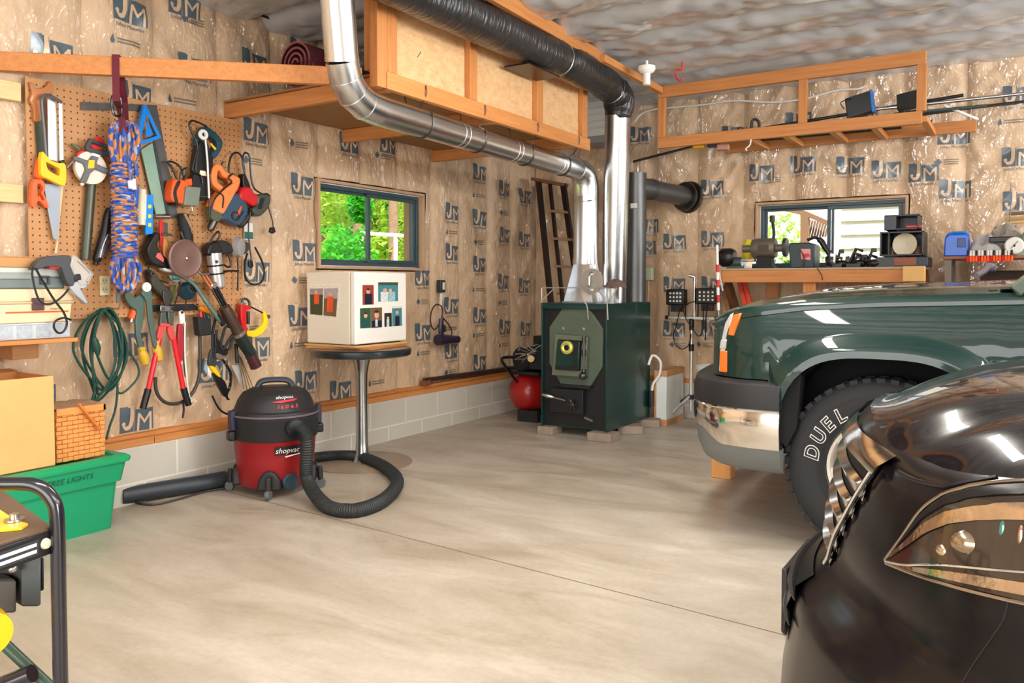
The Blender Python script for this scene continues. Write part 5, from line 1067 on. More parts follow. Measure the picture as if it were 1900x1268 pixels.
for y in (380, 398, 414):
    pl(t, 'vial', mat('vial_yellow', (214, 220, 60), .3), [(275, y), (281, y), (281, y + 7), (275, y + 7)], .09, .0925, 0, .001)
pl(t, 'pale_edge', WHT, [(270, 361), (272.5, 361), (271, 408), (268, 408)], .07, .0895, 0, .001)
t = tl('slim_tube', 'short white tube hanging behind the rope next to the cream sealant', 'tube', 251, 395)
m = MB(); m.tube([PX(252, 385, .06), PX(249, 404, .06)], .014, 10); build(m, 'barrel', WHT, t)
# orange palm sander
t = tl('palm_sander', 'orange electric palm sander with a grey sanding block on the pegboard', 'sander', 345, 345)
pl(t, 'body', ORG, [(322, 336), (328, 333), (346, 336), (350, 345), (347, 376), (338, 378), (322, 374), (318, 360)], .05, .12, 3, .012); pl(t, 'dark_band', BLK, [(330, 336), (336, 338), (328, 356), (332, 378), (326, 377), (322, 357)], .055, .124, 3, .003)
pl(t, 'motor_cap', ORG, [(345, 333), (357, 331), (358, 345), (346, 346)], .05, .1, 0, .006); pl(t, 'pad', mat('sander_pad', (124, 134, 120), .5, .3, var=.1), [(346, 345), (373, 348), (369, 383), (342, 381)], .075, .135, 0, .004)
ln(t, 'cord', BLK, [(330, 336), (322, 318), (316, 308), (312, 301), (318, 300), (330, 306), (338, 318), (342, 334)], .08, .006); ln(t, 'cord', BLK, [(333, 336), (336, 320), (344, 312), (346, 322), (338, 336)], .09, .005)
ln(t, 'stand_wire', STL, [(355, 383), (357, 392), (348, 396), (362, 401)], .1, .003, 3); ln(t, 'side_pin', STL, [(371, 365), (393, 365)], .11, .0025, 2)
# reciprocating saw and its rod
t = tl('reciprocating_saw', 'long black and teal reciprocating saw hanging handle up', 'power tool', 380, 300)
hole(t, 'handle', TEA, [(372, 246), (384, 234), (410, 256), (413, 272), (402, 292), (390, 296), (382, 282), (364, 268)], [(385, 254), (389, 252), (402, 262), (403, 272), (396, 282), (391, 282), (388, 270), (384, 262)], .04, .085, 3, .006)
pl(t, 'gear_body', BLK, [(372, 260), (384, 272), (396, 292), (394, 320), (384, 326), (366, 326), (362, 312), (366, 280)], .045, .1, 3, .01); pl(t, 'boot', BLKM, [(362, 322), (384, 324), (392, 330), (390, 366), (380, 372), (362, 366), (359, 340)], .045, .095, 3, .01)
pl(t, 'pale_plate', CRM, [(372, 316), (382, 318), (384, 327), (370, 325)], .099, .103, 0, .001); pl(t, 'yellow_tag', YEL, [(390, 267), (392, 265), (402, 276), (399, 279)], .085, .088, 0, .001)
ln(t, 'cord', BLK, [(384, 236), (370, 228), (356, 224), (351, 232), (356, 246), (364, 262), (366, 276), (360, 300), (358, 316), (372, 326), (376, 340)], .105, .0055)
t = tl('hook_rod', 'thin white rod with a round white eye hanging over the reciprocating saw', 'rod', 385, 300, .12)
m = MB(); m.tube([PX(381, 256, .12), PX(385, 300, .125), PX(388, 368, .12)], .0055, 10); build(m, 'rod', WHT, t)
m = MB(); c = PX(377, 250, .12); m.lathe([(.013, -.008), (.028, -.008), (.031, 0), (.028, .008), (.013, .008), (.013, -.008)], c, (1, 0, 0), 20, cap=False); build(m, 'eye', WHT, t)
ln(t, 'pointed_tip', BLK, [(388, 366), (389, 400)], .12, .004, 2)
# orange drill
t = tl('power_drill', 'orange electric drill hanging with its steel chuck downward', 'drill', 415, 370)
OD = mat('drill_orange', (240, 134, 70), .45); 
hole(t, 'handle', OD, [(400, 306), (410, 305), (420, 318), (438, 326), (447, 334), (440, 356), (424, 362), (406, 352), (395, 340), (394, 318)], [(406, 318), (410, 318), (416, 328), (426, 332), (432, 338), (428, 346), (422, 350), (412, 344), (405, 338), (404, 328)], .06, .11, 3, .008)
pl(t, 'motor_body', OD, [(424, 346), (446, 334), (440, 352), (420, 394), (404, 392), (393, 384), (400, 364)], .055, .115, 3, .012); pl(t, 'gearbox', mat('gearbox_grey', (96, 104, 82), .4, .5), [(393, 382), (418, 390), (416, 402), (404, 412), (394, 406), (391, 394)], .06, .11, 3, .008)
pl(t, 'nose_collar', WHT, [(393, 380), (412, 384), (416, 390), (393, 386)], .062, .113, 0, .002)
m = MB(); m.tube([PX(400, 404, .085), PX(396, 412, .085), PX(391, 424, .085), PX(389, 428, .085)], [.026, .024, .022, .014], 16); build(m, 'chuck', DST, t)
ln(t, 'cord', BLK, [(410, 306), (414, 300)], .085, .004, 2); ln(t, 'cord_wrap', BLK, [(432, 322), (424, 330), (430, 338), (420, 346), (408, 358), (398, 370), (392, 390), (392, 400)], .122, .005); ln(t, 'cord_wrap', BLKM, [(402, 356), (414, 364), (413, 386)], .12, .004)
# blue jig saw
t = tl('jig_saw', 'blue grey jig saw with an orange name plate below the red trimmer', 'power tool', 440, 390)
JB = mat('jig_blue', (50, 74, 94), .4)
pl(t, 'body', JB, [(438, 358), (452, 366), (462, 388), (456, 406), (444, 420), (424, 410), (411, 405), (420, 388), (430, 370)], .05, .12, 3, .012); pl(t, 'orange_plate', ORG, [(446, 384), (450, 382), (444, 400), (439, 400)], .12, .123, 0, .001)
m = MB(); c = PX(436, 401, .12); m.lathe([(.02, -.004), (.028, -.004), (.028, .004), (.02, .004), (.02, -.004)], c, (1, 0, 0), 20, cap=False); build(m, 'trim_ring', BLK, t)
pl(t, 'sole_plate', DST, [(428, 408), (446, 416), (460, 398), (466, 404), (448, 424)], .06, .085, 0, .003); ln(t, 'cord', BLK, [(452, 392), (440, 412), (448, 422), (462, 408), (464, 394)], .12, .004); ln(t, 'cord', BLK, [(462, 400), (461, 430), (463, 455), (466, 480), (466, 486)], .08, .0045)
pl(t, 'plug', BLK, [(463, 484), (469, 484), (471, 494), (468, 498), (463, 495)], .07, .09, 0, .003)
# red trimmer
t = tl('angle_trimmer', 'red and dark grey angle trimmer with its cord looped above', 'power tool', 470, 370)
pl(t, 'red_housing', RED, [(450, 352), (458, 346), (468, 350), (472, 358), (482, 364), (478, 380), (470, 382), (462, 376), (446, 368)], .06, .125, 3, .012)
pl(t, 'grip', BLK, [(451, 324), (458, 328), (466, 352), (454, 352)], .06, .11, 3, .012)
pl(t, 'metal_head', mat('trim_head', (78, 82, 74), .45, .4), [(480, 362), (494, 360), (503, 366), (500, 384), (486, 400), (476, 400), (470, 388), (478, 380)], .055, .13, 3, .01); pl(t, 'head_grille', BLKM, [(484, 368), (492, 367), (486, 388), (478, 388)], .13, .134, 0, .002)
pl(t, 'guard_knob', BLK, [(494, 358), (502, 362), (501, 370), (494, 367)], .08, .12, 3, .006)
ln(t, 'cord', BLK, [(456, 330), (452, 312), (450, 296), (454, 284), (462, 288), (464, 306), (466, 330), (472, 350), (486, 360)], .09, .0055); ln(t, 'cord', BLK, [(447, 350), (426, 322), (426, 300), (432, 286), (442, 284), (450, 296), (455, 330)], .08, .006)
ln(t, 'power_lead', BLK, [(498, 384), (502, 398), (506, 412), (507, 424)], .07, .0045); pl(t, 'plug', BLK, [(504, 422), (510, 422), (512, 431), (507, 434), (502, 431)], .06, .082, 0, .003)
# drill with red label, angle grinder disc
t = tl('corded_drill', 'black corded drill with a red label and white chuck collar', 'drill', 300, 470)
pl(t, 'body', BLK, [(284, 440), (292, 430), (298, 442), (292, 456), (304, 474), (322, 490), (316, 500), (300, 496), (284, 490), (276, 476), (274, 460)], .05, .115, 3, .012); pl(t, 'label', mat('drill_label', (222, 96, 92), .4), [(292, 470), (298, 469), (305, 482), (303, 487), (289, 477)], .115, .1175, 0, .001)
pl(t, 'chuck_collar', WHT, [(310, 488), (318, 484), (326, 500), (320, 506), (304, 500)], .06, .11, 3, .006); ln(t, 'cord', BLK, [(280, 444), (282, 420), (282, 410)], .08, .004); ln(t, 'cord', BLKM, [(278, 486), (266, 474), (276, 494), (272, 508), (286, 516), (312, 526)], .07, .004)
t = tl('side_cutter', 'red and steel cutter hanging between the corded drill and the disc', 'cutter', 300, 430)
pl(t, 'red_grip', RED, [(296, 408), (303, 408), (304, 430), (303, 460), (298, 460), (297, 430)], .08, .092, 0, .003); pl(t, 'steel_jaw', DST, [(302, 412), (311, 414), (312, 436), (304, 436)], .08, .09, 0, .002); pl(t, 'cross_bar', DST, [(301, 432), (320, 434), (320, 438), (301, 437)], .09, .1, 0, .002); pl(t, 'wood_grip', WOODH, [(304, 444), (312, 450), (312, 484), (305, 482)], .085, .11, 3, .006)
t = tl('angle_grinder', 'angle grinder with a large brown disc facing the room', 'grinder', 346, 480, .1)
c = PX(345, 480, .155); DSC = mat('disc_brown', (112, 84, 76), .45, .3, var=.06, vs=4)
m = MB(); m.lathe([(.001, -.012), (.108, -.012), (.108, .0), (.098, .004), (.09, .001), (.03, .004), (.001, .006)], c, (1, 0, 0), 40); build(m, 'disc', DSC, t)
m = MB(); m.lathe([(.001, 0), (.01, 0), (.008, .008), (.001, .01)], c + V((.005, 0, 0)), (1, 0, 0), 14); build(m, 'spindle_bolt', STL, t)
m = MB(); m.tube(cr([PX(347, 452, .09), PX(346, 436, .08), PX(341, 410, .075), PX(340, 398, .07)], 4), [.036] * 9 + [.03] * 4, 14); build(m, 'grip_body', BLKM, t)
pl(t, 'tan_lever', mat('lever_tan', (150, 120, 84), .5), [(342, 397), (346, 396), (356, 415), (358, 434), (354, 434), (350, 416)], .1, .112, 0, .003); pl(t, 'guard_arm', DST, [(335, 430), (338, 428), (344, 446), (341, 448)], .1, .11, 0, .002)
ln(t, 'side_handle', STL, [(365, 500), (374, 508), (388, 508)], .13, .008)
# respirator style cup tool
t = tl('heat_gun', 'black heat gun with a grey nozzle cup hanging beside the pegboard edge', 'power tool', 430, 460)
pl(t, 'body', BLKM, [(402, 450), (414, 446), (428, 452), (434, 466), (428, 470), (412, 472), (402, 466)], .05, .12, 3, .012); m = MB(); c = PX(438, 458, .1); m.lathe([(.034, 0), (.042, .0), (.036, .04), (.03, .042)], c, (.9, .2, -.1), 18, sy=1.5); m.lathe([(.001, .012), (.036, .012)], c, (.9, .2, -.1), 18, cap=False, sy=1.5); build(m, 'nozzle_cup', mat('cup_grey', (142, 138, 136), .4), t)
ln(t, 'stand_leg', BLK, [(424, 470), (428, 490), (424, 496), (416, 492)], .08, .006); ln(t, 'stand_leg', BLK, [(440, 470), (442, 500), (441, 540)], .07, .006); pl(t, 'side_wing', DGY, [(448, 448), (464, 452), (464, 462), (456, 472), (450, 468)], .06, .1, 3, .008)
t = tl('silver_grinder', 'silver angle grinder with black straps hanging upright on the pegboard', 'grinder', 402, 505)
m = MB(); q = [PX(397, 470, .1), PX(398, 480, .1), PX(400, 500, .1), PX(403, 520, .1), PX(405, 532, .1)]; m.tube(q, [.044, .044, .04, .042, .038], 18); build(m, 'body', mat('silver_paint', (196, 194, 194), .3, .6), t)
for k, y in enumerate((493, 508)): 
    m = MB(); a_ = PX(399 + k * 2, y, .1); m.tube([a_ + V((.045 * math.cos(q_), .047 * math.sin(q_), .006 * math.sin(q_))) for q_ in [2 * math.pi * i / 20 for i in range(20)]], .005, 6, True); build(m, 'strap', BLK, t)
pl(t, 'rear_cap', BLK, [(386, 466), (392, 452), (406, 450), (412, 462), (411, 476), (388, 474)], .055, .125, 3, .012); m = MB(); c = PX(402, 486, .143); m.lathe([(.006, 0), (.01, 0), (.01, .003), (.006, .003)], c, (1, 0, 0), 14); build(m, 'round_badge', DGY, t)
ln(t, 'hang_cord', BLK, [(388, 466), (392, 446), (404, 430), (407, 440), (396, 456)], .09, .006); ln(t, 'lock_lever', BLK, [(410, 504), (426, 503), (443, 503)], .11, .006, 3); pl(t, 'head', STL, [(394, 526), (410, 522), (420, 530), (412, 536), (396, 536)], .06, .13, 3, .006)
# pliers, bolt cutter, hacksaw below
GRT = mat('grey_green_tool', (86, 108, 100), .45, .4, var=.08)
t = tl('slip_pliers', 'huge grey green slip joint pliers with yellow grips', 'pliers', 262, 600)
pl(t, 'fixed_handle', GRT, [(232, 548), (240, 540), (246, 548), (252, 552), (262, 546), (268, 556), (266, 600), (262, 620), (270, 652), (262, 654), (254, 626), (252, 596), (254, 578), (240, 566)], .05, .07, 3, .004)
pl(t, 'moving_handle', GRT, [(262, 544), (272, 536), (282, 540), (284, 580), (292, 640), (286, 644), (276, 596), (272, 560)], .07, .085, 3, .004); m = MB(); m.lathe([(.001, 0), (.026, 0), (.026, .008), (.001, .01)], PX(271, 533, .085), (1, 0, 0), 22); m.lathe([(.001, 0), (.01, 0), (.008, .014), (.001, .015)], PX(271, 533, .085), (1, 0, 0), 14); build(m, 'pivot_washer', WHT, t)
YG = mat('grip_yellow', (206, 164, 48), .45)
for a, b, c_ in (((262, 650), (267, 662), (271, 678)), ((287, 638), (292, 652), (296, 671))):
    m = MB(); m.tube(cr([PX(a[0], a[1], .065), PX(b[0], b[1], .065), PX(c_[0], c_[1], .065)], 5), [.015 + .012 * math.sin(i / 10 * 2.9) for i in range(10)] + [.006], 12); build(m, 'yellow_grip', YG, t)
    m = MB(); m.tube([PX(a[0] - 4, a[1] - 1, .07), PX(a[0] + 5, a[1] - 2, .07)], .014, 10); build(m, 'grip_band', YG, t)
t = tl('bolt_cutter', 'red handled bolt cutters with black grips hanging jaws up', 'bolt cutter', 310, 660)
CUT = mat('cutter_red', (218, 26, 40), .3, coat=.3); CUTP = mat('cutter_pink', (206, 76, 74), .4)
pl(t, 'jaw', mat('jaw_steel', (96, 106, 100), .35, .6), [(299, 580), (309, 578), (308, 602), (297, 606)], .06, .085, 0, .003); pl(t, 'jaw', mat('jaw_steel', (96, 106, 100), .35), [(312, 578), (323, 580), (322, 606), (314, 602)], .06, .085, 0, .003)
pl(t, 'pivot_plate', STL, [(298, 567), (322, 568), (321, 579), (298, 578)], .085, .092, 0, .002)
for s in (303, 317): 
    m = MB(); m.lathe([(.001, 0), (.008, 0), (.006, .006), (.001, .007)], PX(s, 573, .092), (1, 0, 0), 12); build(m, 'bolt', DST, t)
pl(t, 'link', CUTP, [(297, 604), (307, 602), (306, 612), (300, 630), (291, 628)], .062, .085, 0, .003); pl(t, 'link', CUTP, [(312, 604), (321, 604), (327, 628), (318, 632), (312, 616)], .062, .085, 0, .003); pl(t, 'toggle', CUTP, [(298, 600), (316, 601), (316, 607), (298, 606)], .085, .092, 0, .002)
for a, b, c_ in (((296, 626), (275, 724), (265, 759)), ((322, 628), (340, 722), (350, 752))):
    m = MB(); m.tube([PX(a[0], a[1], .07), PX(b[0], b[1], .07)], .0145, 14); build(m, 'handle', CUT, t); m = MB(); m.tube([PX(b[0], b[1] - 2, .07), PX(c_[0], c_[1], .07)], .0185, 14); build(m, 'grip', BLK, t)
t = tl('hacksaw', 'slim hacksaw with a dark red grip and white frame beside the bolt cutters', 'saw', 340, 640)
pl(t, 'grip', mat('dark_red', (170, 38, 52), .4), [(332, 602), (340, 601), (341, 668), (332, 674), (330, 630)], .045, .07, 0, .005); pl(t, 'white_head', WHT, [(333, 578), (339, 576), (343, 580), (344, 600), (335, 602)], .05, .065, 0, .004); ln(t, 'white_frame', WHT, [(343, 598), (343, 660), (350, 730), (356, 742), (352, 748)], .058, .005); ln(t, 'dark_liner', DGY, [(341, 606), (341, 670), (344, 700)], .05, .004)
m = MB(); m.lathe([(.001, 0), (.009, 0), (.007, .004), (.001, .005)], PX(338, 580, .065), (1, 0, 0), 12); build(m, 'hang_hole', BLK, t); ln(t, 'lower_blade', BLK, [(339, 742), (341, 760), (339, 776)], .05, .006)
m = MB(); m.tube(cr([PX(x, y, .03) for x, y in ((288, 700), (290, 726), (302, 744), (320, 750), (340, 745), (358, 728), (369, 700), (371, 660), (370, 600))], 6), .010, 8); build(m, 'hose_loop', mat('hose_olive', (58, 54, 50), .5), label='dark hose hanging in a wide U behind the bolt cutters', cat='hose')
# magnetic bar and other small wall things
t = tl('tool_bar', 'dark magnetic tool bar along the bottom of the pegboard', 'tool bar', 320, 570, .035)
pl(t, 'bar', BLKM, [(282, 566), (368, 564), (368, 576), (282, 579)], .02, .04, 0, .003); pl(t, 'wood_strip', mat('bar_wood', (120, 74, 44), .6), [(282, 556), (366, 545), (366, 560), (282, 564)], .02, .034, 0, .002)
t = tl('screwdriver', 'short screwdriver with an orange handle by the long curved pry bar', 'screwdriver', 383, 578)
m = MB(); m.tube([PX(370, 570, .06), PX(376, 573, .06), PX(392, 582, .06), PX(399, 587, .06)], [.012, .016, .015, .008], 12); build(m, 'handle', mat('amber_handle', (240, 140, 24), .35), t)
ln(t, 'shank', STL, [(370, 570), (360, 564)], .06, .003, 2)
t = tl('chisel', 'orange handled chisel hanging behind the slip joint pliers', 'chisel', 248, 580)
m = MB(); m.tube([PX(251, 570, .04), PX(248, 580, .04), PX(244, 592, .04)], [.015, .02, .018], 12); build(m, 'handle', ORG, t); m = MB(); m.tube([PX(244, 592, .04), PX(243, 598, .04)], .012, 10); build(m, 'ferrule', STL, t)
# pump gun with curved teal tube
t = tl('caulk_gun', 'brown and black grease gun hanging at a slant with its hose end down', 'grease gun', 440, 630, .1)
GGB = mat('gun_brown', (84, 64, 56), .4, .5, var=.15)
m = MB(); m.tube([PX(416, 570, .1), PX(424, 585, .1), PX(436, 606, .1), PX(444, 622, .1)], [.034, .04, .033, .036], 16); build(m, 'pump_head', GGB, t)
m = MB(); m.tube([PX(444, 622, .1), PX(466, 658, .1)], [.042, .036], 16); build(m, 'barrel', mat('gun_greenblack', (46, 56, 52), .35, .4), t); m = MB(); m.tube([PX(464, 656, .1), PX(475, 681, .1)], [.034, .037], 16); build(m, 'end_cap', mat('cap_maroon', (82, 48, 48), .3, .3), t)
m = MB(); m.tube([PX(441, 617, .1), PX(444, 622, .1)], .042, 16); build(m, 'ring', mat('ring_pale', (176, 156, 140), .3, .8), t)
for k in range(3): ln(t, 'lever_rod', BLK if k else DST, [(392 + 5 * k, 534 - k), (412 + 4 * k, 570 - 2 * k)], .11 + .01 * k, .0075, 2)
for k in range(2): ln(t, 'copper_tip', mat('copper', (206, 124, 80), .35, .6), [(372 + 8 * k, 506 + 2 * k), (392 + 6 * k, 536 - k)], .112 + .01 * k, .008, 2)
t = tl('pry_bar', 'teal curved metal bar running diagonally from the brown disc', 'bar', 370, 550, .12)
m = MB(); m.tube(cr([PX(x, y, .12) for x, y in ((318, 515), (330, 514), (342, 516), (360, 528), (374, 548), (398, 582), (414, 602))], 6), [.018 if i < 8 else .011 if i < 26 else .014 for i in range(37)], 12); build(m, 'bar', mat('bar_teal', (120, 150, 146), .3, .7), t); pl(t, 'flat_end', mat('bar_teal', (0, 0, 0)), [(314, 512), (330, 508), (338, 518), (330, 526), (320, 522)], .11, .125, 0, .003); m = MB(); m.tube([PX(402, 584, .12), PX(415, 603, .12)], .0165, 12); build(m, 'black_sleeve', BLK, t)
# pipe wrench and yellow C saw
t = tl('pipe_wrench', 'red pipe wrench hanging at the pegboard corner', 'wrench', 455, 590)
pl(t, 'handle', RED, [(447, 566), (456, 566), (466, 568), (467, 574), (458, 576), (458, 600), (460, 630), (452, 626), (447, 590)], .045, .08, 0, .005); ln(t, 'hook_jaw', DGY, [(449, 566), (450, 557), (456, 555), (462, 560), (463, 568)], .065, .008); pl(t, 'adjuster', DST, [(460, 578), (464, 578), (464, 602), (460, 602)], .05, .075, 0, .002); pl(t, 'jaw_face', STL, [(448, 562), (456, 562), (456, 566), (448, 566)], .05, .078, 0, .001)
t = tl('coping_clamp', 'yellow curved clamp hanging from a nail beside the red pipe wrench', 'clamp', 480, 610)
pl(t, 'bow', mat('banana_yellow', (246, 206, 26), .35), [(488, 578), (493, 580), (497, 590), (496, 606), (486, 620), (472, 626), (458, 622), (459, 614), (472, 614), (484, 606), (490, 596)], .04, .065, 3, .006); ln(t, 'screw', BLK, [(466, 570), (478, 576), (488, 581)], .06, .005); m = MB(); m.ball(PX(498, 588, .06), .013); build(m, 'knob', mat('knob_brown', (70, 50, 46), .4), t)
# black cord loop right of the pegboard
m = cord([(459, 470), (454, 490), (455, 514), (464, 526), (476, 528), (486, 522), (490, 505), (486, 485), (473, 459)], .05, .0065); build(m, 'cord_loop', BLK, label='open black cord loop hanging over the printed wall film', cat='cord')
m = MB(); p = PX(462, 429, .03); m.box(.022, .03, p.y - .035, p.y + .03, p.z - .055, p.z + .05); tk = build(m, 'paper_card', WHT, label='white and green card pinned at the pegboard edge', cat='card'); m = MB(); m.box(.03, .031, p.y - .035, p.y + .03, p.z - .05, p.z - .005); build(m, 'green_print', mat('card_green', (40, 110, 96), .5), tk)
# hanging clutter below the pegboard
t = tl('tool_pouch', 'black tool pouch with screwdriver grips under the pegboard', 'pouch', 380, 600)
pl(t, 'pouch', BLKM, [(368, 588), (392, 592), (394, 622), (372, 624)], .03, .09, 0, .008); 
for k, (x, c_) in enumerate(((372, RED), (378, BLK), (386, TEA))):
    m = MB(); m.tube([PX(x, 578 + 2 * k, .07), PX(x + 2, 596, .07)], [.009, .012], 10); build(m, 'tool_grip', c_, t)
t = tl('snips', 'yellow and black tin snips hanging low under the pegboard', 'snips', 395, 690)
pl(t, 'blade', DGY, [(392, 650), (402, 654), (400, 682), (388, 678)], .05, .07, 3, .004); pl(t, 'yellow_grip', YEL, [(391, 680), (400, 682), (410, 698), (407, 700), (396, 690)], .06, .085, 3, .004); pl(t, 'black_grip', BLK, [(396, 692), (410, 700), (420, 712), (424, 736), (416, 734), (404, 712)], .055, .08, 3, .005)
t = tl('belt', 'black studded belt hanging in a curve beside the grease gun', 'belt', 418, 690)
m = MB(); m.tube(cr([PX(x, y, .06) for x, y in ((410, 664), (420, 678), (428, 694), (427, 716), (420, 734), (424, 742))], 5), .014, 8, flat=((1, 0, 0), .35)); build(m, 'strap', BLK, t)
for k in range(5): 
    m = MB(); m.ball(PX(419 + 2.2 * k if k < 4 else 426, 676 + 11 * k, .076), .0035, 6, 4); build(m, 'stud', STL, t)
t = tl('cable_loop', 'bundle of dark cable loops hanging between pouch and grease gun', 'cable', 425, 620)
m = MB(); m.tube(cr([PX(x, y, .07) for x, y in ((401, 588), (396, 610), (394, 640), (398, 664), (400, 640), (402, 612))], 5), .008, 8); m.tube(cr([PX(x, y, .085) for x, y in ((430, 610), (420, 606), (414, 620), (410, 640), (414, 648), (426, 630), (432, 622), (428, 640), (424, 650))], 5), .0085, 8); build(m, 'loops', BLKM, t); pl(t, 'pad', mat('pad_brown', (110, 90, 80), .6), [(402, 656), (416, 656), (422, 662), (410, 668), (402, 664)], .05, .08, 3, .006); pl(t, 'dark_body', BLK, [(400, 620), (408, 634), (424, 650), (418, 662), (402, 652)], .04, .08, 3, .008)
t = tl('trowel', 'pointed white trowel hanging with thin rods above the vacuum', 'trowel', 440, 690)
pl(t, 'blade', mat('trowel_white', (214, 214, 210), .3, .5), [(429, 678), (445, 678), (452, 716), (449, 720)], .03, .033, 0, .001); m = MB(); m.tube([PX(438, 638, .05), PX(440, 674, .05)], .011, 10); build(m, 'handle', BLK, t)
for k in range(4):
    m = MB(); m.tube([PX(441 + 2 * k, 655 + 3 * k, .045 - .004 * k), PX(452 + 6.5 * k, 722 + k, .045 - .004 * k)], .0028, 6); build(m, 'welding_rod', mat('rod_brown', (110, 96, 70), .4, .4), label='thin dark rod hanging above the vacuum, one of four beside the white trowel', cat='rod', group='thin rods beside the trowel')
t = tl('hand_plane', 'dark hand plane with a silver knob hanging beneath the corded drill', 'plane', 300, 530)
pl(t, 'body', mat('olive_dark', (62, 60, 50), .5, .3, var=.15), [(276, 500), (290, 506), (300, 522), (318, 540), (322, 556), (312, 560), (300, 548), (284, 532), (280, 516)], .04, .09, 3, .01); pl(t, 'blade_clip', DST, [(303, 540), (312, 544), (316, 564), (306, 566)], .09, .1, 3, .003); m = MB(); c = PX(280, 508, .09); m.lathe([(.006, 0), (.016, 0), (.016, .02), (.006, .02), (.006, 0)], c, (1, 0, 0), 14, cap=False); build(m, 'roller', DST, t)
t = tl('file', 'flat olive file hanging over the magnetic tool bar', 'file', 320, 540)
pl(t, 'blade', mat('file_olive', (98, 92, 52), .5, .3), [(316, 530), (328, 528), (326, 558), (316, 566)], .06, .07, 0, .002)
t = tl('cable_coil', 'teal and navy cable coil tucked behind the teal bar', 'cable', 350, 535)
m = MB(); c = PX(352, 540, .06)
for k in range(6): m.tube([c + V((.01 * k - .02, (.05 - .004 * k) * math.cos(a), (.045 - .003 * k) * math.sin(a) + .004 * k)) for a in [2 * math.pi * i / 18 for i in range(18)]], .008, 6, True)
build(m, 'coil', mat('coil_teal', (28, 62, 78), .45), t)
t = tl('drill_lead', 'thin dark lead looped below the brown disc', 'cord', 340, 560)
m = cord([(333, 512), (333, 530), (326, 560), (322, 575), (332, 566), (342, 572), (345, 556), (338, 540), (333, 528)], .11, .0045); build(m, 'lead', BLKM, t)
# green extension cord
t = tl('extension_cord', 'dark green extension cord hung in long loops under the pegboard', 'cord', 190, 640)
m = MB(); rnd = random.Random(3)
loops = [((186, 578), 34, 92, 0), ((190, 574), 40, 84, 6), ((196, 574), 30, 88, -5), ((184, 580), 50, 80, 4), ((200, 572), 26, 74, 2), ((192, 576), 22, 96, -8)]
for i, (tp, w_, h_, sk_) in enumerate(loops):
    pts = [(tp[0], tp[1]), (tp[0] - w_ * .7, tp[1] + h_ * .35), (tp[0] - w_ * .95, tp[1] + h_ * .9), (tp[0] - w_ * .4 + sk_, tp[1] + h_ * 1.55), (tp[0] + sk_ * 2 + rnd.uniform(-8, 8), tp[1] + h_ * 1.8), (tp[0] + w_ * .7 + sk_, tp[1] + h_ * 1.45), (tp[0] + w_ * 1.05, tp[1] + h_ * .9), (tp[0] + w_ * .75, tp[1] + h_ * .3)]
    m.tube(cr([PX(x, y, .04 + .011 * i) for x, y in pts], 6, True), .0068, 7, True)
build(m, 'loops', GREEN_CORD, t)
ln(t, 'trailing_end', GREEN_CORD, [(228, 640), (244, 660), (256, 680), (256, 700), (240, 720), (226, 730), (218, 728)], .05, .006); ln(t, 'trailing_end', GREEN_CORD, [(214, 690), (218, 720), (214, 760), (204, 790), (197, 816)], .05, .006)
m = MB(); m.tube([PX(174, 626, .12), PX(176, 634, .12), PX(180, 648, .12), PX(182, 660, .12)], [.010, .018, .019, .008], 12); build(m, 'socket_end', GREEN_CORD, t)
m = MB(); a_ = PX(200, 570, .03); m.tube([V((.02, a_.y, a_.z - .002)), V((.13, a_.y, a_.z - .01)), V((.14, a_.y, a_.z + .02))], .004, 6); build(m, 'peg_hook', STL, label='steel peg hook carrying the green extension cord', cat='hook')
t = tl('flat_bar', 'plain grey steel bar hanging below the rope coil', 'bar', 220, 530)
pl(t, 'bar', mat('bar_steel', (110, 116, 116), .4, .6), [(217, 505), (224, 505), (224, 562), (216, 562)], .1, .108, 0, .002)
# outlet set into the pegboard
t = tl('wall_outlet', 'ivory double power outlet set in the pegboard beside the rope', 'outlet', 195, 530, .022)
IV = mat('ivory', (236, 226, 190), .4)
pl(t, 'plate', IV, [(185, 512), (204, 512.5), (204, 548), (186, 549)], .02, .027, 0, .003)
for y in (521, 538):
    pl(t, 'socket', mat('ivory_face', (226, 214, 176), .4), [(189.5, y - 5.5), (200, y - 5.5), (200, y + 6), (190, y + 6)], .027, .029, 0, .002)
    for dx, dy, h in ((191.5, -2, 4), (196.5, -2, 4), (194, 3, 2)): pl(t, 'slot', BLK, [(dx, y + dy), (dx + 1.2, y + dy), (dx + 1.2, y + dy + h * .7), (dx, y + dy + h * .7)], .0285, .0293, 0, 0)
# ================================================================= workbench and what stands on it
BY0, BY1 = 6.28, 6.93
BZ = PY(1340, 502, BY0).z; bx0 = PY(1338, 510, BY0).x; bx1 = PY(1712, 510, BY0).x
wbn = thing('workbench', 'long timber workbench under the far window behind the green truck', 'workbench', ((bx0 + bx1) / 2, 6.6, 0))
m = MB(); m.box(bx0, bx1, BY0, BY0 + .04, BZ - .095, BZ - .002); build(m, 'front_apron', WX, wbn, bev=.003)
m = MB(); m.box(bx0, bx1, BY0 - .005, BY1, BZ - .002, BZ + .014); build(m, 'bench_top', mat('bench_ply', (176, 150, 120), .6, var=.15), wbn, bev=.002)
for x, y in ((bx0 + .66, BY0 + .08), (bx1 - .06, BY0 + .08), (bx0 + .25, BY1 - .06), (bx1 - .06, BY1 - .06)):
    m = MB(); m.box(x - .045, x + .045, y - .045, y + .045, 0, BZ - .002); build(m, 'leg', WZ, wbn, bev=.003)
m = MB(); m.box(bx0 + .2, bx1, BY0 + .15, BY1 - .02, .35, .37); build(m, 'lower_shelf', DKW, wbn)
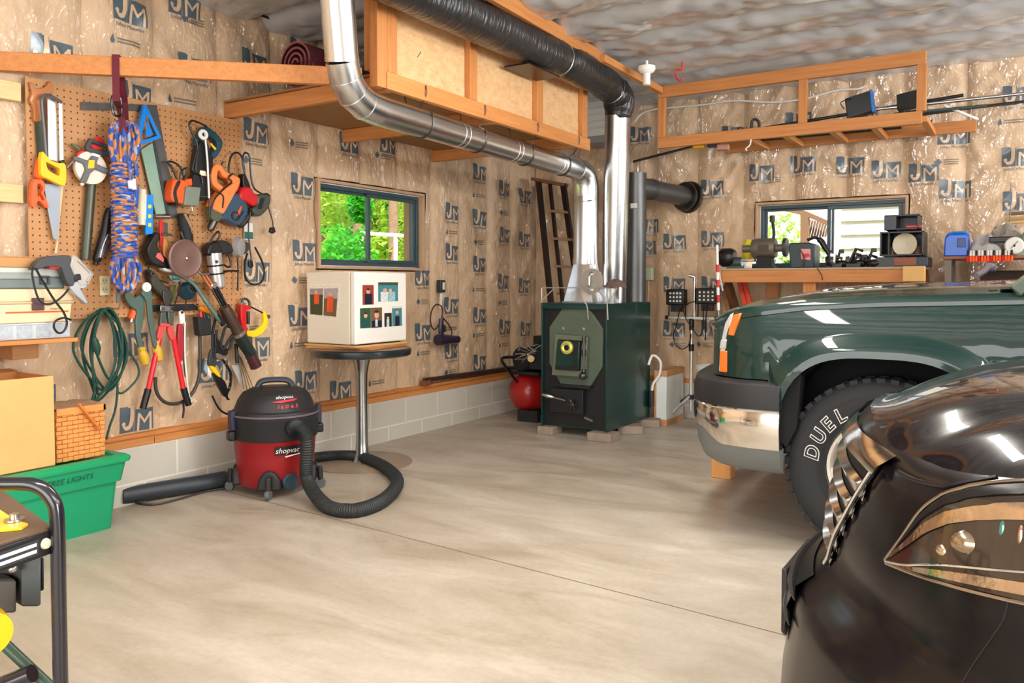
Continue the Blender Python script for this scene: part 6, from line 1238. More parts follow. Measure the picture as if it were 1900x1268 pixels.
m = MB(); m.beam(V((bx0 + .05, 6.9, BZ - .7)), V((bx0 + .02, BY0 + .1, BZ - .1)), .04, .09); build(m, 'brace', mat('old_brace', (104, 66, 42), .7), wbn)
TOP = BZ + .015
def bt_(px, y=6.5): p = PY(px, 480, y); return V((p.x, y, TOP))
def bzp(px, py, y): return PY(px, py, y)
DGN = mat('machine_green', (64, 82, 76), .4, .3, var=.1); CAST = mat('cast_grey', (112, 104, 92), .5, .3, var=.12)
# bench vise at the end
t = thing('bench_vise', 'green and black bench vise at the furnace end of the workbench', 'vise', bt_(1362, 6.45))
p = bt_(1350, 6.42); m = MB(); m.lathe([(.001, -.06), (.06, -.06), (.075, -.04), (.075, .03), (.06, .06), (.001, .06)], p + V((0, 0, .09)), (1, 0, 0), 20); build(m, 'jaw_barrel', BLK, t, bev=.003)
p = bt_(1366, 6.42); m = MB(); m.lathe([(.001, -.05), (.042, -.05), (.042, .05), (.001, .05)], p + V((.0, 0, .05)), (1, 0, 0), 18); m.box(p.x - .06, p.x + .08, 6.36, 6.5, TOP, TOP + .02); build(m, 'slide', DGN, t, bev=.003)
m = MB(); a_ = bt_(1342, 6.42); m.tube([a_ + V((-.02, -.05, .06)), a_ + V((-.02, .06, .05))], .008, 8); build(m, 'turn_bar', STL, t)
m = MB(); a_, b_ = PY(1376, 498, 6.5), PY(1402, 474, 6.55); m.box(a_.x, b_.x, 6.46, 6.6, TOP, TOP + .06); m.box(a_.x - .02, b_.x + .02, 6.44, 6.62, TOP + .06, TOP + .075); build(m, 'small_anvil', CHR, bev=.004, label='shiny metal block on the workbench between vise and bench grinder', cat='block')
m = MB(); p = bzp(1388, 474, 6.7); zb = TOP; m.lathe([(.001, zb - p.z), (.042, zb - p.z), (.044, .0), (.04, .09), (.024, .115), (.024, .13), (.001, .131)], p, (0, 0, 1), 18); build(m, 'spray_bottle', mat('bottle_yellow', (226, 206, 20), .4), label='yellow plastic bottle standing behind the bench grinder', cat='bottle')
# bench grinder with pole lamp
t = thing('bench_grinder', 'grey bench grinder with a dark wheel on the workbench', 'grinder', bt_(1420, 6.5))
p = bt_(1420, 6.5); m = MB(); m.lathe([(.07, -.1), (.075, -.09), (.08, -.05), (.08, .05), (.075, .08), (.03, .085), (.03, .14), (.022, .15), (.001, .15), ][::1], p + V((0, 0, .16)), (1, 0, 0), 24, sx=1); m.lathe([(.001, -.11), (.07, -.1)], p + V((0, 0, .16)), (1, 0, 0), 24, cap=False); build(m, 'motor', CAST, t)
m = MB(); m.prism([p + V((a, -.06, b)) for a, b in ((-.09, 0), (.09, 0), (.06, .03), (.05, .1), (-.05, .1), (-.06, .03))], V((0, .12, 0))); build(m, 'pedestal', BLKM, t, bev=.006)
m = MB(); m.lathe([(.001, -.012), (.072, -.012), (.074, 0), (.072, .012), (.001, .012)], p + V((.155, 0, .165)), (1, 0, 0), 24); build(m, 'wheel', DGY, t)
m = MB(); m.box(p.x - .04, p.x + .045, 6.415, 6.42, TOP + .135, TOP + .185); build(m, 'name_plate', mat('plate_dark', (60, 54, 44), .4), t)
m = MB(); m.tube([p + V((-.18, 0, .16)), p + V((-.09, 0, .16))], .03, 14); build(m, 'spindle', CAST, t)
m = MB(); m.tube(cr([PY(1432, 452, 6.5), PY(1436, 436, 6.5), PY(1434, 415, 6.5), PY(1433, 408, 6.5)], 4), .012, 8); m.tube([PY(1433, 412, 6.5), PY(1433, 400, 6.5)], .02, 10); build(m, 'switch_pole', BLK, t)
# bag
t = thing('tool_bag', 'dark teal tool case with a red and white label on the workbench', 'tool case', bt_(1490, 6.5))
a_, b_ = bzp(1468, 497, 6.45), bzp(1513, 450, 6.45); m = MB(); m.prism([V((x, 6.42, z)) for x, z in ((a_.x, TOP), (b_.x, TOP), (b_.x - .0, b_.z - .02), (b_.x - .04, b_.z), (a_.x - .01, b_.z), (a_.x - .015, b_.z - .04))], V((0, .2, 0))); build(m, 'case', mat('case_teal', (38, 54, 62), .4), t, bev=.008)
m = MB(); q = [PY(1487, 481, 6.418), PY(1504, 483, 6.418), PY(1504, 462, 6.418), PY(1485, 462, 6.418)]; m.prism(q, V((0, -.003, 0))); build(m, 'label', mat('label_pink', (214, 150, 150), .5), t)
m = MB(); q = [PY(1490, 480, 6.4145), PY(1504, 476, 6.4145), PY(1500, 470, 6.4145), PY(1488, 472, 6.4145)]; m.prism(q, V((0, -.001, 0))); build(m, 'red_print', RED, t)
m = MB(); m.tube(cr([PY(1498, 446, 6.5), PY(1512, 441, 6.5), PY(1524, 448, 6.5), PY(1530, 458, 6.5), PY(1539, 470, 6.5)], 5), [.012] * 8 + [.022] * 13, 10); build(m, 'hand_grip', BLK, t)
m = MB(); m.tube(cr([PY(x, y, 6.4) for x, y in ((1484, 462), (1492, 480), (1488, 498), (1486, 512), (1495, 524), (1503, 530))], 4), .005, 6); m.tube(cr([PY(x, y, 6.26) for x, y in ((1516, 498), (1524, 510), (1526, 520))], 4), .004, 6); build(m, 'lead', mat('lead_brown', (80, 50, 44), .5), t)
# heap of black fittings
rnd = random.Random(11); kinds = ['black clamp', 'dark bracket', 'black pulley', 'grey fitting', 'steel elbow']
spots = [(1538, 484), (1550, 488), (1562, 478), (1574, 488), (1584, 482), (1594, 488), (1604, 480), (1614, 486), (1622, 476), (1546, 478), (1588, 474)]
pos = ['nearest the teal case', 'beside the first black clamp', 'in the gap between clamp and bracket', 'at the middle of the heap', 'under the window mullion line', 'between pulley and bracket', 'standing up from the heap', 'close to the black cubby', 'against the black cubby side', 'low behind the grip of the teal case', 'lying over the middle of the heap']
for i, (px_, py_) in enumerate(spots):
    y = 6.42 + .04 * (i % 4); p = PY(px_, py_, y); p.z = TOP; m = MB(); h = max(.04, PY(px_, py_, y).z - TOP + .03)
    if i % 3 == 0:
        m.lathe([(.012, 0), (.04, 0), (.042, .03), (.012, .03), (.012, 0)], p + V((-.015, 0, .045)), (1, rnd.uniform(-1, 1), .2), 14, cap=False); m.box(p.x - .02, p.x + .02, y - .02, y + .02, TOP, TOP + h)
    elif i % 3 == 1:
        m.box(p.x - .05, p.x + .05, y - .03, y + .03, TOP, TOP + .03); m.tube([p + V((-.03, 0, .03)), p + V((.0, 0, h + .02)), p + V((.05, 0, h))], .012, 8)
    else:
        m.ball(p + V((0, 0, .03)), (.05, .035, .03), 10, 6); m.tube([p + V((-.04, .0, .03)), p + V((-.01, 0, h + .03))], .01, 8); m.box(p.x - .02, p.x + .015, y - .015, y + .015, TOP + h, TOP + h + .03)
    k_ = kinds[i % 5]
    build(m, 'metal_fitting', [BLK, DGY, BLKM, CAST, STL][i % 5] if i % 2 else BLK, bev=.003, label='%s %s on the workbench' % ('small ' + k_ if i % 2 == 0 else k_, pos[i]), cat='fitting', group='heap of metal fittings on the bench')
# black cubby cabinet
CUB = mat('cubby_black', (20, 22, 28), .35); CUBI = mat('cubby_inside', (44, 44, 48), .5)
def cubby(nm, lab, px0, px1, py0, py1, y0, y1, parent=None):
    a, b = PY(px0, py1, y0), PY(px1, py0, y0); t = thing(nm, lab, 'cabinet', ((a.x + b.x) / 2, y0, a.z)); w_ = .012
    m = MB(); m.box(a.x, a.x + w_, y0, y1, a.z, b.z); m.box(b.x - w_, b.x, y0, y1, a.z, b.z); m.box(a.x, b.x, y0, y1, a.z, a.z + w_); m.box(a.x, b.x, y0, y1, b.z - w_, b.z); m.box(a.x, b.x, y1 - w_, y1, a.z, b.z); build(m, 'shell', CUB, t, bev=.002); return t, a, b
zc0 = TOP
a, b = PY(1624, 495, 6.40), PY(1722, 476, 6.40)
m = MB(); m.box(a.x, b.x, 6.40, 6.72, TOP, b.z); cb = build(m, 'drawer_unit', CUB, bev=.004, label='low black drawer unit with a brown front, bottom of the black stack', cat='drawer')
m = MB(); q0, q1 = PY(1659, 492, 6.398), PY(1700, 478, 6.398); m.box(q0.x, q1.x, 6.392, 6.4, TOP + .012, q1.z); build(m, 'brown_front', wood('drawer_brown', (120, 66, 44), (150, 88, 60), ax='x'), cb, bev=.002)
m = MB(); q0, q1 = PY(1702, 493, 6.398), PY(1721, 478, 6.398); m.box(q0.x, q1.x, 6.394, 6.4, TOP + .008, q1.z); build(m, 'navy_front', mat('navy_front', (20, 28, 62), .4), cb, bev=.002)
t, a2, b2 = cubby('cubby_cabinet', 'open black cubby with a pale round dish inside, middle of the black stack', 1632, 1714, 428, 475.5, 6.42, 6.7)
dz = a2.z - b.z
m = MB(); m.box(PY(1648, 440, 6.42).x, PY(1650, 440, 6.42).x, 6.43, 6.69, a2.z + .012, b2.z - .012); build(m, 'divider', CUB, t)
p = PY(1681, 455, 6.5); m = MB(); m.lathe([(.001, 0), (.06, .01), (.085, .03), (.082, .035), (.001, .012)], p, (-.2, -1, .1), 24); build(m, 'round_dish', mat('dish_cream', (206, 196, 170), .4), label='pale cream dish leaning inside the black cubby', cat='dish')
p = PY(1664, 449, 6.55); m = MB(); m.lathe([(.001, 0), (.022, .0), (.022, .01), (.001, .012)], p, (0, -1, 0), 16, sy=1.7); build(m, 'mirror', WHT, label='small white oval at the back of the black cubby', cat='mirror')
for i, (px_, mt, nm) in enumerate(((1655, mat('jar_brown', (84, 52, 44), .4), 'brown'), (1700, mat('jar_tan', (150, 104, 78), .5), 'tan'), (1690, CRM, 'cream'))):
    p = PY(px_, 466, 6.5); m = MB(); z0_ = a2.z + .013; m.lathe([(.001, 0), (.03, 0), (.03, .05), (.024, .06), (.001, .061)], V((p.x, 6.52 + .02 * i, z0_)), (0, 0, 1), 14); build(m, 'jar', mt, label='little %s jar standing inside the black cubby' % nm, cat='jar')
t, a3, b3 = cubby('cubby_cabinet', 'smaller black box cubby topmost of the black stack before the window', 1641, 1705, 397, 427.5, 6.45, 6.68)
m = MB(); m.box(a3.x - .002, PY(1663, 410, 6.45).x, 6.445, 6.67, a3.z, b3.z - .006); build(m, 'side_door', mat('door_navy', (24, 34, 52), .35), t, bev=.003)
m = MB(); q0 = PY(1686, 422, 6.44); m.box(q0.x - .02, q0.x + .08, 6.46, 6.5, a3.z + .0125, a3.z + .03); build(m, 'red_tool', RED, label='red tool lying in the topmost black box', cat='tool', bev=.003)
m = MB(); q0, q1 = PY(1676, 512, 6.24), PY(1717, 494, 6.24); m.box(q0.x, q1.x, 6.2, 6.2795, q0.z - .04, q1.z); build(m, 'carton', CARD, bev=.003, label='small cardboard carton fixed at the end of the bench apron', cat='box')
# side shelf with blue box and row of drivers
SY = 6.45; sa, sb = PY(1750, 476, SY), PY(1905, 472, SY); SHZ = sa.z
t = thing('side_table', 'brown side table along the far wall past the bench end', 'table', ((sa.x + sb.x) / 2, 6.65, 0))
m = MB(); m.box(sa.x, sb.x + .6, SY, 6.93, SHZ - .02, SHZ); build(m, 'table_top', wood('shelf_brown', (140, 84, 56), (166, 106, 74), ax='x'), t, bev=.002)
for x in (sa.x + .03, sb.x + .55):
    for y in (SY + .04, 6.9):
        m = MB(); m.box(x - .02, x + .02, y - .02, y + .02, 0, SHZ - .02); build(m, 'leg', mat('leg_grey', (120, 108, 96), .5), t)
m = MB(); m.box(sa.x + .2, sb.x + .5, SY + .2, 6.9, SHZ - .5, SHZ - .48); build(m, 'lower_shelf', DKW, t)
t = thing('power_pack', 'bright blue plastic box with a dark panel on the side table', 'box', PY(1773, 470, 6.55))
q0, q1 = PY(1751, 470, 6.5), PY(1797, 434, 6.5); m = MB(); m.prism([V((x, 6.5, z)) for x, z in ((q0.x, SHZ + .001), (q1.x, SHZ + .001), (q1.x, q1.z - .02), (q1.x - .02, q1.z), (q0.x + .03, q1.z), (q0.x + .005, q1.z - .03))], V((0, .2, 0))); build(m, 'case', mat('power_blue', (16, 92, 206), .35, coat=.2), t, bev=.008)
q0, q1 = PY(1776, 459, 6.498), PY(1792, 442, 6.498); m = MB(); m.box(q0.x, q1.x, 6.494, 6.5, q0.z, q1.z); build(m, 'panel', mat('panel_navy', (10, 50, 120), .3), t, bev=.003)
m = MB(); q0 = PY(1785, 436, 6.6); m.tube(cr([q0 + V((-.1, 0, -.02)), q0 + V((-.07, 0, .012)), q0 + V((.02, 0, .012)), q0 + V((.04, 0, -.02))], 4), .01, 8); build(m, 'handle', BLU, t)
m = MB(); q0, q1 = PY(1793, 482, SY - .035), PY(1880, 474, SY - .035); m.box(q0.x, q1.x, SY - .03, SY - .001, SHZ - .014, SHZ - .004); build(m, 'tool_strip', BLKM, label='thin dark holder strip along the side table edge', cat='rack')
for i in range(16):
    x = q0.x + (q1.x - q0.x) * (i + .5) / 16; t = thing('screwdriver', 'orange and white screwdriver in the row along the side table edge', 'screwdriver', V((x, SY - .045, SHZ - .05)), 'row of screwdrivers on the table edge')
    m = MB(); m.lathe([(.001, 0), (.008, .0), (.009, .02), (.007, .04), (.001, .041)], V((x, SY - .045, SHZ - .042)), (0, 0, 1), 8); build(m, 'handle', ORG if i % 4 else RED, t)
    m = MB(); m.lathe([(.001, 0), (.0065, .0), (.0065, .035), (.001, .036)], V((x, SY - .045, SHZ)), (0, 0, 1), 8); build(m, 'cap', WHT if i % 3 else BLK, t)
# pile of cloths and things
PLM = mat('grey_cloth', (150, 146, 142), .7, c2=(204, 202, 200), vs=12, bump=.3)
def heap(px0, px1, py, y, h, mt, lab, cat, sd):
    a, b = PY(px0, py, y), PY(px1, py, y); m = MB(); w_ = b.x - a.x
    m.grid(lambda u, v: V((a.x + w_ * u, y - .12 + .3 * v, SHZ + .001 + h * (max(0, 1 - (2 * u - 1) ** 2) * max(0, 1 - (2 * v - 1) ** 2)) ** .45 * (.75 + .5 * noise.noise(V((u * 4 + sd, v * 4, sd)))))), [i / 14 for i in range(15)], [i / 10 for i in range(11)]); build(m, 'cloth', mt, label=lab, cat=cat, fix=False)
heap(1798, 1862, 470, 6.6, .17, PLM, 'pale grey cloth heap beside the blue box on the side table', 'cloth', 1); heap(1830, 1915, 470, 6.75, .27, mat('dusty_cloth', (124, 112, 104), .8, c2=(170, 160, 150), vs=14, bump=.3), 'taller dusty brown cloth heap at the wall on the side table', 'cloth', 5); heap(1868, 1935, 470, 6.6, .2, mat('sage_cloth', (150, 168, 146), .8, bump=.3), 'sage green cloth behind the white round gauge', 'cloth', 9)
p = PY(1882, 456, 6.42); m = MB(); m.lathe([(.001, 0), (.055, 0), (.058, .02), (.05, .03), (.001, .03)], p + V((0, .03, 0)), (0, -1, 0), 22); g_ = build(m, 'dial_gauge', WHT, label='white round dial gauge standing at the side table edge', cat='gauge'); m = MB(); m.beam(p + V((-.02, -.002, -.02)), p + V((.02, -.002, .03)), .004, .004, (0, 1, 0)); m.lathe([(.001, 0), (.008, 0), (.001, .004)], p, (0, -1, 0), 10); build(m, 'needle', BLK, g_)
m = MB(); p = PY(1866, 452, 6.5); m.box(p.x - .1, p.x + .05, 6.48, 6.55, SHZ + .09, SHZ + .13); build(m, 'black_case', BLK, bev=.006, label='slim black case lying on the cloths next to the dial gauge', cat='case')
m = MB(); m.tube([PY(1876, 340, 6.85), PY(1873, 430, 6.8)], .003, 6); build(m, 'hanging_wire', DST, label='thin wire hanging down the film above the dial gauge', cat='wire')
for i, (px_, py_, c_) in enumerate(((1880, 408, (190, 150, 100)), (1885, 414, (206, 176, 120)), (1892, 397, (110, 100, 80)))):
    m = MB(); a_, b_ = PY(px_ - 16, py_, 6.9), PY(px_ + 30, py_ - 4, 6.9); m.tube([a_, b_], .012, 8); build(m, 'thin_stick', mat('stick%d' % i, c_, .6), label=['tan stick tied to the far wall film', 'paler lower stick on the far wall film', 'dark upper stick on the far wall film'][i], cat='stick')
# under the bench
FH = mat('fire_red', (206, 70, 48), .5)
for i, (a, b, mt, nm) in enumerate((((1372, 524), (1384, 570), FH, 'orange red plank standing under the bench, the one nearer the furnace'), ((1382, 524), (1392, 566), FH, 'orange red plank standing under the bench, the one nearer the truck'), ((1341, 532), (1352, 580), wood('old_post', (116, 80, 50), (140, 100, 66), ax='z'), 'old brown plank leaning under the bench end'))):
    a_, b_ = PY(a[0], a[1], 6.5), PY(b[0], b[1], 6.42); d_ = (b_ - a_); e_ = a_ + d_ * ((a_.z - .38) / (a_.z - b_.z)) if i < 2 else a_ + d_ * ((a_.z - .005) / (a_.z - b_.z)); m = MB(); m.beam(a_, e_, .035, .02, (0, 1, 0)); build(m, 'plank', mt, bev=.002, label=nm, cat='plank')
m = MB(); m.box(bx0 + .5, bx1 - .1, 6.5, 6.85, .372, .9); build(m, 'storage_crate', mat('crate_brown', (96, 62, 48), .7, var=.15), bev=.006, label='large dark brown crate on the lower bench shelf', cat='crate')
m = MB(); m.box(sa.x + .22, sa.x + .7, SY + .22, 6.85, SHZ - .479, SHZ - .1); build(m, 'storage_crate', mat('crate_dark', (62, 44, 38), .7, var=.2), bev=.006, label='dark crate on the lower shelf of the side table', cat='crate')
# striped marker pole
t = thing('marker_pole', 'thin red and white striped marker pole at the workbench end', 'pole', PY(1331, 640, 6.2))
a_, b_ = PY(1330.5, 455, 6.2), PY(1333, 576, 6.2); n = 6
for k in range(n):
    m = MB(); m.tube([a_.lerp(b_, .3 + .7 * k / n), a_.lerp(b_, .3 + .7 * (k + 1) / n)], .012, 10); build(m, 'stripe', RED if k % 2 == 0 else WHT, t)
m = MB(); m.tube([a_, a_.lerp(b_, .3)], .011, 10); build(m, 'tip', WHT, t); m = MB(); m.tube([b_, V((b_.x, b_.y, 0))], .01, 8); build(m, 'spike', STL, t)
m = MB(); m.beam(PY(1334, 505, 6.2), PY(1341, 540, 6.24), .012, .003); build(m, 'white_tag', WHT, t)
# work light on its tripod
t = thing('work_light', 'twin halogen work light on a silver tripod between furnace and truck', 'work light', (PY(1283, 700, 6.75).x, 6.75, 0))
mx_ = PY(1283, 640, 6.75).x; my = 6.75; zt_ = PY(1283, 600, my).z; zb_ = PZ(1283, 765, .0).z
ALU = mat('tripod_alu', (206, 206, 200), .3, .7)
m = MB(); m.tube([V((mx_, my, .1)), V((mx_, my, zt_))], .016, 12); build(m, 'mast', ALU, t)
m = MB(); m.tube([V((mx_, my, .62)), V((mx_, my, .68))], .022, 12); m.tube([V((mx_, my, zt_ - .06)), V((mx_, my, zt_ + .04))], .022, 12); m.tube([V((mx_, my, .2)), V((mx_, my, .24))], .026, 12); build(m, 'collar', BLK, t)
a_, b_ = PY(1238, 585, my), PY(1330, 585, my); m = MB(); m.beam(V((a_.x, my, zt_ + .045)), V((b_.x, my, zt_ + .045)), .025, .025); 
build(m, 'cross_bar', ALU, t, bev=.003)
for x in (a_.x, b_.x):
    m = MB(); m.box(x - .015, x + .015, my - .016, my + .016, zt_ + .028, zt_ + .062); build(m, 'end_cap', BLK, t)
m = MB(); q = PY(1288, 580, my); zt2 = PY(1286, 514, my).z; m.tube([V((q.x, my, zt_ + .05)), V((q.x, my, zt2))], .011, 10); m.tube([V((q.x, my, zt2)), V((q.x - .045, my - .01, zt2 + .012))], .013, 10); build(m, 'crank', STL, t)
for (px0, px1, py0, py1) in ((1236, 1270, 537, 566), (1290, 1330, 535, 564)):
    a, b = PY(px0, py1, my - .05), PY(px1, py0, my - .05); m = MB(); m.box(a.x, b.x, my - .06, my + .03, a.z, b.z); hd_ = build(m, 'lamp_head', BLK, t, bev=.01)
    m = MB(); m.box(a.x + .03, b.x - .02, my - .066, my - .06, a.z + .02, b.z - .02); build(m, 'lens', mat('lens_dark', (50, 50, 52), .15), hd_)
    for i in range(4):
        for j in range(3):
            x = a.x + .045 + (b.x - a.x - .075) * i / 3; z = a.z + .035 + (b.z - a.z - .07) * j / 2; m = MB(); m.box(x - .008, x + .008, my - .069, my - .066, z - .008, z + .008); build(m, 'led_window', mat('led_cell', (226, 222, 204), .3), hd_)
    m = MB(); m.box((a.x + b.x) / 2 - .03, (a.x + b.x) / 2 + .03, my - .04, my + .0, b.z, b.z + .016); build(m, 'top_clip', GRY, hd_)
    m = MB(); m.box((a.x + b.x) / 2 - .05, (a.x + b.x) / 2 + .05, my - .03, my + .02, a.z - .06, a.z); build(m, 'cable_box', BLK, hd_)
    m = MB(); m.tube([V((a.x + .01, my, a.z + .04)), V((a.x + .005, my, zt_ + .05))], .006, 6); m.tube([V((b.x - .01, my, a.z + .04)), V((b.x - .005, my, zt_ + .05))], .006, 6); build(m, 'yoke', BLK, t)
m = MB()
for pth in (((1262, 572), (1256, 600), (1250, 622), (1254, 640), (1266, 648), (1278, 640), (1282, 620)), ((1268, 572), (1272, 590), (1284, 608), (1296, 624), (1304, 612), (1305, 580), (1306, 568)), ((1312, 566), (1310, 590), (1309, 625), (1309, 632)), ((1264, 574), (1280, 562), (1292, 560))): m.tube(cr([PY(x, y, my - .04) for x, y in pth], 5), .005, 6)
build(m, 'lead', BLK, t)
for (fx_, fy_) in ((PZ(1253, 772, .03).x, 6.52), (mx_ - .32, 6.86), (mx_ + .2, 6.85)):
    m = MB(); a_ = V((mx_, my, .24)); b_ = V((fx_, fy_, .015)); m.tube([a_, b_], .013, 10); lg_ = build(m, 'leg', ALU if fy_ < 6.6 else DST, t); m = MB(); m.tube([b_ + (a_ - b_) * .06, b_ + V((0, 0, -.001))], .017, 10); build(m, 'rubber_foot', BLK, lg_)
# white panel beside the furnace with its cord, bucket
t = thing('air_cleaner', 'white box with tan wooden edges standing beside the furnace', 'box', (1.57, 6.6, 0))
m = MB(); m.box(1.5, 1.60, 6.44, 6.85, .02, .46); build(m, 'panel', mat('cleaner_white', (226, 230, 228), .4), t, bev=.004)
for z0_, z1_ in ((.0, .055), (.42, .47)):
    m = MB(); m.box(1.495, 1.606, 6.435, 6.855, z0_, z1_); build(m, 'wood_edge', wood('cleaner_wood', (186, 136, 92), (206, 158, 112)), t, bev=.003)
m = MB(); m.box(1.494, 1.512, 6.434, 6.46, .0, .47); build(m, 'corner_edge', wood('cleaner_wood', (0, 0, 0), (0, 0, 0)), t, bev=.002)
m = MB(); m.tube(cr([V((1.47, 6.36, .52)), V((1.50, 6.38, .60)), V((1.56, 6.40, .55)), V((1.55, 6.41, .44)), V((1.50, 6.40, .36)), V((1.487, 6.40, .30))], 5), .011, 8); m2 = build(m, 'white_cord', WHT, label='white cord curving down beside the furnace to a black plug', cat='cord'); m = MB(); m.box(1.474, 1.496, 6.36, 6.44, .16, .3); build(m, 'plug', BLK, m2, bev=.006)
p = PY(1326, 700, 6.5); m = MB(); m.lathe([(.001, 0), (.12, 0), (.145, .50), (.152, .50), (.152, .53), (.14, .53), (.138, .5), (.12, .02), (.001, .02)], V((p.x, 6.5, 0)), (0, 0, 1), 28); build(m, 'bucket', WHT, label='white plastic bucket on the floor behind the truck bumper', cat='bucket')
# ================================================================= green pickup, nose towards the tool wall
TG = mat('truck_green', (2, 36, 34), .35, 0., coat=.75, cr=.03, c2=(5, 46, 40), vs=700, spec=.25)
TRB = mat('trim_black', (30, 30, 32), .5, bump=.05, bs=200); VAL = mat('valance_grey', (108, 112, 110), .5); WELL = mat('wheel_well', (12, 12, 16), .8)
AMB = mat('amber_lens', (232, 104, 24), .15, coat=1., var=.1, vs=30); CLRL = mat('clear_lens', (196, 200, 200), .1, .4, coat=1.)
NY, CY = 3.72, 4.70              # near side, centre line
tr = thing('pickup_truck', 'dark green truck parked nose in with a chrome bumper and raised letter tires', 'truck', (5.2, CY, 0))
WXC, WR = 3.62, .395; AW, AT = .43, .885
def zlow(x):
    if x < WXC - AW: return .765
    if x < WXC + AW: 
        k = abs((x - WXC) / AW); return .40 + (AT - .40) * (1 - k ** 3.2) ** (1 / 2.6)
    return .40
def hedge(x): # height of the hood's side edge
    pts = [(2.86, 1.035), (2.95, 1.075), (3.05, 1.10), (3.3, 1.135), (3.6, 1.155), (3.9, 1.165), (4.2, 1.175), (9, 1.18)]
    for (a, p), (b, q) in zip(pts, pts[1:]):
        if x <= b: t = max(0, (x - a) / (b - a)); return p + (q - p) * t
def sidey(x, z):
    y = NY + .055 * max(0, (z - .9) / .25) ** 1.6 + .02 * max(0, (.75 - z) / .4)
    k = abs(x - WXC) / (AW + .0); dz = 0
    # flare that follows the arch
    d = math.hypot((x - WXC) / (AW + .085), max(0, z - .40) / (AT - .40 + .085)) if z > .38 else abs(x - WXC) / (AW + .085)
    dd_ = ((abs((x - WXC) / (AW + .10)) ** 2.8 + abs(max(0, z - .4) / (AT - .4 + .095)) ** 2.8) ** (1 / 2.8))
    if dd_ < 1.0: y -= .036 * min(1, (1.0 - dd_) / .10) ** .7
    if x < 3.12: y += .13 * ((3.12 - x) / .26) ** 2.4
    y += .012 * math.exp(-((z - .93) / .03) ** 2) * (1 if x > 3.1 else 0) * 0
    return y
def mir(m, join=False):   # the far side is the near one turned over
    if not join: m.twin = CY; return m
    n = len(m.v); fs = list(zip(m.f, m.m)); m.v += [V((p.x, 2 * CY - p.y, p.z)) for p in m.v]
    for f, k in fs: m.f.append([n + i for i in f][::-1]); m.m.append(k)
    return m
xs = steps(2.86, 4.6, .03, (WXC - AW, WXC + AW, WXC - AW + .012, WXC + AW - .012))
m = MB(); m.grid(lambda x, v: (lambda z: V((x, sidey(x, z), z)))(zlow(x) + (hedge(x) - .055 - zlow(x)) * v), xs, [i / 22 for i in range(23)])
m.grid(lambda x, v: (lambda z: V((x, sidey(x, zlow(x)) + .05 * v, z)))(zlow(x)), xs, [0, 1])
mir(m); build(m, 'fender', TG, tr, fix=False, ang=40)
m = MB()   # hood: outer skirt, edge, crown
def hoodp(x, v):
    e = hedge(x); ys = sidey(x, e - .05) + .004
    if v < .12: return V((x, ys + .006 * v, e - .052 + .052 * (v / .12) * .75))
    k = (v - .12) / .88; y = ys + .012 + (CY - ys - .012) * k
    fr = min(1, max(0, (x - 2.80) / .5)) ** .6
    return V((x - .10 * k ** .6 * max(0, 1 - (x - 2.86) / .35), y, e - .006 + .058 * (1 - (1 - k) ** 2.4) * fr + .012 * math.exp(-((k - .16) / .09) ** 2) * fr))
m.grid(hoodp, steps(2.86, 4.16, .04), [0, .04, .08, .12, .13, .15, .18, .22, .28, .36, .45, .55, .7, .85, 1]); mir(m, True); build(m, 'hood', TG, tr, fix=False, ang=45)
m = MB(); m.grid(lambda x, v: V((x, sidey(x, hedge(x) - .05) + .03 + .0 * v, hedge(x) - .075 + .05 * v)), steps(2.9, 4.16, .05), [0, 1]); mir(m); build(m, 'hood_gap', WELL, tr, fix=False)
# nose between the fenders
def plan(k, xs_, dx=0): return None
m = MB(); nose = [(2.95, 3.82), (2.89, 3.86), (2.84, 3.95), (2.80, 4.1), (2.775, 4.35), (2.77, CY)]; nose += [(x, 2 * CY - y) for x, y in nose[-2::-1]]
m.prism([V((x, y, .76)) for x, y in nose] + [V((3.05, 5.58, .76)), V((3.05, 3.82, .76))], V((0, 0, .275))); build(m, 'grille_panel', TRB, tr)
m = MB(); m.tube(cr([V((x - .006, y, .90)) for x, y in nose[4:-4]], 4), .03, 10); build(m, 'grille_bar', CHR, tr)
# lamps wrapping the corner
def lens(nm, mt, pts, y, th=.03):
    m = MB(); m.prism([PY(a, b, y) for a, b in pts], V((0, th, 0))); mir(m); return build(m, nm, mt, tr, bev=.006)
lens('headlight', CLRL, [(1333, 690), (1336, 640), (1345, 600), (1354, 584), (1362, 580), (1350, 625), (1350, 690)], 3.775, .12)
lens('turn_signal', AMB, [(1350, 622), (1353, 604), (1361, 584), (1376, 581), (1370, 600), (1362, 624)], 3.748)
lens('side_marker', CLRL, [(1334, 648), (1337, 630), (1352, 630), (1351, 648)], 3.77)
lens('turn_signal', AMB, [(1335, 691), (1335, 652), (1352, 651), (1352, 692)], 3.765)
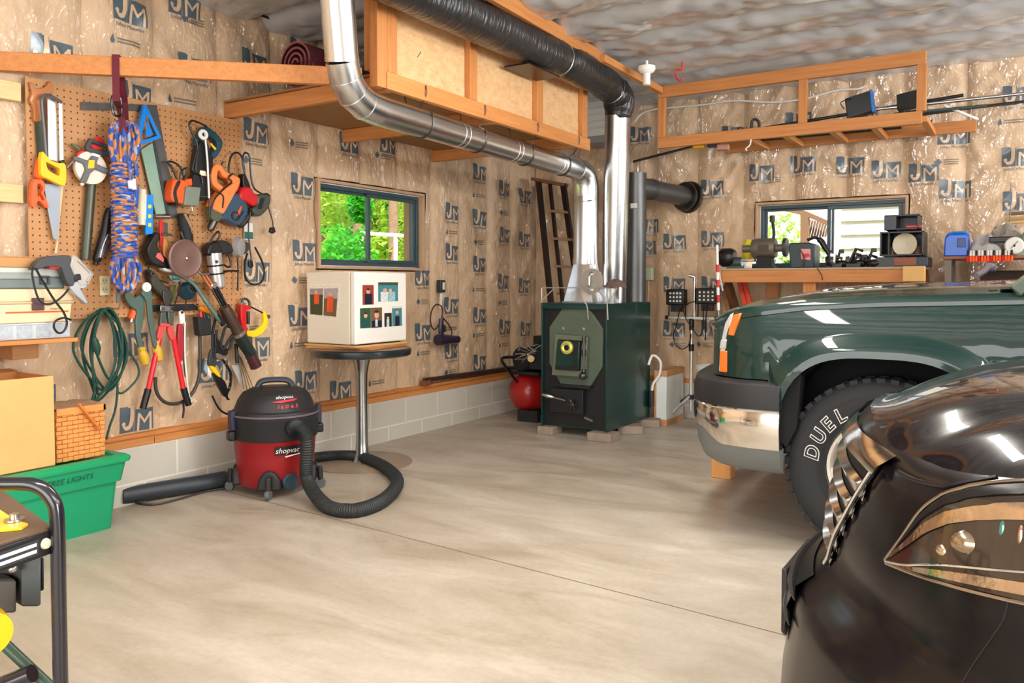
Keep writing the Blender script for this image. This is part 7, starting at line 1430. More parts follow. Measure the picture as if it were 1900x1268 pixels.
# bumper: padded top, chrome face, grey valance
bpl = [(3.22, 3.685), (3.05, 3.69), (2.93, 3.725), (2.83, 3.80), (2.755, 3.93), (2.70, 4.1), (2.655, 4.35), (2.64, CY)]
bc = cr([V((x, y, 0)) for x, y in bpl], 4); bc = bc + [V((p.x, 2 * CY - p.y, 0)) for p in bc[-2::-1]]
def bump(nm, mt, prof, bev=0, lab=None):
    m = MB(); n = len(bc); P = []; k = len(prof)
    for i, p in enumerate(bc):
        a = bc[max(0, i - 1)]; b = bc[min(n - 1, i + 1)]; d = (b - a).normalized(); nr = V((-d.y, d.x, 0)); nr = nr if (p - V((3.3, CY, 0))).dot(nr) > 0 else -nr
        f = i / (n - 1)
        for off, z in prof: P.append(p + nr * off + V((0, 0, z(f) if callable(z) else z)))
    m.add(P, [(i * k + j, (i + 1) * k + j, (i + 1) * k + (j + 1) % k, i * k + (j + 1) % k) for i in range(n - 1) for j in range(k)] + [tuple(range(k)), tuple(range((n - 1) * k, n * k))[::-1]]); return build(m, nm, mt, tr, ang=40)
def lowc(f):  # the chrome's lower edge steps down towards the wheel
    g = min(f, 1 - f) * 2; return .452 if g < .27 else .452 + .06 * min(1, (g - .27) / .14)
bump('bumper_pad', TRB, [(-.08, .755), (-.03, .76), (.005, .74), (.018, .70), (.018, .632), (-.08, .632)])
bump('bumper_face', mat('bumper_chrome', (226, 222, 216), .09, 1.), [(-.06, .63), (.012, .63), (.02, .60), (.02, .54), (.008, lowc), (-.06, lowc)])
bump('valance', VAL, [(-.07, lowc), (.006, lowc), (-.005, .42), (-.03, .36), (-.07, .335)])
m = MB(); m.tube([p + V((0, 0, .626)) for p in [bc[i] + (bc[i] - V((3.2, CY, 0))).normalized() * .016 for i in range(len(bc))]], .006, 6); build(m, 'bumper_crease', CHR, tr)
# wheel well and inner body
m = MB(); q = [(WXC + (AW + .012) * math.cos(a), .42 + (AT - .38) * max(0, math.sin(a)) ** .8) for a in [math.pi * i / 18 for i in range(19)]]
m.add([V((x, NY + .02, z)) for x, z in q] + [V((x, NY + .75, z)) for x, z in q], [(i, i + 1, 20 + i, 19 + i) for i in range(18)]); m.box(3.1, 4.2, NY + .42, NY + .75, .35, .95); mir(m); build(m, 'wheel_well', WELL, tr, fix=False)
m = MB(); m.prism([V((3.22, NY + .012, .70)), V((3.30, NY + .012, .83)), V((3.28, NY + .012, .55)), V((3.235, NY + .012, .46)), V((3.205, NY + .012, .5))], V((0, .1, 0))); mir(m); build(m, 'splash_guard', WELL, tr, bev=.004)
m = MB(); m.box(3.0, 7.9, 4.2, 5.2, .34, .45); build(m, 'chassis', WELL, tr)
# body behind the hood
m = MB()
def cab(x, k):
    return None
prof_s = [(NY + .02, .40), (NY, .62), (NY, .95), (NY + .03, 1.12), (NY + .045, 1.18)]
m.grid(lambda x, v: V((x, prof_s[int(v)][0], prof_s[int(v)][1])), [4.6, 5.2, 5.9, 6.9, 7.95], [0, 1, 2, 3, 4]); m.grid(lambda y, z: V((7.95, y, z)), [NY + .02, CY], [.4, 1.18]); mir(m, True); build(m, 'body_side', TG, tr, fix=False)
PR = [(4.16, 1.2), (4.78, 1.83), (5.3, 1.88), (7.6, 1.86), (7.95, 1.2)]
m = MB(); gy = lambda z: NY + .05 + .16 * (z - 1.18) / .7
m.add([V((x, gy(z), z)) for x, z in PR] + [V((x, CY, z + (.02 if z > 1.5 else .0))) for x, z in PR], [(1, 2, 7, 6), (2, 3, 8, 7), (3, 4, 9, 8)]); mir(m, True); build(m, 'roof', TG, tr, fix=False)
m = MB(); m.add([V((4.16, gy(1.2), 1.2)), V((4.78, gy(1.83), 1.83)), V((4.78, CY, 1.85)), V((4.12, CY, 1.23))], [(0, 1, 2, 3)]); mir(m, True); build(m, 'windshield', mat('auto_glass', (70, 84, 80), .04, coat=1., spec=.8), tr, fix=False, sm=False)
m = MB(); m.add([V((x, gy(z) + .004, z)) for x, z in PR], [(0, 1, 2, 3, 4)]); mir(m); build(m, 'side_glass', mat('auto_glass2', (20, 26, 26), .04, coat=1.), tr, fix=False, sm=False)
m = MB(); m.beam(V((4.10, gy(1.2) - .005, 1.17)), V((4.79, gy(1.83) - .005, 1.84)), .05, .05); mir(m); build(m, 'pillar', mat('pillar_green', (72, 88, 78), .3, .2, coat=.8), tr, bev=.006)
m = MB(); m.beam(V((5.7, gy(1.2), 1.19)), V((5.62, gy(1.85), 1.85)), .03, .1); mir(m); build(m, 'pillar', mat('pillar_green', (72, 88, 78), .3, .2, coat=.8), tr, bev=.006)
m = MB(); m.grid(lambda x, y: V((x, y, hedge(x) + .005 + .02 * min(1, (y - NY) / .3))), [4.05, 4.16, 4.3], [NY + .06, NY + .3, CY]); mir(m, True); build(m, 'cowl', TRB, tr, fix=False)
m = MB(); a_ = PY(1822, 508, 3.95); m.tube(cr([PY(1812, 512, 3.9), PY(1826, 504, 3.95), PY(1838, 494, 4.0), PY(1850, 500, 4.0)], 4), .012, 8); m.ball(PY(1838, 496, 4.0), .02); build(m, 'wiper', mat('wiper_grey', (104, 96, 104), .4), tr)
# wheels
RUB = mat('tire_rubber', (40, 41, 44), .75, bump=.06, bs=90); RIM = mat('rim_alloy', (222, 216, 204), .3, .3)
def wheel(parent, x, y, r, w_, side, rimr, letters=False, name='wheel'):
    m = MB(); ay = -1 * side
    pr = [(rimr, .012), (rimr + .02, .004), (rimr + .05, -.004), (r - .07, -.006), (r - .03, .004), (r - .008, .03), (r, .055), (r, w_ - .055), (r - .01, w_ - .02), (r - .06, w_), (rimr, w_)]
    m.lathe(pr, V((x, y, r)), (0, -ay, 0), 64, cap=False)
    for i in range(44):
        a = 2 * math.pi * i / 44; d = V((math.cos(a), 0, math.sin(a))); tn = V((-math.sin(a), 0, math.cos(a)))
        m.obox(V((x, y, r)) + d * (r - .006) + V((0, -ay * .05, 0)), d * .010, tn * .017, V((0, .03, 0))); m.obox(V((x, y, r)) + d * (r - .006) + V((0, -ay * (w_ - .08), 0)), d * .010, tn * .017, V((0, .04, 0)))
    for q in (rimr + .028, r - .075): m.tube([V((x + q * math.cos(a), y + ay * .004, r + q * math.sin(a))) for a in [2 * math.pi * i / 64 for i in range(64)]], .003, 6, True)
    t_ = build(m, 'tire', RUB, parent, fix=True, ang=50)
    m = MB(); m.lathe([(rimr + .004, .0), (rimr + .006, .012), (rimr - .012, .016), (rimr - .02, .05), (rimr - .03, .16), (.001, .16)], V((x, y, r)), (0, -ay, 0), 48, cap=False)
    for i in range(6):
        a = 2 * math.pi * i / 6 + .3; d = V((math.cos(a), 0, math.sin(a))); tn = V((-math.sin(a), 0, math.cos(a))); m.prism([V((x, y - ay * .03, r)) + d * p_ + tn * q_ for p_, q_ in ((.04, -.03), (rimr - .01, -.045), (rimr - .01, .045), (.04, .03))], V((0, -ay * .03, 0)))
    m.lathe([(.001, .01), (.055, .012), (.065, .03), (.065, .06)], V((x, y, r)), (0, -ay, 0), 24, cap=False); build(m, 'rim', RIM, parent, ang=40)
    if letters:
        for off, mt, lf in ((.05, WHT, .0045), (.004, RUB, .006)):
            m = MB()
            for ch, ang in zip('DUEL', (171, 154, 138.5, 124)):
                a = R(ang); d = V((math.cos(a), 0, math.sin(a))); tn = V((math.sin(a), 0, -math.cos(a)))
                P, F, w2 = glyphs_off(ch, off); sz = .058
                m.add([V((x, y - lf - .003, r)) + d * (.250 + py_ * sz) + tn * ((px_ - .4) * sz) for px_, py_ in P], F)
            build(m, 'raised_lettering', mt, t_, fix=False, sm=False)
def glyphs_off(ch, off):
    cu = bpy.data.curves.new('t', 'FONT'); cu.body = ch; cu.size = 1 / .7; cu.offset = off * 1.4; cu.shear = .12
    ob = bpy.data.objects.new('t', cu); COL.objects.link(ob); me = bpy.data.meshes.new_from_object(ob.evaluated_get(bpy.context.evaluated_depsgraph_get()))
    P = [(v.co.x, v.co.y) for v in me.vertices]; F = [tuple(f.vertices) for f in me.polygons]; bpy.data.objects.remove(ob); bpy.data.meshes.remove(me); return P, F, 1
wheel(tr, WXC, 3.755, WR, .25, 1, .215, True)
wheel(tr, WXC, 2 * CY - 3.755, WR, .25, -1, .215); wheel(tr, 6.9, 3.755, WR, .25, 1, .215); wheel(tr, 6.9, 2 * CY - 3.755, WR, .25, -1, .215)
# timber post under the bumper
q0 = PZ(1337, 889, 0); m = MB(); m.box(q0.x - .062, q0.x + .062, q0.y, q0.y + .10, 0, .30); build(m, 'timber_block', wood('post_wood', (190, 130, 70), (210, 150, 90), ax='z'), bev=.006, label='upright timber block on the floor under the truck bumper', cat='block')
# ================================================================= dark car at the door side, nose towards the tool wall
from mathutils.bvhtree import BVHTree
CB = mat('car_black', (9, 5, 12), .2, 0., coat=.8, cr=.02, spec=.2); CBT = mat('car_trim', (16, 14, 18), .35); CGR = mat('grille_chrome', (226, 228, 226), .12, 1.)
KY = 2.22
CBF = mat('car_black_front', (8, 5, 9), .35, 0., coat=.45, cr=.14, spec=.15)
ca = thing('dark_car', 'black purple car nosing in from the door side with a chrome slatted grille', 'car', (5.8, KY, 0))
pl_ = [V((3.72, KY, 0)), V((3.731, 2.07, 0)), V((3.768, 1.90, 0)), V((3.838, 1.74, 0)), V((3.925, 1.60, 0)), V((4.03, 1.48, 0)), V((4.19, 1.395, 0)), V((4.5, 1.352, 0)), V((5.0, 1.34, 0))]
pc_ = cr(pl_, 8); NP = len(pc_)
zz = [(.17, -.07), (.205, -.095), (.30, -.09), (.41, -.072), (.49, -.058), (.53, -.02), (.57, .016), (.65, .022), (.756, .04), (.848, .058), (.88, .07), (.909, .092)]
def rake(z):
    for (a, p), (b, q) in zip(zz, zz[1:]):
        if z <= b: t = (z - a) / (b - a); return p + (q - p) * t
    return zz[-1][1]
def ztop(i):
    p = pc_[i]
    for (a, h0), (b, h1) in zip([(3.72, .909), (3.735, .907), (3.84, .872), (3.95, .872), (4.1, .895), (4.5, .935), (5.0, .95)], [(3.735, .907), (3.84, .872), (3.95, .872), (4.1, .895), (4.5, .935), (5.0, .95), (9, .95)]):
        if p.x <= b: return h0 + (h1 - h0) * (p.x - a) / (b - a)
def body(i, z):
    p = pc_[i]; f = max(0, min(1, (4.45 - p.x) / .65)); r_ = rake(min(z, .909)) * f; g = 1 - f
    ins = g * (.02 * max(0, (.5 - z) / .3) + .05 * max(0, (z - .62) / .28) ** 1.5)
    k = max(0, min(1, (2.1 - p.y) / .5)); e = ztop(i); rnd_ = .02 * max(0, (z - e + .04) / .04) ** 2 * (.3 + .7 * k)
    return V((p.x + r_ + rnd_ * (1 - g), p.y + ins + r_ * .45 * k + rnd_ * k, z))
def mirc(m, join=False):
    if not join: m.twin = KY; return m
    n = len(m.v); fs = list(zip(m.f, m.m)); m.v += [V((p.x, 2 * KY - p.y, p.z)) for p in m.v]
    for f, k in fs: m.f.append([n + i for i in f][::-1]); m.m.append(k)
    return m
zv = [.17, .19, .22, .26, .30, .36, .42, .46, .50, .54, .58, .62, .66, .70, .74, .78, .81, .84, .86, .88]
zv = [(z - .17) / .71 for z in zv]
m = MB(); m.grid(lambda i, v: body(i, .17 + (ztop(i) - .17) * v), list(range(NP)), zv); nb = MB(); nb.v = list(m.v); nb.f = list(m.f)
mirc(m, True); build(m, 'front_body', CBF, ca, fix=False, ang=60)
# hood
NX = NP
def hood(i, k):
    e = body(i, ztop(i)); tgt = V((5.05, KY - (KY - e.y) * .9, 0)); s = k ** 1.3
    x = e.x + (tgt.x - e.x) * s; y = e.y + (tgt.y - e.y) * s; d = (x - e.x)
    cross = max(0, 1 - (abs(y - KY) / .90) ** 2.6); top = .909 + .105 * (1 - math.exp(-max(0, x - 3.80) / .15)) + .02 * max(0, x - 3.8)
    h = e.z + (top - e.z) * (1 - math.exp(-(d * 9 + (k * 3) ** 2))) * cross ** .5
    w_ = abs(y - KY); h -= .014 * math.exp(-((w_ - .50) / .05) ** 2) * min(1, d * 12)
    return V((x, y, h))
ks = [0, .012, .025, .04, .06, .085, .115, .15, .19, .24, .3, .38, .47, .58, .7, .85, 1]
m = MB(); m.grid(hood, list(range(NP)), ks); h2 = MB(); h2.v = list(m.v); h2.f = list(m.f)
mirc(m, True); build(m, 'hood', CB, ca, fix=False, ang=60)
bv = BVHTree.FromPolygons(nb.v + h2.v, nb.f + [[len(nb.v) + i for i in f] for f in h2.f])
def hit(px, py, lift=0.):
    d = ray(px, py).normalized(); l, n, i, ds = bv.ray_cast(CAM, d)
    if l is None: l, n, i, ds = bv.find_nearest(CAM + d * 1.7); 
    if n.dot(d) > 0: n = -n
    return l + n * lift
def ruled(top, bot, nu, nv, lift, th=0.):
    """patch lying on the bodywork between two outline curves"""
    def at(c, u):
        u *= len(c) - 1; i = min(int(u), len(c) - 2); t = u - i; return c[i][0] * (1 - t) + c[i + 1][0] * t, c[i][1] * (1 - t) + c[i + 1][1] * t
    def fn(u, v):
        a, b = at(top, u), at(bot, u); return hit(a[0] * (1 - v) + b[0] * v, a[1] * (1 - v) + b[1] * v, lift)
    m = MB(); us = [i / nu for i in range(nu + 1)]; vs = [j / nv for j in range(nv + 1)]
    m.grid(fn, us, vs); return m
def strip(pts, w_, lift, n=6, flat=.5):
    m = MB(); q = [hit(a, b, lift) for a, b in cr2(pts, n)]; m.tube(q, w_, 8); return m
def cr2(pts, n): return [(p.x, p.y) for p in cr([V((a, b, 0)) for a, b in pts], n)]
# grille: dark opening, chrome frame and curved slats
gt = [(1590, 782), (1605, 800), (1640, 850), (1652, 880)]
near = [(1656, 884), (1625, 925), (1590, 975), (1545, 1040)]
sil = [(1592, 775), (1566, 870), (1552, 940), (1540, 1030)]
GD = mat('grille_dark', (8, 9, 10), .4)
def bod(y, z, lift=0.):            # point of the nose at a given side distance and height
    q = [body(i, z) for i in range(NP)]
    for i in range(NP - 1):
        a, b = q[i], q[i + 1]
        if a.y >= y >= b.y:
            t = (a.y - y) / max(1e-9, a.y - b.y); c, e = q[max(0, i - 1)], q[min(NP - 1, i + 2)]; d = (e - c).normalized(); n = V((d.y, -d.x, 0)); n = n if n.x < 0 else -n
            return a.lerp(b, t) + n * lift
    return q[0] + V((-lift, 0, 0))
def edge(z):                       # side distance of the grille's slanting edge
    return 1.745 + .17 * max(0, (.835 - z) / .26)
m = MB(); m.grid(lambda v, u: (lambda z: bod(KY + (edge(z) - KY) * u, z, .004))(.565 + .285 * v), [i / 12 for i in range(13)], [i / 16 for i in range(17)]); mirc(m, True); gr = build(m, 'grille', GD, ca, fix=False)
for k in range(5):
    z = .600 + .048 * k; m = MB(); us = [i / 18 for i in range(19)]; P = []
    for u in us:
        y = KY + (edge(z) - KY) * u; zq = z + .014 - .03 * u ** 2
        k_ = (1 - u ** 6); P += [bod(y, zq - .021, .006), bod(y, zq + .004, .006 + .018 * k_), bod(y, zq + .014, .007)]
    m.add(P, [(i * 3 + j, i * 3 + 3 + j, i * 3 + 4 + j, i * 3 + 1 + j) for i in range(18) for j in range(2)]); mirc(m, True); build(m, 'slat', CGR, gr, fix=False, ang=20)
m = MB(); P = []
for i in range(21):                # wide chrome wing along the top
    u = i / 20; y = KY + (1.725 - KY) * u; z1_ = .903 - .034 * u; z0_ = .842 - .028 * u ** 2; P += [bod(y, z0_, .012), bod(y, z0_ + .012, .024), bod(y, (z0_ + z1_) / 2, .020), bod(y, z1_ - .003, .010)]
m.add(P, [(i * 4 + j, i * 4 + 4 + j, i * 4 + 5 + j, i * 4 + 1 + j) for i in range(20) for j in range(3)]); mirc(m, True); build(m, 'chrome_wing', CGR, gr, fix=False, ang=25)
m = MB(); m.tube([bod(edge(z), z, .014) for z in [.565 + .26 * i / 14 for i in range(15)]], .0055, 8); mirc(m); build(m, 'grille_edge', CHR, gr)
m = MB(); m.grid(lambda u, v: bod(KY + (1.93 - KY) * u, .36 + .17 * v, .004 + .012 * math.sin(math.pi * v)), [i / 10 for i in range(11)], [0, .2, .5, .8, 1]); mirc(m, True); build(m, 'lower_intake', CBT, ca, fix=False)
for k in range(2):
    m = MB(); m.tube([bod(KY + (1.86 - KY) * u, .43 + .06 * k, .012) for u in [i / 10 for i in range(11)]], [.012] * 8 + [.009, .006, .002], 8); mirc(m, True); build(m, 'intake_bar', CBT, ca)
# plate bracket
pa, pb = PX(1450, 1060, 3.60), PX(1502, 992, 3.60); m = MB(); m.prism([V((3.625, 2.08, .478)), V((3.625, 2.37, .478)), V((3.625, 2.37, .31)), V((3.625, 2.1, .30)), V((3.625, 2.08, .315))], V((.016, 0, 0))); m.box(3.637, 3.67, 2.14, 2.3, .40, .46); build(m, 'plate_bracket', mat('bracket_brown', (36, 26, 30), .45), ca, bev=.004)
# headlamp: recess, reflectors, clear cover and bright rim
ht = [(1647, 1040), (1680, 995), (1712, 950), (1752, 920), (1800, 906), (1850, 899), (1900, 896), (1960, 893)]
hb = [(1649, 1046), (1700, 1066), (1750, 1082), (1800, 1096), (1850, 1108), (1900, 1119), (1950, 1128), (1990, 1133)]
HLR = mat('lamp_reflector', (214, 196, 172), .14, 1., var=.25, vs=14, bump=.2, bs=30); HLD = mat('lamp_recess', (46, 38, 32), .12, .2, coat=1., var=.4, vs=20)
m = ruled(ht, hb, 30, 10, .004); mirc(m); hl = build(m, 'headlight', HLD, ca, fix=False)
def insf(f): return [(a[0] * (1 - f) + b[0] * f, a[1] * (1 - f) + b[1] * f) for a, b in zip(ht, hb)]
for f0, f1, nm in ((.03, .10, 'upper_trim'), (.17, .30, 'reflector_band'), (.82, .93, 'lower_reflector')):
    m = ruled(insf(f0), insf(f1), 26, 4, .007); mirc(m); build(m, nm, HLR if nm != 'upper_trim' else CBT, hl, fix=False)
LBW = mat('lamp_bowl', (150, 132, 112), .16, .9, var=.5, vs=18)
m = MB(); m.ball(hit(1795, 1008, -.012), (.034, .024, .024), 18, 10); mirc(m); build(m, 'projector_lamp', LBW, hl)
m = MB(); m.ball(hit(1752, 1022, -.008), (.02, .014, .013), 14, 8); mirc(m); build(m, 'corner_lamp', HLR, hl)
m = MB(); m.ball(hit(1860, 988, -.002), (.007, .007, .021), 12, 8); mirc(m); build(m, 'turn_bulb', mat('lamp_teal', (70, 130, 116), .1, .5, coat=1., var=.4, vs=40), hl)
m = MB(); m.ball(hit(1893, 1010, -.002), (.006, .006, .030), 12, 8); mirc(m); build(m, 'marker_bulb', mat('lamp_pink', (196, 150, 130), .1, .9, coat=1., var=.4, vs=40), hl)
m = MB(); m.tube([hit(a, b, .008) for a, b in cr2([(1650, 1043), (1690, 1050), (1760, 1050), (1850, 1058), (1940, 1064)], 6)], .0022, 8); build(m, 'inner_ridge', CHR, hl)
m = MB(); m.tube([hit(a, b, .005) for a, b in cr2(ht, 4)], .0035, 8); build(m, 'chrome_rim', mat('rim_pale', (170, 160, 146), .15, 1.), hl)
m = MB(); m.tube([hit(a, b, .005) for a, b in cr2(hb, 4)], .0035, 8); build(m, 'chrome_rim', mat('rim_pale', (170, 160, 146), .15, 1.), hl)
m = MB(); m.tube([hit(a, b, .0005) for a, b in cr2([(1872, 1112), (1862, 1150), (1840, 1185), (1812, 1225), (1786, 1266)], 6)], .0014, 6); build(m, 'panel_gap', mat('gap_dark', (30, 28, 28), .4), ca)
m = MB(); m.tube([hit(a, b, .0008) for a, b in cr2([(1668, 876), (1700, 892), (1752, 902), (1796, 896), (1850, 886)], 6)], .004, 6); build(m, 'hood_gap', CBT, ca)
# flank, cabin, wheels (outside the frame)
m = MB(); ps = [(1.40, .2), (1.345, .35), (1.34, .6), (1.375, .84), (1.40, .90)]
m.grid(lambda x, v: V((x, ps[int(v)][0], ps[int(v)][1])), [5.0, 6, 7, 8.1, 8.3], [0, 1, 2, 3, 4]); m.grid(lambda y, z: V((8.3, y, z)), [1.40, KY], [.25, .9]); m.grid(lambda x, y: V((x, y, .92 + .04 * (y > 1.6))), [7.5, 8.3], [1.4, 1.8, KY]); mirc(m, True); build(m, 'body_side', CB, ca, fix=False)
CP = [(5.0, .95), (5.75, 1.42), (6.2, 1.46), (6.9, 1.42), (7.7, .95)]
m = MB(); m.add([V((x, 1.46 + (.14 if z > 1.2 else 0), z)) for x, z in CP] + [V((x, KY, z + .02)) for x, z in CP], [(0, 1, 6, 5), (1, 2, 7, 6), (2, 3, 8, 7), (3, 4, 9, 8), (0, 4, 3, 2, 1)]); mirc(m, True); build(m, 'cabin', mat('auto_glass2', (0, 0, 0)), ca, fix=False)
for x in (4.62, 7.3):
    for s in (1, -1):
        y = 1.36 if s > 0 else 2 * KY - 1.36; wheel(ca, x, y, .32, .2, s, .21)
m = MB(); m.box(3.85, 8.1, 1.75, 2.7, .16, .3); build(m, 'underbody', WELL, ca)
# ================================================================= yard seen through the windows
def leafm(n, c, c2):
    m = mat(n, c, .5, c2=c2, vs=5); N, L, B = nodes(m); B.inputs['Subsurface Weight'].default_value = 0; 
    t = N.new('ShaderNodeBsdfTranslucent'); t.inputs[0].default_value = lin(c2); x = N.new('ShaderNodeMixShader'); x.inputs[0].default_value = .45; L.new(B.outputs[0], x.inputs[1]); L.new(t.outputs[0], x.inputs[2]); L.new(x.outputs[0], N['Material Output'].inputs[0]); return m
LB = leafm('leaf_bright', (60, 170, 40), (96, 210, 60)); LY = leafm('leaf_yellow', (150, 190, 60), (200, 226, 100)); LD = leafm('leaf_dark', (40, 110, 36), (70, 150, 50)); LO = leafm('leaf_olive', (120, 150, 70), (170, 190, 100))
BARK = mat('bark', (150, 120, 96), .9, var=.25, vs=12, bump=.5); 
rg = random.Random(5)
def leaves(m, c, rad, n, s):
    for _ in range(n):
        while True:
            d = V((rg.uniform(-1, 1), rg.uniform(-1, 1), rg.uniform(-1, 1)))
            if .25 < d.length < 1: break
        d = d * (.75 + .25 * noise.noise(d * 3)); p = c + V((d.x * rad[0], d.y * rad[1], d.z * rad[2])); 
        if p.z < -.3 + s: continue
        a = V((rg.uniform(-1, 1), rg.uniform(-1, 1), rg.uniform(-.6, .6))).normalized() * s; b = a.cross(V((rg.uniform(-1, 1), rg.uniform(-1, 1), 1))).normalized() * s * .55
        m.add([p - a, p + b * .8, p + a, p - b * .8], [(0, 1, 2, 3)])
def tree(nm, lab, cat, base, th, tr_, crowns, mt, n, s, lean=(0, 0)):
    t = thing(nm, lab, cat, base); m = MB(); b = V(base); top = b + V((lean[0], lean[1], th)); m.tube([b, b.lerp(top, .5) + V((.03, .02, 0)), top], [tr_, tr_ * .85, tr_ * .7], 10); build(m, 'trunk', BARK, t)
    m = MB()
    for c, r_ in crowns: leaves(m, V(c), r_, n, s)
    build(m, 'foliage', mt, t, fix=False, sm=False)
def at(px, py, t): return CAM + ray(px, py) * t
def gnd(px, t, z=-.3): p = at(px, 528, t); return V((p.x, p.y, z))
m = MB(); m.box(-60, -.45, -20, 60, -.5, -.3); m.box(-.45, 60, 7.5, 60, -.5, -.3); struct(m, 'ground', mat('lawn', (120, 150, 70), .9, c2=(160, 180, 100), vs=3, bump=.4), sm=False)
g = gnd(635, 8.2); c = at(640, 425, 8.2)
tree('shrub', 'bright green bushy shrub close outside the long wall window', 'shrub', g, 1.4, .04, [((c.x, c.y, 1.35), (.42, .42, .6)), ((c.x - .2, c.y + .1, .8), (.5, .4, .7)), (tuple(at(668, 385, 8.2)), (.16, .16, .2))], LB, 1500, .045)
g = gnd(640, 8.9); tree('shrub', 'dark green shrub behind the bright one outside the long wall window', 'shrub', g, 1.2, .05, [((g.x, g.y, .9), (.55, .5, 1.0))], LD, 1600, .05)
for i, (px_, t_, r_, ln_, lb) in enumerate(((628, 14, .2, (.9, 0), 'leaning pale trunked tree behind the shrubs'), (645, 16, .13, (0, 0), 'slim straight tree behind the leaning trunk'), (722, 13, .1, (.1, 0), 'slim white trunked tree right before the window sash'), (710, 15, .14, (.8, .3), 'dark leaning tree beside the slim white trunk'), (775, 17, .2, (0, 0), 'broad leafy tree at the outer window jamb'), (600, 17, .2, (0, 0), 'leafy tree at the far edge of the yard'), (690, 19, .2, (0, 0), 'tall yellow green tree in the middle of the yard'))):
    g = gnd(px_, t_); c = at(px_ + (4 if i % 2 else -6), 370, t_ + .8)
    tree('tree', lb.replace('right before', 'standing before'), 'tree', g, 4.2, r_, [((c.x, c.y, 2.9), (1.3, 1.3, 1.0)), ((c.x + .5, c.y, 1.7), (1.0, 1.0, .9))], (LY, LO, LY, LD, LO, LY, LY)[i], 900, .10, ln_)
hl_ = ['low olive hedge clump nearest the shrubs in the yard', 'yellow green hedge clump before the white rail', 'pale hedge clump under the slim white trunk', 'hedge clump close to the outer window jamb', 'small olive hedge clump far along the yard']
for i, (px_, t_) in enumerate(((655, 10.5), (690, 11), (725, 10.6), (765, 11), (800, 11.5))):
    g = gnd(px_, t_); t = thing('hedge', hl_[i], 'hedge', g); m = MB(); leaves(m, V((g.x, g.y, .35)), (.75, .75, .95), 1100, .06); build(m, 'foliage', (LO, LY, LY, LO, LO)[i], t, fix=False, sm=False)
m = MB(); a_, b_ = at(668, 433, 12.2), at(800, 441, 12.2); m.tube([a_, b_], .03, 8); 
for f in (.02, .5, .98): p = a_.lerp(b_, f); m.box(p.x - .02, p.x + .02, p.y - .02, p.y + .02, -.3, p.z)
build(m, 'rail_fence', WHT, label='white rail fence among the hedges outside the long wall window', cat='fence')
# behind the far wall: pale clapboard house, wooden rail, planting
SID = mat('clapboard', (240, 236, 222), .6)
hx0 = PY(1556, 440, 10.2).x
t = thing('neighbour_house', 'pale clapboard house wall close outside the far window', 'house', (hx0 + 2, 10.2, -.3))
m = MB()
for k in range(22):
    z = -.3 + .16 * k; m.prism([V((hx0, 10.2, z)), V((hx0, 10.16, z)), V((hx0, 10.19, z + .16)), V((hx0, 10.2, z + .16))], V((6, 0, 0)))
build(m, 'siding', SID, t, sm=False); m = MB(); m.box(hx0 - .04, hx0 + .03, 10.14, 10.2, -.3, 3.3); build(m, 'corner_board', SID, t); m = MB(); m.box(hx0, hx0 + 6, 10.21, 14, -.3, 3.3); build(m, 'walls', SID, t)
t = thing('stair_rail', 'weathered wooden stair rail rising outside the far window', 'rail', PY(1500, 460, 9.2)); RW = mat('rail_wood', (150, 116, 88), .7)
m = MB(); m.beam(PY(1440, 384, 9.2), PY(1494, 396, 9.2), .06, .05); m.beam(PY(1494, 396, 9.2), PY(1540, 416, 9.2), .06, .05); build(m, 'handrail', RW, t); p = PY(1494, 396, 9.2); m = MB(); m.box(p.x - .04, p.x + .04, 9.16, 9.24, -.3, p.z); build(m, 'post', RW, t)
for k in range(8):
    p = PY(1500 + 5 * k, 420, 9.3); m = MB(); m.tube([PY(1496 + 5 * k, 440, 9.3), PY(1503 + 5 * k, 408 + k, 9.3)], .012, 6); build(m, 'baluster', RW, t)
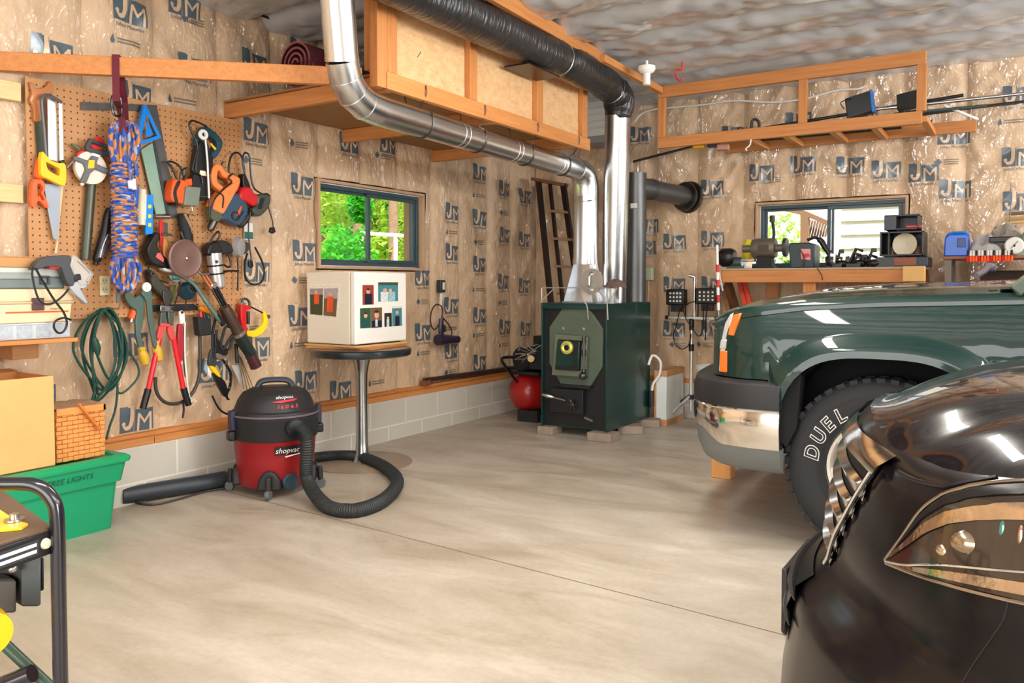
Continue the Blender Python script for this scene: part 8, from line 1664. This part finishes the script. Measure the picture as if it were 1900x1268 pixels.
for i, (px_, t_, h_, mt, lb) in enumerate(((1432, 10.5, .9, LO, 'olive bush at the inner jamb outside the far window'), (1470, 11.5, 1.2, LD, 'dark bush behind the stair rail outside the far window'), (1530, 12, 1.3, LY, 'yellow green bush beside the clapboard house'), (1440, 14, 2.2, LY, 'tall pale tree beyond the stair rail'))):
    g = gnd(px_, t_); t = thing('bush', lb, 'bush', g); m = MB(); leaves(m, V((g.x, g.y, h_ * .6)), (.8, .8, h_), 900, .07); build(m, 'foliage', mt, t, fix=False, sm=False)
# ================================================================= light
w = bpy.data.worlds.new('daylight'); SC.world = w; w.use_nodes = True
N = w.node_tree.nodes; L = w.node_tree.links; bg = N['Background']
sk = N.new('ShaderNodeTexSky'); sk.sky_type = 'HOSEK_WILKIE'; sk.turbidity = 4; sk.sun_direction = V((.55, -.45, .7)).normalized()
mx = N.new('ShaderNodeMix'); mx.data_type = 'RGBA'; mx.inputs[0].default_value = .65; mx.inputs[7].default_value = (.95, .97, 1, 1)
L.new(sk.outputs[0], mx.inputs[6]); L.new(mx.outputs[2], bg.inputs[0]); bg.inputs[1].default_value = 2.2
def lamp(name, kind, loc, rot, e, col=(1, 1, 1), sx=1, sy=1):
    ld = bpy.data.lights.new(name, kind); ld.energy = e; ld.color = col
    if kind == 'AREA': ld.shape = 'RECTANGLE'; ld.size = sx; ld.size_y = sy
    o = bpy.data.objects.new(name, ld); COL.objects.link(o); o.location = loc; o.rotation_euler = rot; return o
s = lamp('sun', 'SUN', (0, 0, 20), (0, 0, 0), 7, (1, .95, .86)); s.rotation_euler = V((.50, -.42, .75)).to_track_quat('Z', 'Y').to_euler(); s.data.angle = .02
lamp('daylight_door', 'AREA', (X1 + .1, 3.4, 1.2), (0, R(90), 0), 980, (.95, .975, 1), 2.2, 5.9)
lamp('rear_fill', 'AREA', (3.9, Y0 - .1, 1.2), (R(90), 0, 0), 190, (1, .96, .9), 5.2, 2.2)  # added fill area behind the camera, brightens the room from the front
for x, y in ((2.7, .9), (2.7, 3.3), (5.6, 1.2), (5.6, 4.2)):
    lamp('ceiling_fill', 'AREA', (x, y, 2.68), (0, 0, 0), 50, (1, .93, .84), .22, 1.8)  # unseen fill areas added under the ceiling, also for glints on the film
SC.view_settings.view_transform = 'Standard'; SC.view_settings.look = 'None'; SC.view_settings.gamma = 1; SC.view_settings.use_curve_mapping = False
SC.view_settings.exposure = .1
